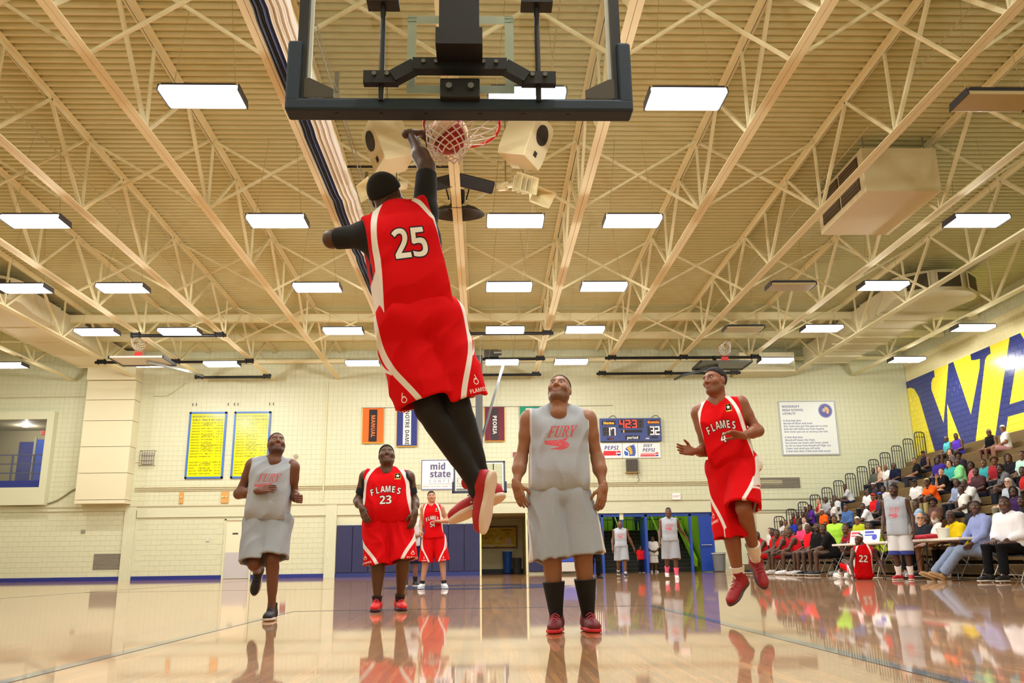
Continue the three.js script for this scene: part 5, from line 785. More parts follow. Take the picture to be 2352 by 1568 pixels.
function topField(J, S, o) {
  const f = new Field(), e = (o.loose ?? 0.02), fat = o.fat || 1, X = J.X, U = J.U, Fw = J.F, pel = J.pel, chest = v3.mad(J.neck, U, -0.17 * S), belly = v3.mix(chest, pel, 0.55), hemAt = v3.mad(pel, U, -(o.hem ?? 0.0) * S);
  const wide = (c, hw, r, k) => f.cone(v3.mad(c, X, hw), v3.mad(c, X, -hw), r, r, k);
  wide(v3.mad(chest, Fw, 0.012 * S), 0.082 * S, 0.112 * S * (0.5 + 0.5 * fat) + e, 0.05); wide(v3.mad(belly, Fw, 0.02 * S * (fat - 1) * 4), 0.07 * S * fat, 0.108 * S * fat + e * 1.3, 0.08); if (o.tuck) wide(v3.mad(v3.mad(pel, U, o.tuck * S), Fw, 0.012 * S), 0.112 * S * (0.5 + 0.5 * fat), 0.1 * S * (0.45 + 0.55 * fat) + e * 1.25, 0.04); else wide(pel, 0.08 * S * (0.5 + 0.5 * fat), 0.12 * S * (0.6 + 0.4 * fat) + e * 1.3, 0.07);
  for (const t of o.tuck ? [0.3, 0.6] : [0.3, 0.8]) wide(v3.mad(v3.mix(chest, pel, t), Fw, 0.012 * S), (0.08 + 0.02 * (fat - 1)) * S, 0.112 * S * (0.45 + 0.55 * fat) + e, 0.05);
  if (o.hem > 0.05) wide(v3.mad(hemAt, U, 0.05), 0.085 * S, 0.125 * S + e * 1.4, 0.06);
  f.cone(v3.mad(J.neck, U, -0.05 * S), v3.mad(chest, U, 0.02), 0.08 * S + e * 0.5, 0.105 * S + e, 0.06);
  for (const s of ['L', 'R']) {
    const sh = J['sh' + s], el = J['el' + s], wr = J['wr' + s], q = s === 'L' ? 1 : -1, slv = o.sleeve || 0;
    f.cone(v3.mad(J.neck, X, q * 0.03 * S), v3.mad(sh, X, -q * 0.02 * S), 0.052 * S + e * 0.4, 0.056 * S + e * 0.5, 0.05);
    f.cone(v3.mad(chest, X, q * 0.09 * S), sh, 0.088 * S + e, 0.056 * S + e * 0.6, 0.05);
    if (slv > 0) { const up = Math.min(1, slv); f.cone(sh, v3.mix(sh, el, up), 0.062 * S + e * 0.8, 0.05 * S + e * (slv > 1 ? 0.8 : 1.2), 0.05, slv <= 1); if (slv > 1) f.cone(el, v3.mix(el, wr, Math.min(1, slv - 1)), 0.047 * S + e * 0.7, 0.034 * S + e * 0.6, 0.04, true); }
  }
  if (o.fold) f.fold = folds(o.fold, o.ff || 16, o.fdir || U, o.seed || 1);
  f.cutPlane(o.tuck ? v3.mad(pel, U, (o.tuck - 0.075) * S) : hemAt, v3.mul(U, -1));
  f.cutCone(v3.mad(J.neck, Fw, 0.01), v3.mix(J.neck, J.head, 0.9), 0.064 * S, 0.075 * S);
  if (o.vneck) f.cutCone(v3.mad(v3.mad(J.neck, U, 0.03), Fw, 0.07), v3.mad(v3.mad(J.neck, U, -o.vneck), Fw, 0.15), 0.045 * S, 0.006);
  if (!o.sleeve) for (const s of ['L', 'R']) { const q = s === 'L' ? 1 : -1, sh = J['sh' + s]; const dir = v3.nrm(v3.add(v3.mul(X, q), v3.mul(U, 0.0))); f.cutPlane(v3.mad(sh, dir, (o.armcut ?? 0.005)), dir); f.cutCone(v3.mad(v3.mad(sh, dir, 0.03), U, -0.06 * S), v3.mad(v3.mad(sh, dir, 0.03), U, -0.12 * S), 0.045 * S, 0.03 * S, 0.03); }
  return f;
}
function legField(J, S, o) {
  const f = new Field(), e = o.loose ?? 0.02, fat = o.fat || 1, X = J.X, U = J.U, pel = J.pel, wide = (c, hw, r, k) => f.cone(v3.mad(c, X, hw), v3.mad(c, X, -hw), r, r, k);
  wide(v3.mad(pel, J.F, -0.015 * S), 0.085 * S * (0.5 + 0.5 * fat), 0.108 * S * (0.6 + 0.4 * fat) + e, 0.05); wide(v3.mad(pel, U, 0.08 * S), 0.065 * S * fat, 0.098 * S * fat + e * 0.2, 0.05);
  for (const s of ['L', 'R']) {
    const hp = J['hip' + s], kn = J['kn' + s], an = J['an' + s], L = o.len;
    if (L <= 1.25) { const end = L <= 1 ? v3.mix(hp, kn, L) : v3.mix(kn, an, L - 1); const fl = o.flare ?? 0.03; f.cone(hp, end, 0.098 * S * fat + e, 0.078 * S * (0.7 + 0.3 * fat) + e + fl, o.k ?? 0.018, true); }
    else { f.cone(hp, kn, 0.095 * S * fat + e, 0.062 * S + e, 0.05); f.cone(kn, v3.mix(kn, an, L - 1), 0.06 * S + e, 0.045 * S + e + (o.flare ?? 0.01), 0.04, true); }
  }
  if (o.fold) f.fold = folds(o.fold, o.ff || 13, o.fdir || [0, 1, 0], o.seed || 3);
  f.cutPlane(v3.mad(pel, U, (o.top ?? 0.1) * S), U);
  for (const s of ['L', 'R']) { const hp = J['hip' + s], kn = J['kn' + s], an = J['an' + s], L = o.len, a = L <= 1 ? hp : kn, b = L <= 1 ? kn : an, t = L <= 1 ? L : L - 1, d = v3.nrm(v3.sub(b, a)), end = v3.mix(a, b, t); const r = (L <= 1.25 ? 0.078 * S * (0.7 + 0.3 * fat) + e + (o.flare ?? 0.03) : 0.045 * S + e + (o.flare ?? 0.01)) - 0.022; f.cutCone(v3.mad(end, d, -0.03), v3.mad(end, d, 0.06), r * 0.9, r, 0.004); }
  return f;
}
// planar cloth uv in the wearer's own frame; front on the left half of the sheet, back on the right
function clothUV(g, O, X, U, F, hw, y0, y1) {
  g = g.toNonIndexed(); const p = g.attributes.position, n = g.attributes.normal, uv = new Float32Array(p.count * 2);
  for (let i = 0; i < p.count; i += 3) {
    let nz = 0; for (let k = 0; k < 3; k++) nz += n.getX(i + k) * F[0] + n.getY(i + k) * F[1] + n.getZ(i + k) * F[2]; const front = nz >= 0;
    for (let k = 0; k < 3; k++) { const d = [p.getX(i + k) - O[0], p.getY(i + k) - O[1], p.getZ(i + k) - O[2]]; let u = Math.min(0.999, Math.max(0.001, 0.5 + v3.dot(d, X) / (2 * hw))); if (!front) u = 1 - u; uv[2 * (i + k)] = front ? u * 0.5 : 0.5 + u * 0.5; uv[2 * (i + k) + 1] = Math.min(0.999, Math.max(0.001, (v3.dot(d, U) - y0) / (y1 - y0))); }
  }
  g.setAttribute('uv', new THREE.BufferAttribute(uv, 2)); return g;
}
const skinMat = phys({ vertexColors: true, roughness: 0.48, sheen: 0.15, sheenRoughness: 0.5 });
function bodyMesh(J, S, P, hi, cell) {
  const body = bodyField(J, S, P).mesh(cell); const parts = [body], skin = COL(P.skin), cols = [];
  const fill = (n, fn) => { const a = new Float32Array(n * 3); for (let i = 0; i < n; i++) { const c = fn(i); a[3 * i] = c.r; a[3 * i + 1] = c.g; a[3 * i + 2] = c.b; } return a; };
  body.setAttribute('color', new THREE.BufferAttribute(fill(body.attributes.position.count, () => skin), 3));
  const hg = (hi ? headHi : headLo).clone(), mk = hi ? maskHi : maskLo; const lip = skin.clone().lerp(COL('#8a4a48'), 0.35), white = COL('#a89c90'), iris = COL('#1a100c'), brow = skin.clone().lerp(COL('#0c0806'), 0.75), beard = skin.clone().lerp(COL('#0c0806'), P.beard ? P.beard : 0);
  const bw = P.whiteBeard ? COL('#c8c4bc') : beard; const pal = [skin, lip, white, iris, P.whiteBeard ? bw : brow, bw];
  hg.setAttribute('color', new THREE.BufferAttribute(fill(hg.attributes.position.count, i => pal[mk[i]]), 3)); const sc = (P.headS || 1) * S; hg.applyMatrix4(J.HM.clone().scale(V(sc, sc, sc))); parts.push(hg);
  for (const s of ['L', 'R']) {
    const wr = J['wr' + s], el = J['el' + s], hd = J['hand' + s] || v3.nrm(v3.sub(wr, el)); let pn = J['palm' + s] || v3.mul(J.X, s === 'L' ? -1 : 1); pn = v3.nrm(v3.mad(pn, hd, -v3.dot(pn, hd))); const y = v3.mul(pn, -1), x0 = v3.cross(y, hd);
    const g = getHand(J['grip' + s] || 'relax', hi).clone(); const left = s === 'L'; // thumb side: local +x
    const m = basisM(left ? v3.mul(x0, -1) : x0, y, hd, wr, S); if (left) { g.applyMatrix4(new THREE.Matrix4().makeScale(1, 1, 1)); }
    g.applyMatrix4(m); if (m.determinant() < 0) { const ix = g.index.array; for (let i = 0; i < ix.length; i += 3) { const t = ix[i]; ix[i] = ix[i + 1]; ix[i + 1] = t; } g.computeVertexNormals(); }
    g.setAttribute('color', new THREE.BufferAttribute(fill(g.attributes.position.count, () => skin), 3)); parts.push(g);
  }
  return mergeGeometries(parts, false);
}
function headMatrix(J, fw, up) { const F = v3.nrm(fw); let u = up || J.U; let x = v3.nrm(v3.cross(u, F)); u = v3.cross(F, x); return basisM(x, u, F, J.head); }
// builds a full person; everything is a child of one group at the feet
function person(label, P, J, grp) {
  frame(J); const S = P.S, hi = P.cell <= 0.011, g = group('person', ...(P.base || [J.pel[0], 0, J.pel[2]])); const off = V(-g.position.x, -g.position.y, -g.position.z);
  tag(g, label, 'person', grp); J.HM = headMatrix(J, P.face || J.F, P.faceUp);
  const put = (name, geo, mat, par = g) => { if (par === g) geo.translate(off.x, off.y, off.z); return mesh(name, geo, mat, par); };
  put('body', bodyMesh(J, S, P, hi, P.cell), skinMat);
  const hm = (name, geo, color, rough = 0.9) => { const k = geo.clone(); const sc = (P.headS || 1) * S; k.applyMatrix4(J.HM.clone().scale(V(sc, sc, sc))); return put(name, k, std(color, rough)); };
  if (P.hair) hm('hair', getHair(P.hair), P.hairC || 0x14100e);
  if (P.cap) hm('cap', capG ??= capGeo(), P.cap); if (P.band) hm('headband', bandG ??= bandGeo(), P.band);
  const cc = Math.max(P.cell, 0.008);
  if (P.under) { const gg = topField(J, S, { loose: 0.006, fat: P.fat, sleeve: P.under.sleeve, hem: -0.16 }).mesh(cc); put('undershirt', gg, std(P.under.color, 0.85)); }
  if (P.top) { let gg = topField(J, S, { fat: P.fat, ...P.top }).mesh(cc); if (P.top.tex) { const h = P.top.tuck ? (P.top.tuck - 0.075) * S : -(P.top.hem || 0) * S, t = v3.dot(v3.sub(J.neck, J.pel), J.U) + 0.05 * S; gg = clothUV(gg, J.pel, J.X, J.U, J.F, 0.24 * S * (P.fat || 1), h, t); } put(P.top.name || 'shirt', gg, P.top.tex ? P.top.tex : cloth(P.top.color)); }
  if (P.bottom) { let gg = legField(J, S, { fat: P.fat, ...P.bottom }).mesh(cc); if (P.bottom.tex) { const kn = v3.mix(J.knL, J.knR, 0.5), d = v3.nrm(v3.sub(J.pel, kn)), L = v3.len(v3.sub(J.pel, kn)); let X2 = v3.nrm(v3.sub(J.hipL, J.hipR)); X2 = v3.nrm(v3.mad(X2, d, -v3.dot(X2, d))); gg = clothUV(gg, kn, X2, d, v3.cross(X2, d), 0.27 * S * (P.fat || 1), -0.04, L + 0.12 * S); } put(P.bottom.name || (P.bottom.len > 1.3 ? 'trousers' : 'shorts'), gg, P.bottom.tex ? P.bottom.tex : cloth(P.bottom.color)); }
  for (const s of ['L', 'R']) {
    const an = J['an' + s], kn = J['kn' + s]; if (!P.shoe) continue; const toe = v3.nrm(J['toe' + s] || J.F), up0 = J['up' + s] || v3.nrm(v3.sub(kn, an)); let x = v3.nrm(v3.cross(up0, toe)); const up = v3.cross(toe, x); const o = v3.mad(an, up, -0.085 * S); const m = basisM(x, up, toe, o, S * 1.04);
    const sg = (P.shoe.high ? shoeG.high : hi ? shoeG.low : shoeG.lowC).clone().applyMatrix4(m), so = put('shoe', sg, P.shoe.tex || std(P.shoe.color, 0.6));
    const sl = (hi ? shoeG.sole : shoeG.soleC).clone().applyMatrix4(m); sl.translate(off.x, off.y, off.z); mesh('sole', sl, std(P.shoe.sole ?? 0xe8e6e0, 0.6), so);
    if (hi) { const lg = laceG.clone().applyMatrix4(m); lg.translate(off.x, off.y, off.z); mesh('laces', lg, std(P.shoe.lace ?? 0xd8d4d0, 0.8), so); }
    if (P.sock) { const q = v3.mix(an, kn, P.sock.len), b = mb().tube(v3.mad(an, up, -0.01), q, 0.041 * S, 14, (0.036 + 0.022 * P.sock.len / 0.4) * S + 0.004 + (P.fat || 1) * 0.004).geo(); put('sock', b, std(P.sock.color, 0.85)); }
    if (P.sleeveBand && P.sleeveBand[s]) { const [t0, t1, c] = P.sleeveBand[s], el = J['el' + s], wr = J['wr' + s]; put('wristband', mb().tube(v3.mix(el, wr, t0), v3.mix(el, wr, t1), 0.036 * S, 14, 0.034 * S).geo(), std(c, 0.8)); }
  }
  return g;
}
const POSE = {center:{head:[0.64,1.563,-1.39],neck:[0.635,1.439,-1.44],shL:[0.818,1.359,-1.42],shR:[0.442,1.363,-1.42],elL:[0.89,1.098,-1.44],elR:[0.37,1.098,-1.44],wrL:[0.909,0.9,-1.36],wrR:[0.335,0.926,-1.36],hipL:[0.718,0.855,-1.42],hipR:[0.527,0.858,-1.42],knL:[0.762,0.47,-1.39],knR:[0.56,0.446,-1.39],anL:[0.79,0.082,-1.45],anR:[0.58,0.082,-1.42]},four:{head:[2.018,1.843,-2.48],neck:[2.021,1.67,-2.5],shL:[2.192,1.643,-2.44],shR:[1.898,1.595,-2.56],elL:[2.319,1.426,-2.42],elR:[1.93,1.293,-2.6],wrL:[2.127,1.363,-2.24],wrR:[1.782,1.271,-2.45],hipL:[2.183,1.157,-2.45],hipR:[2.049,1.148,-2.55],knL:[2.116,0.808,-2.3],knR:[2.067,0.579,-2.5],anL:[2.284,0.421,-2.62],anR:[2.109,0.281,-2.55]},left:{head:[-1.678,1.458,-3.17],neck:[-1.699,1.319,-3.2],shL:[-1.546,1.257,-3.2],shR:[-1.869,1.275,-3.2],elL:[-1.53,1.025,-3.3],elR:[-1.993,1.04,-3.23],wrL:[-1.437,0.978,-3.08],wrR:[-1.77,1.048,-3.04],hipL:[-1.641,0.791,-3.2],hipR:[-1.806,0.794,-3.2],knL:[-1.641,0.492,-3.1],knR:[-1.789,0.452,-3.1],anL:[-1.643,0.077,-3.18],anR:[-1.863,0.39,-3.52]},big:{head:[-0.849,1.493,-4.32],neck:[-0.849,1.348,-4.35],shL:[-0.639,1.272,-4.35],shR:[-1.047,1.281,-4.35],elL:[-0.57,1.047,-4.4],elR:[-1.134,1.053,-4.4],wrL:[-0.55,0.917,-4.23],wrR:[-1.062,0.964,-4.21],hipL:[-0.713,0.824,-4.35],hipR:[-0.931,0.827,-4.35],knL:[-0.662,0.456,-4.29],knR:[-0.908,0.419,-4.31],anL:[-0.705,0.082,-4.45],anR:[-0.911,0.082,-4.33]},n54:{head:[-0.849,1.659,-12.0],neck:[-0.847,1.506,-12.0],shL:[-0.676,1.44,-12.0],shR:[-0.985,1.444,-12.0],elL:[-0.546,1.217,-12.05],elR:[-1.034,1.207,-12.05],wrL:[-0.696,1.199,-11.8],wrR:[-1.029,1.011,-11.9],hipL:[-0.696,0.9,-12.0],hipR:[-0.898,0.902,-12.0],knL:[-0.637,0.484,-12.0],knR:[-0.941,0.472,-12.0],anL:[-0.603,0.085,-12.0],anR:[-1.009,0.085,-12.0]},dunk:{head:[-0.42,2.444,-0.19],neck:[-0.354,2.321,-0.12],shL:[-0.52,2.179,-0.1],shR:[-0.206,2.341,-0.18],elL:[-0.719,2.187,-0.18],elR:[-0.201,2.654,-0.24],wrL:[-0.668,2.3,-0.42],wrR:[-0.313,2.941,-0.38],hipL:[-0.318,1.675,-0.12],hipR:[-0.125,1.704,-0.14],knL:[-0.167,1.215,-0.14],knR:[-0.021,1.24,-0.22],anL:[0.086,0.832,-0.32],anR:[0.124,0.816,-0.42]}};
// ================= PLAYERS =================
const heather = (c, W, H, base, amp) => { const im = c.getImageData(0, 0, W, H); let s = 9; for (let i = 0; i < im.data.length; i += 4) { s = (s * 1664525 + 1013904223) >>> 0; const n = 1 + amp * (s / 4294967296 - 0.5); for (let k = 0; k < 3; k++) im.data[i + k] = Math.min(255, im.data[i + k] * n); } c.putImageData(im, 0, 0); };
const clothMat = t => phys({ map: t, roughness: 0.9, specularIntensity: 0.25 });
function starBadge(c, x, y, s) { c.fillStyle = '#c8a838'; c.fillRect(x - s / 2 - 2, y - s / 2 - 2, s + 4, s * 1.18 + 4); c.fillStyle = '#15130f'; c.fillRect(x - s / 2, y - s / 2, s, s); c.fillStyle = '#f4ead0'; c.beginPath(); for (let k = 0; k < 10; k++) { const a = -Math.PI / 2 + k * Math.PI / 5, r = (k % 2 ? 0.18 : 0.42) * s; c.lineTo(x + r * Math.cos(a), y + r * Math.sin(a)); } c.fill(); lineText(c, 'ARMY', x, y + s * 0.6, 'bold ' + Math.round(s * 0.2) + 'px sans-serif', '#f4ead0', 'center'); }
function flamesTex(num, opt = {}) {
  return canvasTex(1024, 512, (c, W, H) => {
    c.fillStyle = '#d20a12'; c.fillRect(0, 0, W, H);
    for (const o of [0, 512]) { c.strokeStyle = '#ece6e2'; c.lineWidth = 30; for (const m of [1, -1]) { const X = x => o + (m > 0 ? x : 512 - x); c.beginPath(); c.moveTo(X(165), 0); c.bezierCurveTo(X(110), 60, X(70), 130, X(72), 240); c.bezierCurveTo(X(72), 330, X(40), 420, X(38), 520); c.stroke(); } c.fillStyle = '#b00c14'; c.fillRect(o, 0, 26, H); c.fillRect(o + 486, 0, 26, H); }
    const outl = (t, x, y, f, lw) => { c.font = f; c.textAlign = 'center'; c.textBaseline = 'middle'; c.lineJoin = 'round'; c.lineWidth = lw; c.strokeStyle = '#2a2430'; c.strokeText(t, x, y); c.fillStyle = '#f4f0ea'; c.fillText(t, x, y); };
    // front
    const word = 'FLAMES'; for (let k = 0; k < 6; k++) { const a = (k - 2.5) / 2.5; c.save(); c.translate(256 + a * 112, 222 + a * a * 24); c.rotate(a * 0.2); c.scale(0.92, 1.25); outl(word[k], 0, 0, 'bold 62px sans-serif', 8); c.restore(); }
    c.save(); c.translate(256, 318); c.scale(1.0, 1.05); outl(num, 0, 0, 'bold 96px sans-serif', 9); c.restore(); starBadge(c, 358, 108, 46);
    // back number
    c.save(); c.translate(768, 225); c.scale(1.05, 1.0); outl(num, 0, 0, 'bold 170px sans-serif', 12); c.restore();
  });
}
function flamesShorts() {
  return canvasTex(1024, 512, (c, W, H) => { c.fillStyle = '#d20a12'; c.fillRect(0, 0, W, H); for (const o of [0, 512]) for (const m of [1, -1]) { const X = x => o + (m > 0 ? x : 512 - x); c.strokeStyle = '#ece6e2'; c.lineWidth = 26; c.beginPath(); c.moveTo(X(52), 0); c.bezierCurveTo(X(30), 120, X(40), 230, X(74), 300); c.bezierCurveTo(X(110), 370, X(150), 420, X(178), 510); c.stroke(); c.lineWidth = 10; c.beginPath(); c.moveTo(X(22), 60); c.bezierCurveTo(X(12), 200, X(20), 260, X(60), 300); c.stroke(); lineText(c, 'FLAMES', X(82), 452, 'bold 24px sans-serif', '#f0e8e4', 'center'); c.strokeStyle = '#f0e8e4'; c.lineWidth = 4; c.beginPath(); c.arc(X(82), 415, 11, 0, 7); c.stroke(); c.beginPath(); c.moveTo(X(82), 385); c.lineTo(X(76), 402); c.lineTo(X(90), 402); c.stroke(); } });
}
function furyTex(soft) {
  return canvasTex(1024, 512, (c, W, H) => {
    c.fillStyle = '#a9b0ba'; c.fillRect(0, 0, W, H); c.fillStyle = '#c9c9cc'; c.fillRect(0, 0, 40, H); c.fillRect(472, 0, 80, H); c.fillRect(984, 0, 40, H);
    c.save(); c.translate(262, 190); c.transform(1, -0.05, -0.25, 1, 0, 0); c.globalAlpha = soft ? 0.75 : 0.9; lineText(c, 'FURY', 0, 0, 'italic bold 88px serif', '#e0505e', 'center', 210); c.globalAlpha = soft ? 0.7 : 0.85; c.fillStyle = '#e0505e'; c.beginPath(); c.moveTo(-120, 48); c.lineTo(20, 44); c.lineTo(60, 30); c.lineTo(40, 58); c.bezierCurveTo(90, 60, 100, 100, 20, 104); c.lineTo(-70, 96); c.lineTo(10, 86); c.lineTo(-110, 68); c.closePath(); c.fill(); c.restore();
    // worn gaps in the print
    let s = 3; const r = () => (s = (s * 16807) % 2147483647) / 2147483647; c.fillStyle = '#a9b0ba'; for (let i = 0; i < 160; i++) c.fillRect(130 + r() * 260, 140 + r() * 170, 3 + r() * 9, 1.5 + r() * 2); heather(c, W, H, 0, 0.16);
  });
}
const furyShorts = canvasTex(1024, 512, (c, W, H) => { c.fillStyle = '#9ea4ac'; c.fillRect(0, 0, W, H); for (const o of [0, 512]) { c.fillStyle = '#d8d2d2'; c.fillRect(o, 0, 24, H); c.fillRect(o + 488, 0, 24, H); } heather(c, W, H, 0, 0.14); });
const T23 = clothMat(flamesTex('23')), T4 = clothMat(flamesTex('4')), T54 = clothMat(flamesTex('54')), T25 = clothMat(flamesTex('25')), TS = clothMat(flamesShorts()), TF = clothMat(furyTex(false)), TF2 = clothMat(furyTex(true)), TFS = clothMat(furyShorts), RED = 0xc81018;
// centre player
person('grey jersey player with black socks and dark red shoes standing looking up at the dunk', { S: 0.93, cell: 0.0085, skin: '#94664a', muscle: 1.22, leg: 1.14, beard: 0.45, hair: 'fade', hairC: 0x2a1e18, headS: 1.04, face: [-0.28, 0.5, 0.9],
  top: { tex: TF, loose: 0.03, tuck: 0.1, vneck: 0.09, fold: 0.018, ff: 10, fdir: [0.3, 1, 0], seed: 4, armcut: 0.012, name: 'jersey' }, bottom: { tex: TFS, len: 1.02, loose: 0.035, flare: 0.05, fold: 0.02, ff: 8.5, fdir: [0, 1, 0], seed: 7 }, shoe: { color: 0x6e1422, sole: 0xd8242c, lace: 0xc04a58, high: true }, sock: { color: 0x101012, len: 0.62 } },
  { ...POSE.center, toeL: [0.12, 0, 1], toeR: [-0.2, 0, 1], upL: [0, 1, 0], upR: [0, 1, 0], gripL: 'relax', gripR: 'relax', palmL: [-0.5, 0, -0.8], palmR: [0.5, 0, -0.8], handL: [-0.18, -0.95, 0.12], handR: [0.25, -0.95, 0.12] });
// number 4
person('number 4 red jersey player with white socks hopping and turning to watch the rim', { S: 0.97, cell: 0.0085, skin: '#8a5438', muscle: 1.15, beard: 0.25, hair: 'short', hairC: 0x17110e, headS: 1.06, face: [-0.8, 0.12, 0.55],
  top: { tex: T4, loose: 0.03, tuck: 0.09, vneck: 0.07, fold: 0.018, ff: 9, fdir: [0.5, 1, 0], seed: 11, armcut: 0.012, name: 'jersey' }, bottom: { tex: TS, len: 0.98, loose: 0.04, flare: 0.03, fold: 0.02, ff: 8.5, seed: 5 }, shoe: { color: 0x94141e, sole: 0x4a3a40, lace: 0xb03040, high: true }, sock: { color: 0xe6e0d4, len: 0.32 } },
  { ...POSE.four, toeL: [0.05, -0.75, 0.65], upL: [-0.1, 0.6, 0.75], toeR: [-0.62, -0.6, 0.5], upR: [-0.35, 0.8, 0.45], gripL: 'relax', gripR: 'open', palmL: [0, -1, 0.2], palmR: [0, 0.2, 1], handR: [-0.85, 0.05, 0.5], handL: [-0.9, 0.25, 0.3] });
// running player
person('grey jersey player in black shoes running with a lifted rear foot beside the record boards', { S: 0.87, cell: 0.0095, skin: '#6e4430', muscle: 1.25, fat: 1.08, beard: 0.6, hair: 'fade', hairC: 0x17110e, headS: 1.05, face: [0.35, 0.42, 0.85],
  top: { tex: TF2, loose: 0.034, tuck: 0.1, vneck: 0.09, fold: 0.018, ff: 10, fdir: [0.6, 1, 0], seed: 21, armcut: 0.008, name: 'jersey' }, bottom: { tex: TFS, len: 0.98, loose: 0.04, flare: 0.03, fold: 0.02, ff: 8.5, fdir: [0.5, 1, 0], seed: 17 }, shoe: { color: 0x17161a, sole: 0xd8c0b0, lace: 0x303036, high: true } },
  { ...POSE.left, toeL: [0.02, 0, 1], upL: [0, 1, 0], toeR: [-0.1, -0.85, 0.15], upR: [0.1, 0.1, 1], gripL: 'fist', gripR: 'relax', palmL: [-1, 0, 0.2], palmR: [0.3, -0.4, -0.8], handR: [0.9, 0.2, 0.35], handL: [0.4, -0.05, 0.9] });
// number 23
person('heavy number 23 red jersey player with navy sleeves and bright red shoes looking up', { S: 0.93, cell: 0.0095, skin: '#55361f', fat: 1.34, muscle: 1.22, leg: 1.25, beard: 0.2, hair: 'short', hairC: 0x0f0b0a, headS: 1.06, face: [0.12, 0.36, 0.93], under: { color: 0x10121f, sleeve: 0.72 },
  top: { tex: T23, loose: 0.03, tuck: 0.08, vneck: 0.05, fold: 0.02, ff: 8.5, fdir: [0.4, 1, 0], seed: 31, armcut: 0.03, name: 'jersey' }, bottom: { tex: TS, len: 0.99, loose: 0.03, flare: 0.04, fold: 0.02, ff: 8.5, seed: 27 }, shoe: { color: 0xd8141c, sole: 0x3a1a3c, lace: 0xe84048, high: true }, sock: { color: 0x24151a, len: 0.18 } },
  { ...POSE.big, toeL: [0.3, 0, 1], toeR: [-0.02, 0, 1], upL: [0, 1, 0], upR: [0, 1, 0], palmL: [-0.6, 0, -0.6], palmR: [0.4, -0.3, -0.8], handL: [-0.15, -0.95, 0.25], handR: [0.35, -0.85, 0.4] });
// number 54
person('number 54 red jersey player with white shoes standing in front of the wall pads', { S: 0.96, cell: 0.012, skin: '#c08a6c', muscle: 1.05, hair: 'short', hairC: 0x17110e, headS: 1.0, face: [0.1, 0.15, 1],
  top: { tex: T54, loose: 0.024, hem: 0.0, vneck: 0.04, armcut: 0.012, fold: 0.006, seed: 41, name: 'jersey' }, bottom: { tex: TS, len: 1.0, loose: 0.03, flare: 0.035, fold: 0.007, seed: 37 }, shoe: { color: 0xe4e4e6, sole: 0xf2f2f2 }, sock: { color: 0x18181c, len: 0.16 } },
  { ...POSE.n54, toeL: [0.25, 0, 1], toeR: [-0.15, 0, 1], upL: [0, 1, 0], upR: [0, 1, 0], handL: [-0.9, 0.1, 0.3], palmL: [0, -1, 0] });
// number 25, the dunker, seen from behind
person('number 25 red jersey player in black tights dunking one handed, seen from behind', { S: 1.06, cell: 0.0085, skin: '#4e3222', muscle: 1.1, hair: 'thick', hairC: 0x0c0a09, headS: 1.0, face: [0.35, 0.15, -0.9], under: { color: 0x0d0d10, sleeve: 0.86 },
  top: { tex: T25, loose: 0.055, tuck: 0.08, fold: 0.02, ff: 9, fdir: [0.6, 1, 0], seed: 51, armcut: 0.012, name: 'jersey' }, bottom: { tex: TS, len: 0.93, loose: 0.05, flare: 0.045, fold: 0.02, ff: 8, fdir: [0.2, 1, 0], seed: 47, top: 0.12 }, shoe: { color: 0xb0141e, sole: 0xe6d2c2, high: true, lace: 0xe8e0dc }, base: [-0.3, 0, -0.12] },
  { ...POSE.dunk, toeL: [-0.16, -0.96, -0.1], upL: [-0.88, 0.12, -0.45], toeR: [-0.86, -0.4, -0.1], upR: [-0.25, 0.9, -0.3], gripR: 'grip', gripL: 'relax', handR: [0.75, 0.3, -0.5], palmR: [0.25, -0.9, -0.2], palmL: [0, -1, 0] });
{ // black compression tights on the dunker
  const J = frame({ ...POSE.dunk }), f = new Field(); for (const s of ['L', 'R']) { const hp = J['hip' + s], kn = J['kn' + s], an = J['an' + s], calf = v3.mad(v3.mix(kn, an, 0.3), J.F, -0.015); f.cone(hp, kn, 0.1, 0.07, 0.04); f.cone(kn, an, 0.069, 0.048, 0.03); f.cone(v3.mix(kn, calf, 0.6), v3.mix(calf, an, 0.45), 0.068, 0.05, 0.03); f.cone(an, v3.mad(an, s === 'L' ? [-0.16, -0.96, -0.1] : [-0.86, -0.4, -0.1], 0.03), 0.047, 0.045, 0.02); }
  const p = scene.children.filter(o => o.name.startsWith('person')).at(-1), g = f.mesh(0.009); g.translate(0.3, 0, 0.12); const m = mesh('tights', g, std(0x0e0e12, 0.75), p);
}
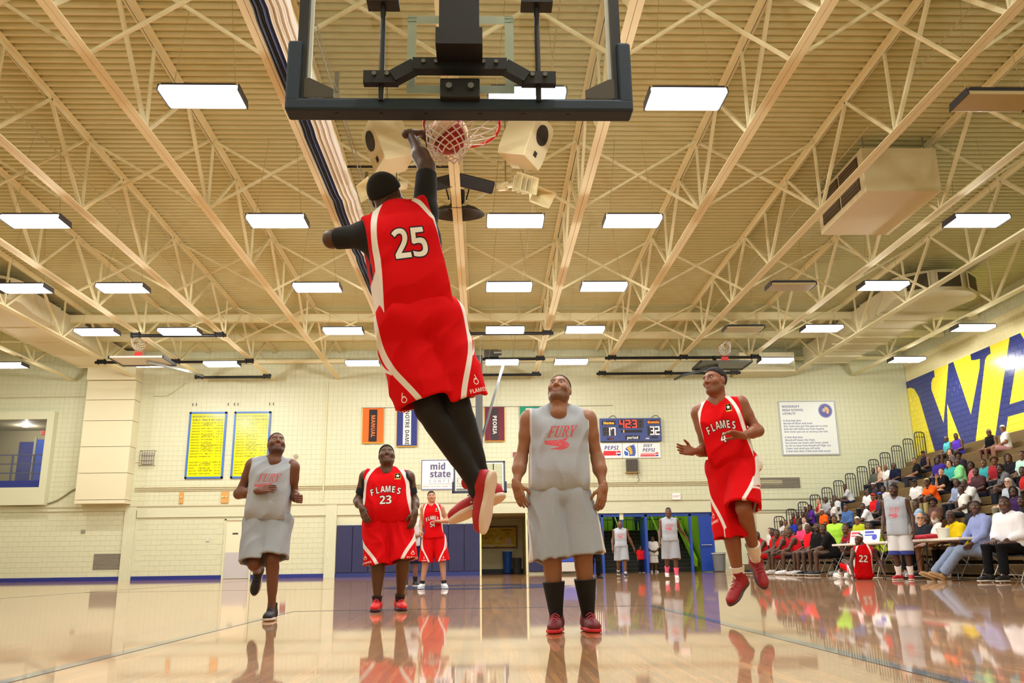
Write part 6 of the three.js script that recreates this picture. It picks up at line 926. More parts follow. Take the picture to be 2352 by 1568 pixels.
// ---- generic standing / walking pose ----
function standPose(x, z, h, ry, o = {}) {
  const k = h / 1.8, st = o.stride || 0, sp = o.spread ?? 0.09, L = {}; const set = (n, a, b, c) => { const cs = Math.cos(ry), sn = Math.sin(ry); L[n] = [x + (a * cs + c * sn) * k, (o.y || 0) + b * k, z + (-a * sn + c * cs) * k]; };
  const ln = o.lean || 0; set('head', 0, 1.66, 0.03 + ln * 1.6); set('neck', 0, 1.5, ln * 1.4);
  set('shL', 0.185, 1.43, ln * 1.3); set('shR', -0.185, 1.43, ln * 1.3); const aL = o.armL || [0.26, 1.14, -0.02, 0.28, 0.88, 0.08], aR = o.armR || [-0.26, 1.14, -0.02, -0.28, 0.88, 0.08]; set('elL', aL[0], aL[1], aL[2]); set('wrL', aL[3], aL[4], aL[5]); set('elR', aR[0], aR[1], aR[2]); set('wrR', aR[3], aR[4], aR[5]);
  set('hipL', 0.09, 0.93, 0); set('hipR', -0.09, 0.93, 0); set('knL', sp + 0.01, 0.5, st * 0.45 + 0.03); set('knR', -sp - 0.01, 0.5, -st * 0.45 + 0.05); set('anL', sp + 0.02, 0.085, st - 0.02); set('anR', -sp - 0.02, 0.085 + (st ? 0.06 : 0), -st - 0.04);
  const cs = Math.cos(ry), sn = Math.sin(ry); L.toeL = L.toeR = [sn, st ? -0.1 : 0, cs]; if (!st) { L.toeL = [Math.sin(ry + 0.25), 0, Math.cos(ry + 0.25)]; L.toeR = [Math.sin(ry - 0.25), 0, Math.cos(ry - 0.25)]; L.upL = L.upR = [0, 1, 0]; } else L.upL = [0, 1, 0];
  return L;
}
const K1 = (o) => ({ cell: 0.014, hair: 'fade', hairC: 0x14100e, ...o });
person('player in white tank top and navy shorts half hidden between numbers 23 and 54', K1({ S: 0.93, skin: '#8a5a40', top: { color: 0xd8d6d2, loose: 0.02, hem: 0.05, armcut: 0.01, name: 'jersey' }, bottom: { color: 0x1b2038, len: 1.0, loose: 0.03 }, shoe: { color: 0x222226 }, sock: { color: 0x202024, len: 0.3 } }), standPose(-1.42, -14.5, 1.66, 0.2, { armL: [0.24, 1.16, 0, 0.1, 1.1, 0.22] }));
const refTex = clothMat(canvasTex(256, 128, (c, W, H) => { for (let i = 0; i < 32; i++) { c.fillStyle = i % 2 ? '#16161a' : '#ecebe8'; c.fillRect(i * 8, 0, 8, H); } }));
person('referee in black and white striped shirt and black trousers behind the centre player', K1({ S: 0.95, skin: '#5a3a28', top: { tex: refTex, loose: 0.018, sleeve: 0.6, hem: 0.0 }, bottom: { color: 0x121214, len: 1.95, loose: 0.012 }, shoe: { color: 0x101012, sole: 0x101012 } }), standPose(3.2, -20.0, 1.68, 0.1, {}));
person('shorter grey jersey player in black sneakers walking from the stair doors', K1({ S: 0.95, skin: '#6a4630', top: { tex: TF2, loose: 0.024, hem: 0.0, vneck: 0.04, armcut: 0.01, name: 'jersey' }, bottom: { tex: TFS, len: 1.02, loose: 0.035 }, shoe: { color: 0x1a1a1e, sole: 0xe8e8e8 }, sock: { color: 0xe0ded8, len: 0.14 } }), standPose(4.42, -23.0, 1.72, -0.1, { stride: 0.14, armL: [0.3, 1.16, -0.05, 0.42, 0.9, -0.1] }));
person('tall grey jersey player in bright pink socks walking out on the floor', K1({ S: 0.98, skin: '#5c3c2a', top: { tex: TF2, loose: 0.024, hem: 0.0, vneck: 0.04, armcut: 0.01, name: 'jersey' }, bottom: { tex: TFS, len: 1.05, loose: 0.035 }, shoe: { color: 0xd8d4da, sole: 0xf0f0f0 }, sock: { color: 0xf0608a, len: 0.45 } }), standPose(4.88, -17.9, 1.79, -0.12, { stride: 0.1, armL: [0.3, 1.2, -0.08, 0.44, 1.02, -0.16], armR: [-0.25, 1.14, 0.02, -0.28, 0.9, 0.16] }));
person('child in a white tee and white shorts standing at the stair doors', K1({ S: 0.84, skin: '#5c3c2a', headS: 1.12, top: { color: 0xe4e0d8, loose: 0.03, sleeve: 0.75, hem: 0.08 }, bottom: { color: 0xd2cec6, len: 1.1, loose: 0.03 }, shoe: { color: 0xc8c8c8 } }), standPose(7.15, -31.9, 1.45, 0, { armL: [0.25, 1.12, 0.06, 0.1, 1.05, 0.26], armR: [-0.25, 1.12, 0.06, -0.1, 1.05, 0.26] }));
person('small child in a red shirt standing at the stair doors', K1({ S: 0.66, skin: '#5c3c2a', headS: 1.25, top: { color: 0xd82028, loose: 0.025, sleeve: 0.7, hem: 0.05 }, bottom: { color: 0x181820, len: 1.95, loose: 0.015 }, shoe: { color: 0x1a1a1e } }), standPose(6.62, -31.8, 1.05, 0.1, {}));
person('person in dark jacket and jeans standing on the stair landing', K1({ base: [7.6, 1.86, -37.6], S: 0.95, skin: '#5c3c2a', top: { color: 0x202a24, loose: 0.02, sleeve: 1.9, hem: 0.05 }, bottom: { color: 0x2c3a5c, len: 1.95, loose: 0.015 }, shoe: { color: 0x1a1a1e } }), standPose(7.6, -37.6, 1.7, -0.3, { y: 1.86 }));
person('person in black clothes standing at the landing railing', K1({ base: [6.55, 1.86, -37.8], S: 0.95, skin: '#5c3c2a', top: { color: 0x1c1e1c, loose: 0.02, sleeve: 0.8, hem: 0.05 }, bottom: { color: 0x1e2024, len: 1.95, loose: 0.015 }, shoe: { color: 0x1a1a1e } }), standPose(6.55, -37.8, 1.7, 0.4, { y: 1.86 }));
const CROWD = [["bench player in red jersey leaning low at the far end of the team bench",9.3,0.43,-24.16,"#4a2f20","#b81820",0,"#b81820",1,"fade","lean",""],["bench player in red jersey with white trim sitting upright on the team bench",9.3,0.43,-23.03,"#4a2f20","#c81820",0,"#c81820",1,"fade","lap",""],["bench player in red jersey bent far forward beside the upright teammate",9.3,0.43,-22.14,"#4a2f20","#c01820",0,"#a01820",1,"fade","lean",""],["bench player in red jersey and dark undershirt leaning forward behind the bench row",10.0,0.43,-23.7,"#6b452f","#b01820",0.7,"#a01820",1,"fade","lean",""],["bench player in red jersey with bright white sneakers leaning forward next to the coach",9.3,0.43,-20.97,"#4a2f20","#c81820",0,"#181820",1,"fade","lean","W"],["bald coach in bright red polo shirt on the team bench",9.3,0.43,-19.98,"#4a2f20","#e01824",0.8,"#22242a",1,"","lap",""],["bearded man in black shirt beside the coach in red",9.3,0.43,-19.34,"#4a2f20","#141416",0.9,"#1a1a1e",1,"fade","lap","B"],["man in black polo with red shoulder patches bending forward on the team bench",9.3,0.43,-18.43,"#4a2f20","#151518",0.9,"#16161a",1,"fade","lean",""],["boy with dark hair peeking over the far end of the bench",11.87,1.111,-29.56,"#4a2f20","#d8d8d8",0.7,"#22242a",1.9,"fade","lap",""],["pale man in white shirt at the far end of the lowest bleacher row",11.36,0.834,-29.5,"#d2a48c","#e8e4e0",0.8,"#3a3a40",1.9,"short","lap",""],["child in dark red shirt below the lowest bleacher rail",12.38,1.388,-29.6,"#4a2f20","#a82028",0.7,"#22242a",1.9,"fade","lap",""],["child in brown shirt behind the child in dark red",12.38,1.388,-29.1,"#4a2f20","#5a4438",0.7,"#22242a",1.9,"fade","lap",""],["person wearing a cream hood behind the bench players",12.89,1.665,-29.6,"#4a2f20","#4a3a34",1.8,"#22242a",1.9,"","lap","H#d8d0c0"],["child in tan shirt sitting behind the bench players",11.87,1.111,-29.06,"#6b452f","#8a7258",0.7,"#22242a",1.9,"fade","lap",""],["boy in royal blue shirt behind the bench players",11.87,1.111,-28.41,"#4a2f20","#2438a8",0.8,"#22242a",1.9,"fade","lap",""],["child in dark shirt next to the woman in purple",12.38,1.388,-28.6,"#4a2f20","#2a2630",0.8,"#22242a",1.9,"short","lap",""],["woman in purple top with dark bobbed hair",12.89,1.665,-29.1,"#4a2f20","#5a2c9a",0.5,"#22242a",1.9,"bob","lap",""],["fair haired child below the woman in purple",11.87,1.111,-27.14,"#d2a48c","#c8c0b0",0.7,"#4a4a50",1.9,"short","lap","G"],["girl in bright pink top behind the coach",11.36,0.834,-26.2,"#6b452f","#f0487a",0.8,"#22242a",1.9,"short","lap",""],["boy in red tank shirt near the second rail",13.4,1.942,-29.5,"#c79678","#cc2028",0,"#30323a",1,"short","lap","G"],["person in orange shirt wearing a white headband",12.38,1.388,-26.65,"#6b452f","#f06018",0.8,"#22242a",1.9,"fade","lap","N#e8e4e0"],["boy in pale grey tee behind the orange shirt",13.4,1.942,-28.78,"#4a2f20","#a8a8ac",0.7,"#30323a",1.9,"fade","lap",""],["child in white striped shirt behind the lime polo",12.89,1.665,-26.89,"#4a2f20","#d8d4d0",0.7,"#30323a",1.9,"fade","lap",""],["boy in pale tee above the striped shirt child",13.4,1.942,-27.87,"#4a2f20","#c8ccd0",0.7,"#30323a",1.9,"fade","lap",""],["person in faded blue denim shirt behind the lime polo",12.38,1.388,-24.57,"#6b452f","#4a6aa0",1.8,"#30323a",1.9,"fade","lap",""],["man in light grey tee and dark jeans sitting alone by the rails",14.42,2.496,-28.89,"#4a2f20","#b8babc",0.8,"#1c2444",1.9,"fade","lean",""],["boy in maroon checked shirt at the end of the white table",10.0,0.43,-18.73,"#6b452f","#9a2430",0.9,"#22242a",1.9,"fade","lean",""],["kid in yellow green shirt wearing a white cap",11.36,0.834,-21.44,"#8a5c40","#b8c428",0.8,"#22242a",1.9,"","lap","C#e4e2dc"],["man in white polo with a red lanyard",12.38,1.388,-22.89,"#4a2f20","#e2e2e6",0.8,"#22242a",1.9,"fade","lean",""],["person in red shirt and red cap",12.89,1.665,-23.55,"#8a5c40","#cc1c20",0.8,"#22242a",1.9,"","lap","C#c01c20"],["man in white tee with hands folded above the red cap",13.4,1.942,-25.1,"#4a2f20","#e0dede",0.8,"#22242a",1.9,"fade","lap",""],["woman in dark top with a white headband",13.91,2.219,-25.61,"#4a2f20","#3a3034",0.8,"#22242a",1.9,"short","lap","N#e4e2dc"],["boy in blue cap and dark shirt",12.89,1.665,-23.05,"#4a2f20","#3a3a5a",0.8,"#22242a",1.9,"","lap","C#3a50b0"],["woman with earrings behind the standing grey player",13.4,1.942,-23.89,"#4a2f20","#c8c6c4",0.7,"#22242a",1.9,"bob","lap",""],["man in black tee with lime green lettering",12.38,1.388,-21.9,"#4a2f20","#15171c",0.8,"#22242a",1.9,"fade","lap","T"],["boy in lime yellow tee leaning at the white table",10.0,0.43,-17.32,"#4a2f20","#c6e820",0.8,"#22242a",1.9,"fade","lean",""],["man in dark patterned shirt high by the rails",15.44,3.05,-28.86,"#4a2f20","#565a50",0.9,"#22242a",1.9,"fade","lap",""],["blonde woman partly behind the bald man in white",15.44,3.05,-28.29,"#d2a48c","#c8a890",0.7,"#22242a",1.9,"bob","lap","G"],["bald man in white print tee high by the rails",15.44,3.05,-27.79,"#6b452f","#e6e4e2",0.8,"#22242a",1.9,"","lap",""],["man in navy polo high by the rails",15.44,3.05,-27.13,"#4a2f20","#171a30",0.9,"#8a8a90",1.9,"fade","lap",""],["man in black tee with a yellow print",15.44,3.05,-25.5,"#8a5c40","#15161a",0.8,"#2a2c34",1.9,"short","lap","Y"],["person in dark basketball jersey and black cap",15.95,3.327,-25.85,"#6b452f","#1c1c2c",0,"#2a2c34",1.9,"","lap","C#141416"],["woman in purple shirt behind the mint shirt",14.93,2.773,-23.08,"#4a2f20","#3a2c8a",0.8,"#2a2c34",1.9,"bob","lap",""],["woman in black tee with a hand at her chin",13.91,2.219,-20.93,"#c79678","#141418",0.8,"#2a2c34",1.9,"short","chin",""],["girl in turquoise top high against the mural",16.97,3.881,-26.02,"#4a2f20","#58c0c4",0,"#3a2c28",1,"short","lap","N#8a8a90"],["girl in purple patterned top high against the mural",16.97,3.881,-25.38,"#4a2f20","#5a38b8",0,"#3a38a0",1,"short","lap",""],["woman with dark hair below the girl in turquoise",15.44,3.05,-23.15,"#c79678","#6a5a54",0.7,"#2a2c34",1.9,"long","lap",""],["woman with a big dark hairdo",14.93,2.773,-21.8,"#4a2f20","#2a2430",0.8,"#2a2c34",1.9,"afro","lap",""],["light skinned woman beside the mint shirt man",14.42,2.496,-21.48,"#c79678","#38a0a0",0.7,"#2a2c34",1.9,"long","lap",""],["large man in mint green dress shirt",14.42,2.496,-20.98,"#4a2f20","#8fdc98",1.8,"#1a1c20",1.9,"fade","lap","F"],["man in orange polo, khaki trousers and tan cap leaning forward",13.4,1.942,-20.73,"#4a2f20","#f8621a",0.8,"#a89868",1.9,"","lean","C#b8a878"],["man in black cap and white tee beside the orange polo",13.4,1.942,-21.73,"#4a2f20","#dedcda",0.8,"#a09470",1.9,"","lap","C#151518"],["woman in red plaid shirt turned sideways",13.91,2.219,-19.42,"#4a2f20","#b86068",1.8,"#2a3450",1.9,"bob","lap",""],["child in dark shirt next to the plaid shirt",13.4,1.942,-18.36,"#4a2f20","#4a3034",0.8,"#2a3450",1.9,"fade","lap",""],["man in black sleeveless shirt and sunglasses high on the bleachers",16.46,3.604,-22.54,"#6b452f","#101012",0,"#5a2430",1,"","lap","S"],["man in white tee, white cap and pink shorts high on the bleachers",16.46,3.604,-21.76,"#8a5c40","#f0f0f0",0.8,"#d8a0a8",1,"","lap","C#f0f0f0"],["woman in turquoise top with tied hair",13.91,2.219,-18.8,"#6b452f","#389aa0",0.6,"#2a2c34",1.9,"short","lap",""],["woman with curly brown hair and red top",13.91,2.219,-18.3,"#6b452f","#98242c",0.7,"#2a2c34",1.9,"afro","lap","K"],["woman with long dark hair in grey tee",13.4,1.942,-16.98,"#4a2f20","#6a6a70",0.8,"#22242a",1.9,"long","lean",""],["woman with long dark hair in black top",13.91,2.219,-17.67,"#6b452f","#1c1a20",0.8,"#22242a",1.9,"long","lap",""],["person in pale mint shirt at the end of the top group",13.91,2.219,-17.07,"#6b452f","#b8e0d0",0.8,"#22242a",1.9,"short","lap",""],["person in red shirt behind the older man",12.89,1.665,-15.55,"#4a2f20","#b82420",0.8,"#22242a",1.9,"fade","lap",""],["man in pale blue shirt beside the bald man",12.89,1.665,-18.48,"#4a2f20","#8c98b4",1.8,"#22242a",1.9,"fade","lap",""],["large bald man in white polo",12.89,1.665,-17.9,"#4a2f20","#dededf",0.8,"#22242a",1.9,"","lean","F"],["man in white polo looking up",12.38,1.388,-17.38,"#4a2f20","#e8e4dc",0.8,"#22242a",1.9,"fade","lap",""],["older white haired man in light blue shirt and glasses",12.38,1.388,-15.37,"#d2a48c","#a8b4c0",0.8,"#8a8470",1.9,"short","lap","w"],["woman with a black bob in a dark striped top",11.87,1.111,-14.42,"#4a2f20","#3a2450",1.8,"#c8b898",1,"bob","lap",""],["man in light blue dress shirt and dark tie",11.87,1.111,-18.77,"#4a2f20","#9ab0cc",1.8,"#22242a",1.9,"fade","lap","e"],["woman with dark curls behind the table",11.87,1.111,-17.89,"#4a2f20","#5a4038",0.8,"#22242a",1.9,"afro","lap",""],["person in dark top behind the pale blue shirt man",11.36,0.834,-15.26,"#4a2f20","#2a2a30",0.8,"#22242a",1.9,"bob","lap",""],["person in black top behind the striped top woman",11.36,0.834,-13.35,"#4a2f20","#1c1c22",0.8,"#22242a",1.9,"short","lap",""],["older bald man with glasses in a dark shirt at the table",10.0,0.43,-14.98,"#c79678","#22242c",0.8,"#22242a",1.9,"","lap","S"],["person with short dark hair behind the older bald man",10.3,0.43,-15.33,"#4a2f20","#22201e",0.8,"#22242a",1.9,"fade","lap",""],["man with white beard and white polo at the table",10.0,0.43,-14.32,"#8a5c40","#e6e2e0",0.8,"#b0a888",1,"","lap","w2"],["man in yellow polo holding his chin at the table",10.0,0.43,-13.62,"#4a2f20","#e8c81c",0.8,"#16161a",1.9,"","chin","S"]];
// ================= BLEACHERS =================
const ROWS = 16, bx = i => 10.12 + 0.51 * i, by = i => 0.28 + 0.277 * i;
{
  const g = group('bleachers', 10.12, 0, -13.4); tag(g, 'brown wooden tiered bleachers rising to the mural wall', 'bleachers');
  const wood = std(0x7a6238, 0.45), wood2 = std(0x6b5530, 0.5), dk = std(0x3a3022, 0.7), L = mb;
  for (let i = 0; i < ROWS; i++) {
    const x = bx(i) - 10.12, y = by(i), z0 = -16.5, z1 = 16.4;
    mb().box(x, x + 0.26, y - 0.035, y, z0, z1).build('seat_plank', i % 2 ? wood : wood2, g);
    mb().box(x, x + 0.03, y - 0.2, y - 0.035, z0, z1).build('front_board', wood2, g);
    mb().box(x - 0.27, x + 0.02, Math.max(0.005, y - 0.42), Math.max(0.03, y - 0.395), z0, z1).build('foot_board', wood, g);
    mb().box(x + 0.2, x + 0.23, Math.max(0.0, y - 0.4), y - 0.035, z0, z1).build('riser', dk, g);
  }
  for (let k = 0; k < 2; k++) mb().ext([[0, 0], [8.1, 0], [8.1, 4.1], [0.3, 0.1]], 0.04, T(0, 0, k ? 16.38 : -16.54)).build('end_panel', dk, g);
}
// end rails of each row
for (let i = 3; i < ROWS; i++) {
  const x = bx(i), y = by(i) - 0.1, w = 0.4, z = -30.0, g = group('bleacher_rail', x + 0.05, y, z); tag(g, 'black looped pipe guard rail at the end of a bleacher row', 'guard rail', 'looped guard rails stepping up the bleacher end');
  mb().path([[0, -0.15, 0], [0, 0.5, 0], [0, 0.98, 0], [0.07, 1.08, 0], [w - 0.07, 1.08, 0], [w, 0.98, 0], [w, 0.5, 0], [w, -0.15, 0]], 0.02, 7, 48, false, 0.2).build('loop', M.black, g);
  for (const q of [0.1, 0.2, 0.3]) mb().tube([q, -0.1, 0], [q, 1.07, 0], 0.013, 6).build('baluster', M.black, g); for (const q of [0, w]) mb().tube([q, -0.08, 0], [q, -0.08, 0.2], 0.015, 6).build('bracket', M.black, g); mb().tube([0, 0.88, 0], [w, 0.88, 0], 0.012, 6).build('crossbar', M.black, g);
}
// ================= FOLDING CHAIRS, TABLES =================
function chairProto() {
  const g = new THREE.Group(), met = std(0x9a9a96, 0.3, { metalness: 0.7 }), seat = std(0x2a2c30, 0.5);
  mb().rbox(-0.2, 0.2, 0.42, 0.45, -0.2, 0.2, 0.012).build('seat', seat, g); mb().rbox(-0.2, 0.2, 0.68, 0.84, -0.26, -0.235, 0.012).build('backrest', seat, g);
  for (const s of [-1, 1]) { mb().tube([s * 0.21, 0, 0.24], [s * 0.21, 0.88, -0.26], 0.012, 7).build('leg', met, g); mb().tube([s * 0.19, 0, -0.26], [s * 0.19, 0.44, 0.16], 0.012, 7).build('leg', met, g); }
  mb().tube([-0.21, 0.12, 0.18], [0.21, 0.12, 0.18], 0.009, 6).tube([-0.19, 0.1, -0.17], [0.19, 0.1, -0.17], 0.009, 6).build('stretcher', met, g); return g;
}
const chair0 = chairProto();
function placeChair(x, z, ry, label, grp) { const c = chair0.clone(); c.name = numbered('folding_chair'); c.position.set(x, 0, z); c.rotation.y = ry; scene.add(c); tag(c, label, 'chair', grp); }
[[-17.55, -14.62, 'white folding table nearer the team bench', 0], [-14.58, -11.6, 'white folding table nearer the seated man in white shirt', 1]].forEach(([z0, z1, label, k]) => {
  const g = group('folding_table', 9.28, 0, (z0 + z1) / 2), h = (z1 - z0) / 2, met = std(0x55565a, 0.35, { metalness: 0.6 }); tag(g, label, 'table');
  mb().rbox(-0.38, 0.38, 0.735, 0.785, -h, h, 0.015).build('tabletop', std(0xe2dcd0, 0.45), g);
  for (const s of [-1, 1]) { for (const x of [-0.28, 0.28]) mb().path([[x, 0.735, s * (h - 0.5)], [x, 0.3, s * (h - 0.42)], [x * 1.1, 0.012, s * (h - 0.32)]], 0.016, 7, 16).build('leg', met, g); mb().tube([-0.3, 0.02, s * (h - 0.325)], [0.3, 0.02, s * (h - 0.325)], 0.014, 6).build('leg', met, g); mb().tube([0, 0.72, s * (h - 1.1)], [0, 0.25, s * (h - 0.42)], 0.01, 6).build('brace', met, g); }
});
{ // things on the tables
  const cup = group('paper_cup', 9.1, 0.787, -12.5); tag(cup, 'white square paper tub near the end of the white table', 'tub'); mb().add(new THREE.CylinderGeometry(0.13, 0.1, 0.19, 4), T(0, 0.095, 0, 0, Math.PI / 4)).build('tub', std(0xe8e6d8, 0.6), cup); mb().add(new THREE.TorusGeometry(0.13, 0.008, 5, 4), T(0, 0.19, 0, Math.PI / 2, 0, Math.PI / 4)).build('rim', std(0xf2f0e6, 0.6), cup);
  const f = new Field(); f.ell([0, 0.045, 0], [0.2, 0.06, 0.42], 0.05).ell([0.05, 0.05, 0.25], [0.16, 0.055, 0.2], 0.04).ell([-0.05, 0.04, -0.3], [0.14, 0.05, 0.2], 0.04); f.fold = folds(0.02, 18, [1, 0, 0.4], 4); f.cutPlane([0, 0, 0], [0, -1, 0]); const c = mesh('red_garment', f.mesh(0.012), std(0xb81c2c, 0.85)); c.position.set(9.2, 0.787, -13.5); tag(c, 'crumpled red jersey lying on the white table', 'garment');
  for (const [z, y, col, label, txt] of [[-16.5, 0.8, '#e8dcdc', 'red and white program poster propped on the white table', '#d84858'], [-15.75, 0.8, '#f0f0ee', 'white poster with blue print propped on the white table', '#3a4cc0']]) { const g = group('paper_poster', 9.15, 0.787, z); g.rotation.set(0, -Math.PI / 2 + 0.5, 0); tag(g, label, 'poster'); mb().bar([-0.22, 0.0, 0], [0.22, 0.0, 0], 0.16, 0.01).build('easel', M.white, g); const p = panel('print', 0.44, 0.3, canvasTex(128, 88, (x, W, H) => { x.fillStyle = col; x.fillRect(0, 0, W, H); x.fillStyle = txt; x.fillRect(8, 10, W * 0.55, 16); x.fillRect(8, 34, W * 0.7, 10); x.beginPath(); x.arc(W * 0.68, H * 0.62, 20, 0, 7); x.fill(); }), g, 0, 0.15, 0.012, 0.6); p.rotation.x = -0.35; const b = mb().box(-0.22, 0.22, -0.15, 0.15, -0.006, 0).build('backing_card', M.white, g); b.position.set(0, 0.15, 0.008); b.rotation.x = -0.35; }
  const mk = mb().path([[9.05, 0.79, -14.9], [9.0, 0.9, -14.85], [9.0, 0.93, -14.7], [9.02, 0.8, -14.6]], 0.012, 6, 20).build('microphone_cord', M.black); tag(mk, 'looped dark cord on the white table', 'cord');
  const cw = mb().path([[8.95, 0.79, -14.5], [8.86, 0.7, -14.5], [8.82, 0.4, -14.7], [8.78, 0.1, -14.85], [8.75, 0.015, -14.9], [8.7, 0.012, -15.6]], 0.012, 6, 40).build('power_cord', std(0xcfc9bc, 0.6)); tag(cw, 'pale power cord hanging from the white table to the floor', 'cord');
  const mt = mb().rbox(8.45, 9.0, 0.002, 0.014, -16.6, -14.6, 0.005).build('floor_mat', std(0xc9c2b4, 0.6)); tag(mt, 'pale flat floor mat in front of the white table', 'mat');
}
// ================= SEATED CROWD =================
const SIT = {
  lap: { head: [0, 0.755, 0.05], neck: [0, 0.61, 0.01], shL: [0.185, 0.54, 0], shR: [-0.185, 0.54, 0], elL: [0.245, 0.28, 0.06], elR: [-0.245, 0.28, 0.06], wrL: [0.12, 0.2, 0.27], wrR: [-0.1, 0.21, 0.29] },
  lean: { head: [0, 0.69, 0.2], neck: [0, 0.555, 0.13], shL: [0.185, 0.48, 0.11], shR: [-0.185, 0.48, 0.11], elL: [0.2, 0.24, 0.27], elR: [-0.2, 0.24, 0.27], wrL: [0.06, 0.2, 0.46], wrR: [-0.04, 0.2, 0.48] },
  chin: { head: [0, 0.74, 0.1], neck: [0, 0.6, 0.05], shL: [0.185, 0.52, 0.03], shR: [-0.185, 0.52, 0.03], elL: [0.22, 0.27, 0.12], elR: [-0.17, 0.3, 0.26], wrL: [0.02, 0.24, 0.3], wrR: [-0.03, 0.55, 0.26] },
};
for (const k in SIT) Object.assign(SIT[k], { hipL: [0.095, 0.1, 0], hipR: [-0.095, 0.1, 0], knL: [0.13, 0.12, 0.42], knR: [-0.13, 0.12, 0.42], anL: [0.13, -0.32, 0.44], anR: [-0.13, -0.32, 0.44], toeL: [0.15, 0, 1], toeR: [-0.15, 0, 1], upL: [0, 1, 0], upR: [0, 1, 0] });
const sitCache = {}; const cached = (k, fn) => (sitCache[k] ??= fn()).clone();
const glassG = (() => { const b = mb(); for (const s of [-1, 1]) b.add(new THREE.TorusGeometry(0.021, 0.004, 5, 14), T(s * 0.031, 0.006, 0.098)); b.tube([-0.01, 0.008, 0.1], [0.01, 0.008, 0.1], 0.004, 5); for (const s of [-1, 1]) b.tube([s * 0.052, 0.008, 0.096], [s * 0.078, 0.0, -0.01], 0.004, 5); return b.geo(); })();
function sitter(label, x, y, z, ry, S, c) {
  const J = frame(Object.fromEntries(Object.entries(SIT[c.v]).map(([k, a]) => [k, [...a]]))), g = group('person', x, y, z, ry); g.scale.setScalar(S); tag(g, label, 'person', 'spectators and bench along the bleachers');
  // face the near basket, within what a neck allows
  const wx = 0 - x, wz = -0.4 - z, cs = Math.cos(-ry), sn = Math.sin(-ry); let lx_ = wx * cs + wz * sn, lz_ = -wx * sn + wz * cs; let a = Math.atan2(lx_, lz_); a = Math.max(-1.25, Math.min(1.25, a + c.dy)); const pit = 0.12; J.HM = headMatrix(J, [Math.sin(a), pit + c.dp, Math.cos(a)], [0, 1, 0]);
  const fill = (geo, fn) => { const n = geo.attributes.position.count, q = new Float32Array(n * 3); for (let i = 0; i < n; i++) { const k = fn(i); q[3 * i] = k.r; q[3 * i + 1] = k.g; q[3 * i + 2] = k.b; } geo.setAttribute('color', new THREE.BufferAttribute(q, 3)); return geo; };
  const skin = COL(c.skin), fat = c.ex.includes('F') ? 1.25 : 1, parts = [fill(cached('b' + c.v + fat, () => bodyField(J, 1, { fat }).mesh(0.019)), () => skin)];
  const wb = c.ex === 'w2', pal = [skin, skin.clone().lerp(COL('#8a4a48'), 0.35), COL('#a89c90'), COL('#140c0a'), skin.clone().lerp(COL('#0c0806'), 0.75), wb ? COL('#c8c4bc') : c.ex === 'B' ? skin.clone().lerp(COL('#0c0806'), 0.7) : skin];
  parts.push(fill(headLo.clone().applyMatrix4(J.HM), i => pal[maskLo[i]]));
  for (const s of ['L', 'R']) { const wr = J['wr' + s], hd = v3.nrm(v3.sub(wr, J['el' + s])), pn = v3.nrm(v3.mad([0, -1, 0], hd, hd[1])), yy = v3.mul(pn, -1), x0 = v3.cross(yy, hd), gg = getHand('relax', false).clone(); const m = basisM(s === 'L' ? v3.mul(x0, -1) : x0, yy, hd, wr); gg.applyMatrix4(m); if (m.determinant() < 0) { const ix = gg.index.array; for (let i = 0; i < ix.length; i += 3) { const t = ix[i]; ix[i] = ix[i + 1]; ix[i + 1] = t; } gg.computeVertexNormals(); } parts.push(fill(gg, () => skin)); }
  mesh('body', mergeGeometries(parts, false), skinMat, g);
  const hm = (n, geo, col) => mesh(n, geo.clone().applyMatrix4(J.HM), std(col, 0.9), g);
  const hc = c.ex === 'G' ? 0x6a4c30 : c.ex.startsWith('w') ? 0xd0ccc4 : c.ex === 'K' ? 0x5a4026 : 0x14100e; if (c.hair) hm('hair', getHair(c.hair), hc);
  const xc = c.ex[0], xcol = c.ex.slice(1); if (xc === 'C') hm('cap', capG ??= capGeo(), xcol); if (xc === 'N') hm('headband', bandG ??= bandGeo(), xcol); if (xc === 'H') hm('hood', getHair('bob'), xcol); if (xc === 'S') hm('glasses', glassG, 0x141414); if (c.ex === 'w') hm('glasses', glassG, 0x2a2a2a);
  const sl = c.sleeve; const tp = mesh(sl === 0 ? 'tank_top' : 'shirt', cached('t' + c.v + sl + fat, () => topField(J, 1, { loose: 0.02, sleeve: sl, hem: 0.0, fat, armcut: 0.01, fold: 0.006, seed: 3 }).mesh(0.017)), cloth(c.top), g);
  mesh(c.len > 1.3 ? 'trousers' : 'shorts', cached('l' + c.v + c.len + fat, () => legField(J, 1, { loose: c.len > 1.3 ? 0.014 : 0.022, len: c.len, flare: 0.012, fat, top: 0.06, fdir: [0, 0, 1], fold: 0.005 }).mesh(0.018)), cloth(c.bot), g);
  if (c.ex === 'T' || c.ex === 'Y') { const t = c.ex === 'T' ? canvasTex(128, 64, (q, W, H) => { q.fillStyle = '#15171c'; q.fillRect(0, 0, W, H); lineText(q, 'OREG', W / 2, 18, 'bold 26px sans-serif', '#c8e838', 'center', 120); lineText(q, 'VIRG', W / 2, 46, 'bold 26px sans-serif', '#c8e838', 'center', 120); }) : canvasTex(64, 64, (q, W, H) => { q.fillStyle = '#15161a'; q.fillRect(0, 0, W, H); q.fillStyle = '#e8c83a'; q.beginPath(); q.arc(32, 32, 22, 0, 7); q.fill(); }); const pg = new THREE.PlaneGeometry(0.22, 0.12, 6, 2), pp = pg.attributes.position; for (let i = 0; i < pp.count; i++) pp.setZ(i, 0.152 - pp.getX(i) * pp.getX(i) * 2.2); pg.translate(0, 0.4, 0); pg.computeVertexNormals(); mesh('chest_print', pg, std(0xffffff, 0.85, { map: t }), g); }
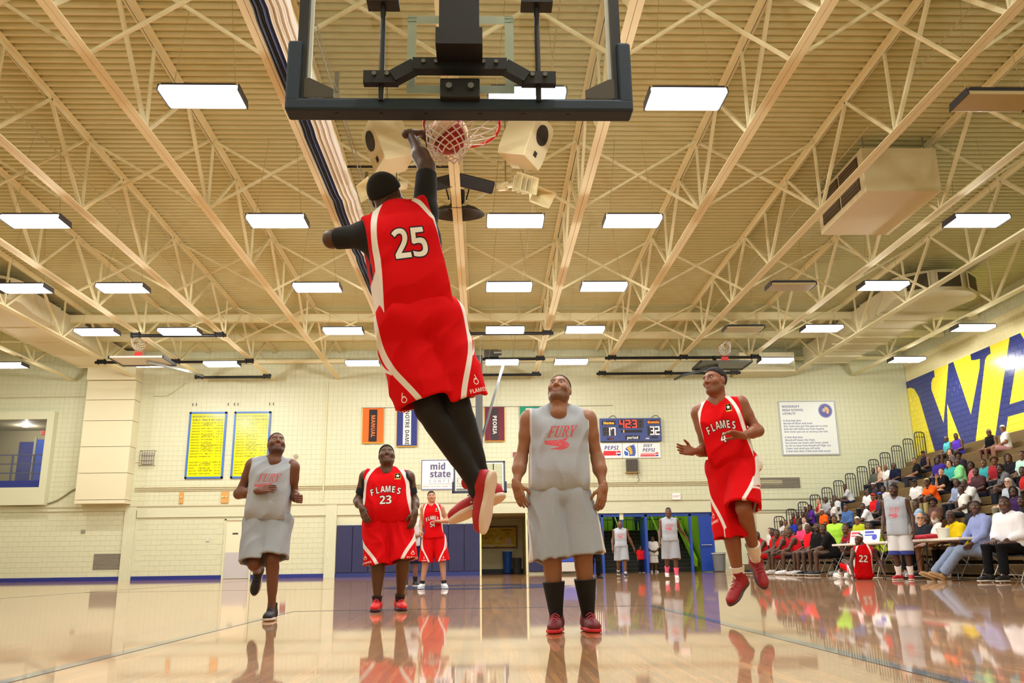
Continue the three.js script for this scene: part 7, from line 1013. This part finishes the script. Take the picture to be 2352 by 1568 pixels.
  if (c.ex === 'e') mb().bar([0, 0.56, 0.12], [0, 0.25, 0.155], 0.05, 0.012).build('tie', std(0x20222c, 0.7), g);
  for (const s of ['L', 'R']) { const an = J['an' + s], toe = v3.nrm(J['toe' + s]), xx = v3.nrm(v3.cross([0, 1, 0], toe)), m = basisM(xx, [0, 1, 0], toe, [an[0], an[1] - 0.085, an[2]], 1.04), so = mesh('shoe', shoeG.lowC.clone().applyMatrix4(m), std(c.ex === 'W' ? 0xe8e8ea : c.shoe, 0.6), g); mesh('sole', shoeG.soleC.clone().applyMatrix4(m), std(0xd8d4cc, 0.6), so); }
  return g;
}
let ci = 0;
for (const [label, x, y, z, skin, top, sleeve, bot, len, hair, v, ex] of CROWD) {
  const floor = y < 0.44 && y > 0.42, S = floor ? 1.08 : 0.93, yy = floor ? 0.46 : y; ci++;
  sitter(label, x, yy, z, -Math.PI / 2 + 0.35 * Math.sin(ci * 2.1), S, { skin, top, sleeve, bot, len, hair, v, ex, shoe: ci % 3 ? 0x1c1c20 : 0xc8c8c8, dy: 0.25 * Math.sin(ci * 3.7), dp: 0.1 * Math.sin(ci * 1.9) });
  if (floor) placeChair(x + 0.06, z, -Math.PI / 2, x < 9.5 ? 'metal folding chair under a player or coach on the team bench' : 'metal folding chair behind the white tables', x < 9.5 ? 'folding chairs of the team bench' : 'folding chairs behind the tables');
}
// man in white dress shirt and man in pale blue shirt beside the table
placeChair(9.3, -10.55, -Math.PI / 2 + 0.3, 'metal folding chair under the man in white dress shirt'); placeChair(9.5, -11.55, -Math.PI / 2, 'metal folding chair under the man in pale blue shirt'); placeChair(9.6, -9.6, -Math.PI / 2, 'empty folding chair past the man in white dress shirt');
sitter('man in white dress shirt and black trousers sitting with hands on knees past the table', 9.26, 0.47, -10.55, -Math.PI / 2 + 0.35, 1.12, { skin: '#4a2f20', top: 0xe8e8ee, sleeve: 1.92, bot: 0x121216, len: 1.95, hair: 'fade', v: 'lap', ex: 'F', shoe: 0x121214, dy: 0.1, dp: 0 });
person('slim man in pale blue shirt and light jeans stretched out in a chair', { S: 1.04, cell: 0.015, skin: '#4a2f20', hair: 'fade', hairC: 0x14100e, face: [-0.7, 0.1, 0.7], under: { color: 0xe8e8ec, sleeve: 0.3 }, top: { color: 0x8c98c8, loose: 0.02, sleeve: 1.9, hem: 0.04, vneck: 0.05, fold: 0.008 }, bottom: { color: 0x8494b0, len: 1.92, loose: 0.03, flare: 0.02, fold: 0.009 }, shoe: { color: 0x9a7850, sole: 0xb89468 }, base: [9.45, 0, -11.6] },
  { head: [9.38, 1.33, -11.72], neck: [9.42, 1.17, -11.68], shL: [9.4, 1.08, -11.87], shR: [9.42, 1.08, -11.49], elL: [9.25, 0.82, -11.95], elR: [9.27, 0.82, -11.42], wrL: [9.05, 0.66, -11.82], wrR: [9.07, 0.66, -11.5], hipL: [9.38, 0.55, -11.76], hipR: [9.38, 0.55, -11.57], knL: [8.97, 0.52, -12.05], knR: [8.97, 0.54, -11.75], anL: [8.72, 0.11, -12.35], anR: [8.74, 0.11, -12.05], toeL: [-0.75, 0.35, -0.4], toeR: [-0.75, 0.35, -0.4] });
person('grey jersey substitute in white shorts with blue hem standing before the white table', { S: 1.03, cell: 0.013, skin: '#4e3122', hair: 'short', hairC: 0x0f0b0a, beard: 0.6, face: [-0.75, 0.05, 0.6], top: { tex: TF2, loose: 0.03, hem: 0.12, vneck: 0.04, armcut: 0.01, name: 'jersey', fold: 0.008 }, bottom: { color: 0xd6d6d8, len: 0.96, loose: 0.035, flare: 0.02 }, shoe: { color: 0xb01424, sole: 0xe8e4e0, high: true }, sock: { color: 0xe8e6e2, len: 0.4 } }, standPose(8.5, -13.05, 1.92, -0.75, {}));
{ const p = scene.children.filter(o => o.name.startsWith('person')).at(-1), P = standPose(0, 0, 1.92, -0.75, {}), f = new Field(); for (const s of ['L', 'R']) { const a = v3.mix(P['hip' + s], P['kn' + s], 0.9), b = v3.mix(P['kn' + s], P['an' + s], 0.1); f.cone(a, b, 0.13, 0.135, 0.01, true); f.cutPlane(a, v3.nrm(v3.sub(a, b))); } mesh('blue_hem', f.mesh(0.014), std(0x2c3a8c, 0.85), p); }
person('teenager in bright lime polo shirt standing behind the end of the table', { S: 0.9, cell: 0.015, skin: '#7a5236', hair: 'short', hairC: 0x17110e, face: [-0.7, 0.2, 0.7], top: { color: 0xb4f04a, loose: 0.028, sleeve: 0.75, hem: 0.1 }, bottom: { color: 0x22242a, len: 1.95, loose: 0.02 }, shoe: { color: 0x22242a } }, standPose(9.95, -19.75, 1.62, -0.7, {}));
person('player in red uniform and white headband sitting on the floor before the tables', { S: 0.98, cell: 0.014, skin: '#4a2c20', hair: 'fade', band: 0xe8e6e2, face: [-0.55, 0.2, 0.6], top: { tex: clothMat(flamesTex('22')), loose: 0.026, hem: 0.0, armcut: 0.01, name: 'jersey', fold: 0.008 }, bottom: { tex: TS, len: 0.98, loose: 0.035, flare: 0.03, fold: 0.008 }, shoe: { color: 0xe4e2de, sole: 0xeeeeec }, sock: { color: 0xe8e6e2, len: 0.25 }, base: [8.15, 0, -14.2] },
  { head: [8.08, 0.83, -14.02], neck: [8.13, 0.68, -14.0], shL: [7.97, 0.59, -14.06], shR: [8.3, 0.59, -13.94], elL: [7.82, 0.34, -13.96], elR: [8.42, 0.35, -13.9], wrL: [7.8, 0.1, -13.86], wrR: [8.4, 0.12, -13.72], hipL: [8.07, 0.13, -14.22], hipR: [8.25, 0.13, -14.17], knL: [7.95, 0.36, -14.6], knR: [8.2, 0.33, -14.62], anL: [7.97, 0.1, -14.95], anR: [8.17, 0.1, -14.97], toeL: [-0.2, 0.2, -1], toeR: [0.1, 0.2, -1], upL: [0, 1, 0.2], upR: [0, 1, 0.2] });
scene.traverse(o => { if (o.isMesh) o.castShadow = o.receiveShadow = true; if (o.isLight) o.castShadow = true; });
renderer.render(scene, camera);
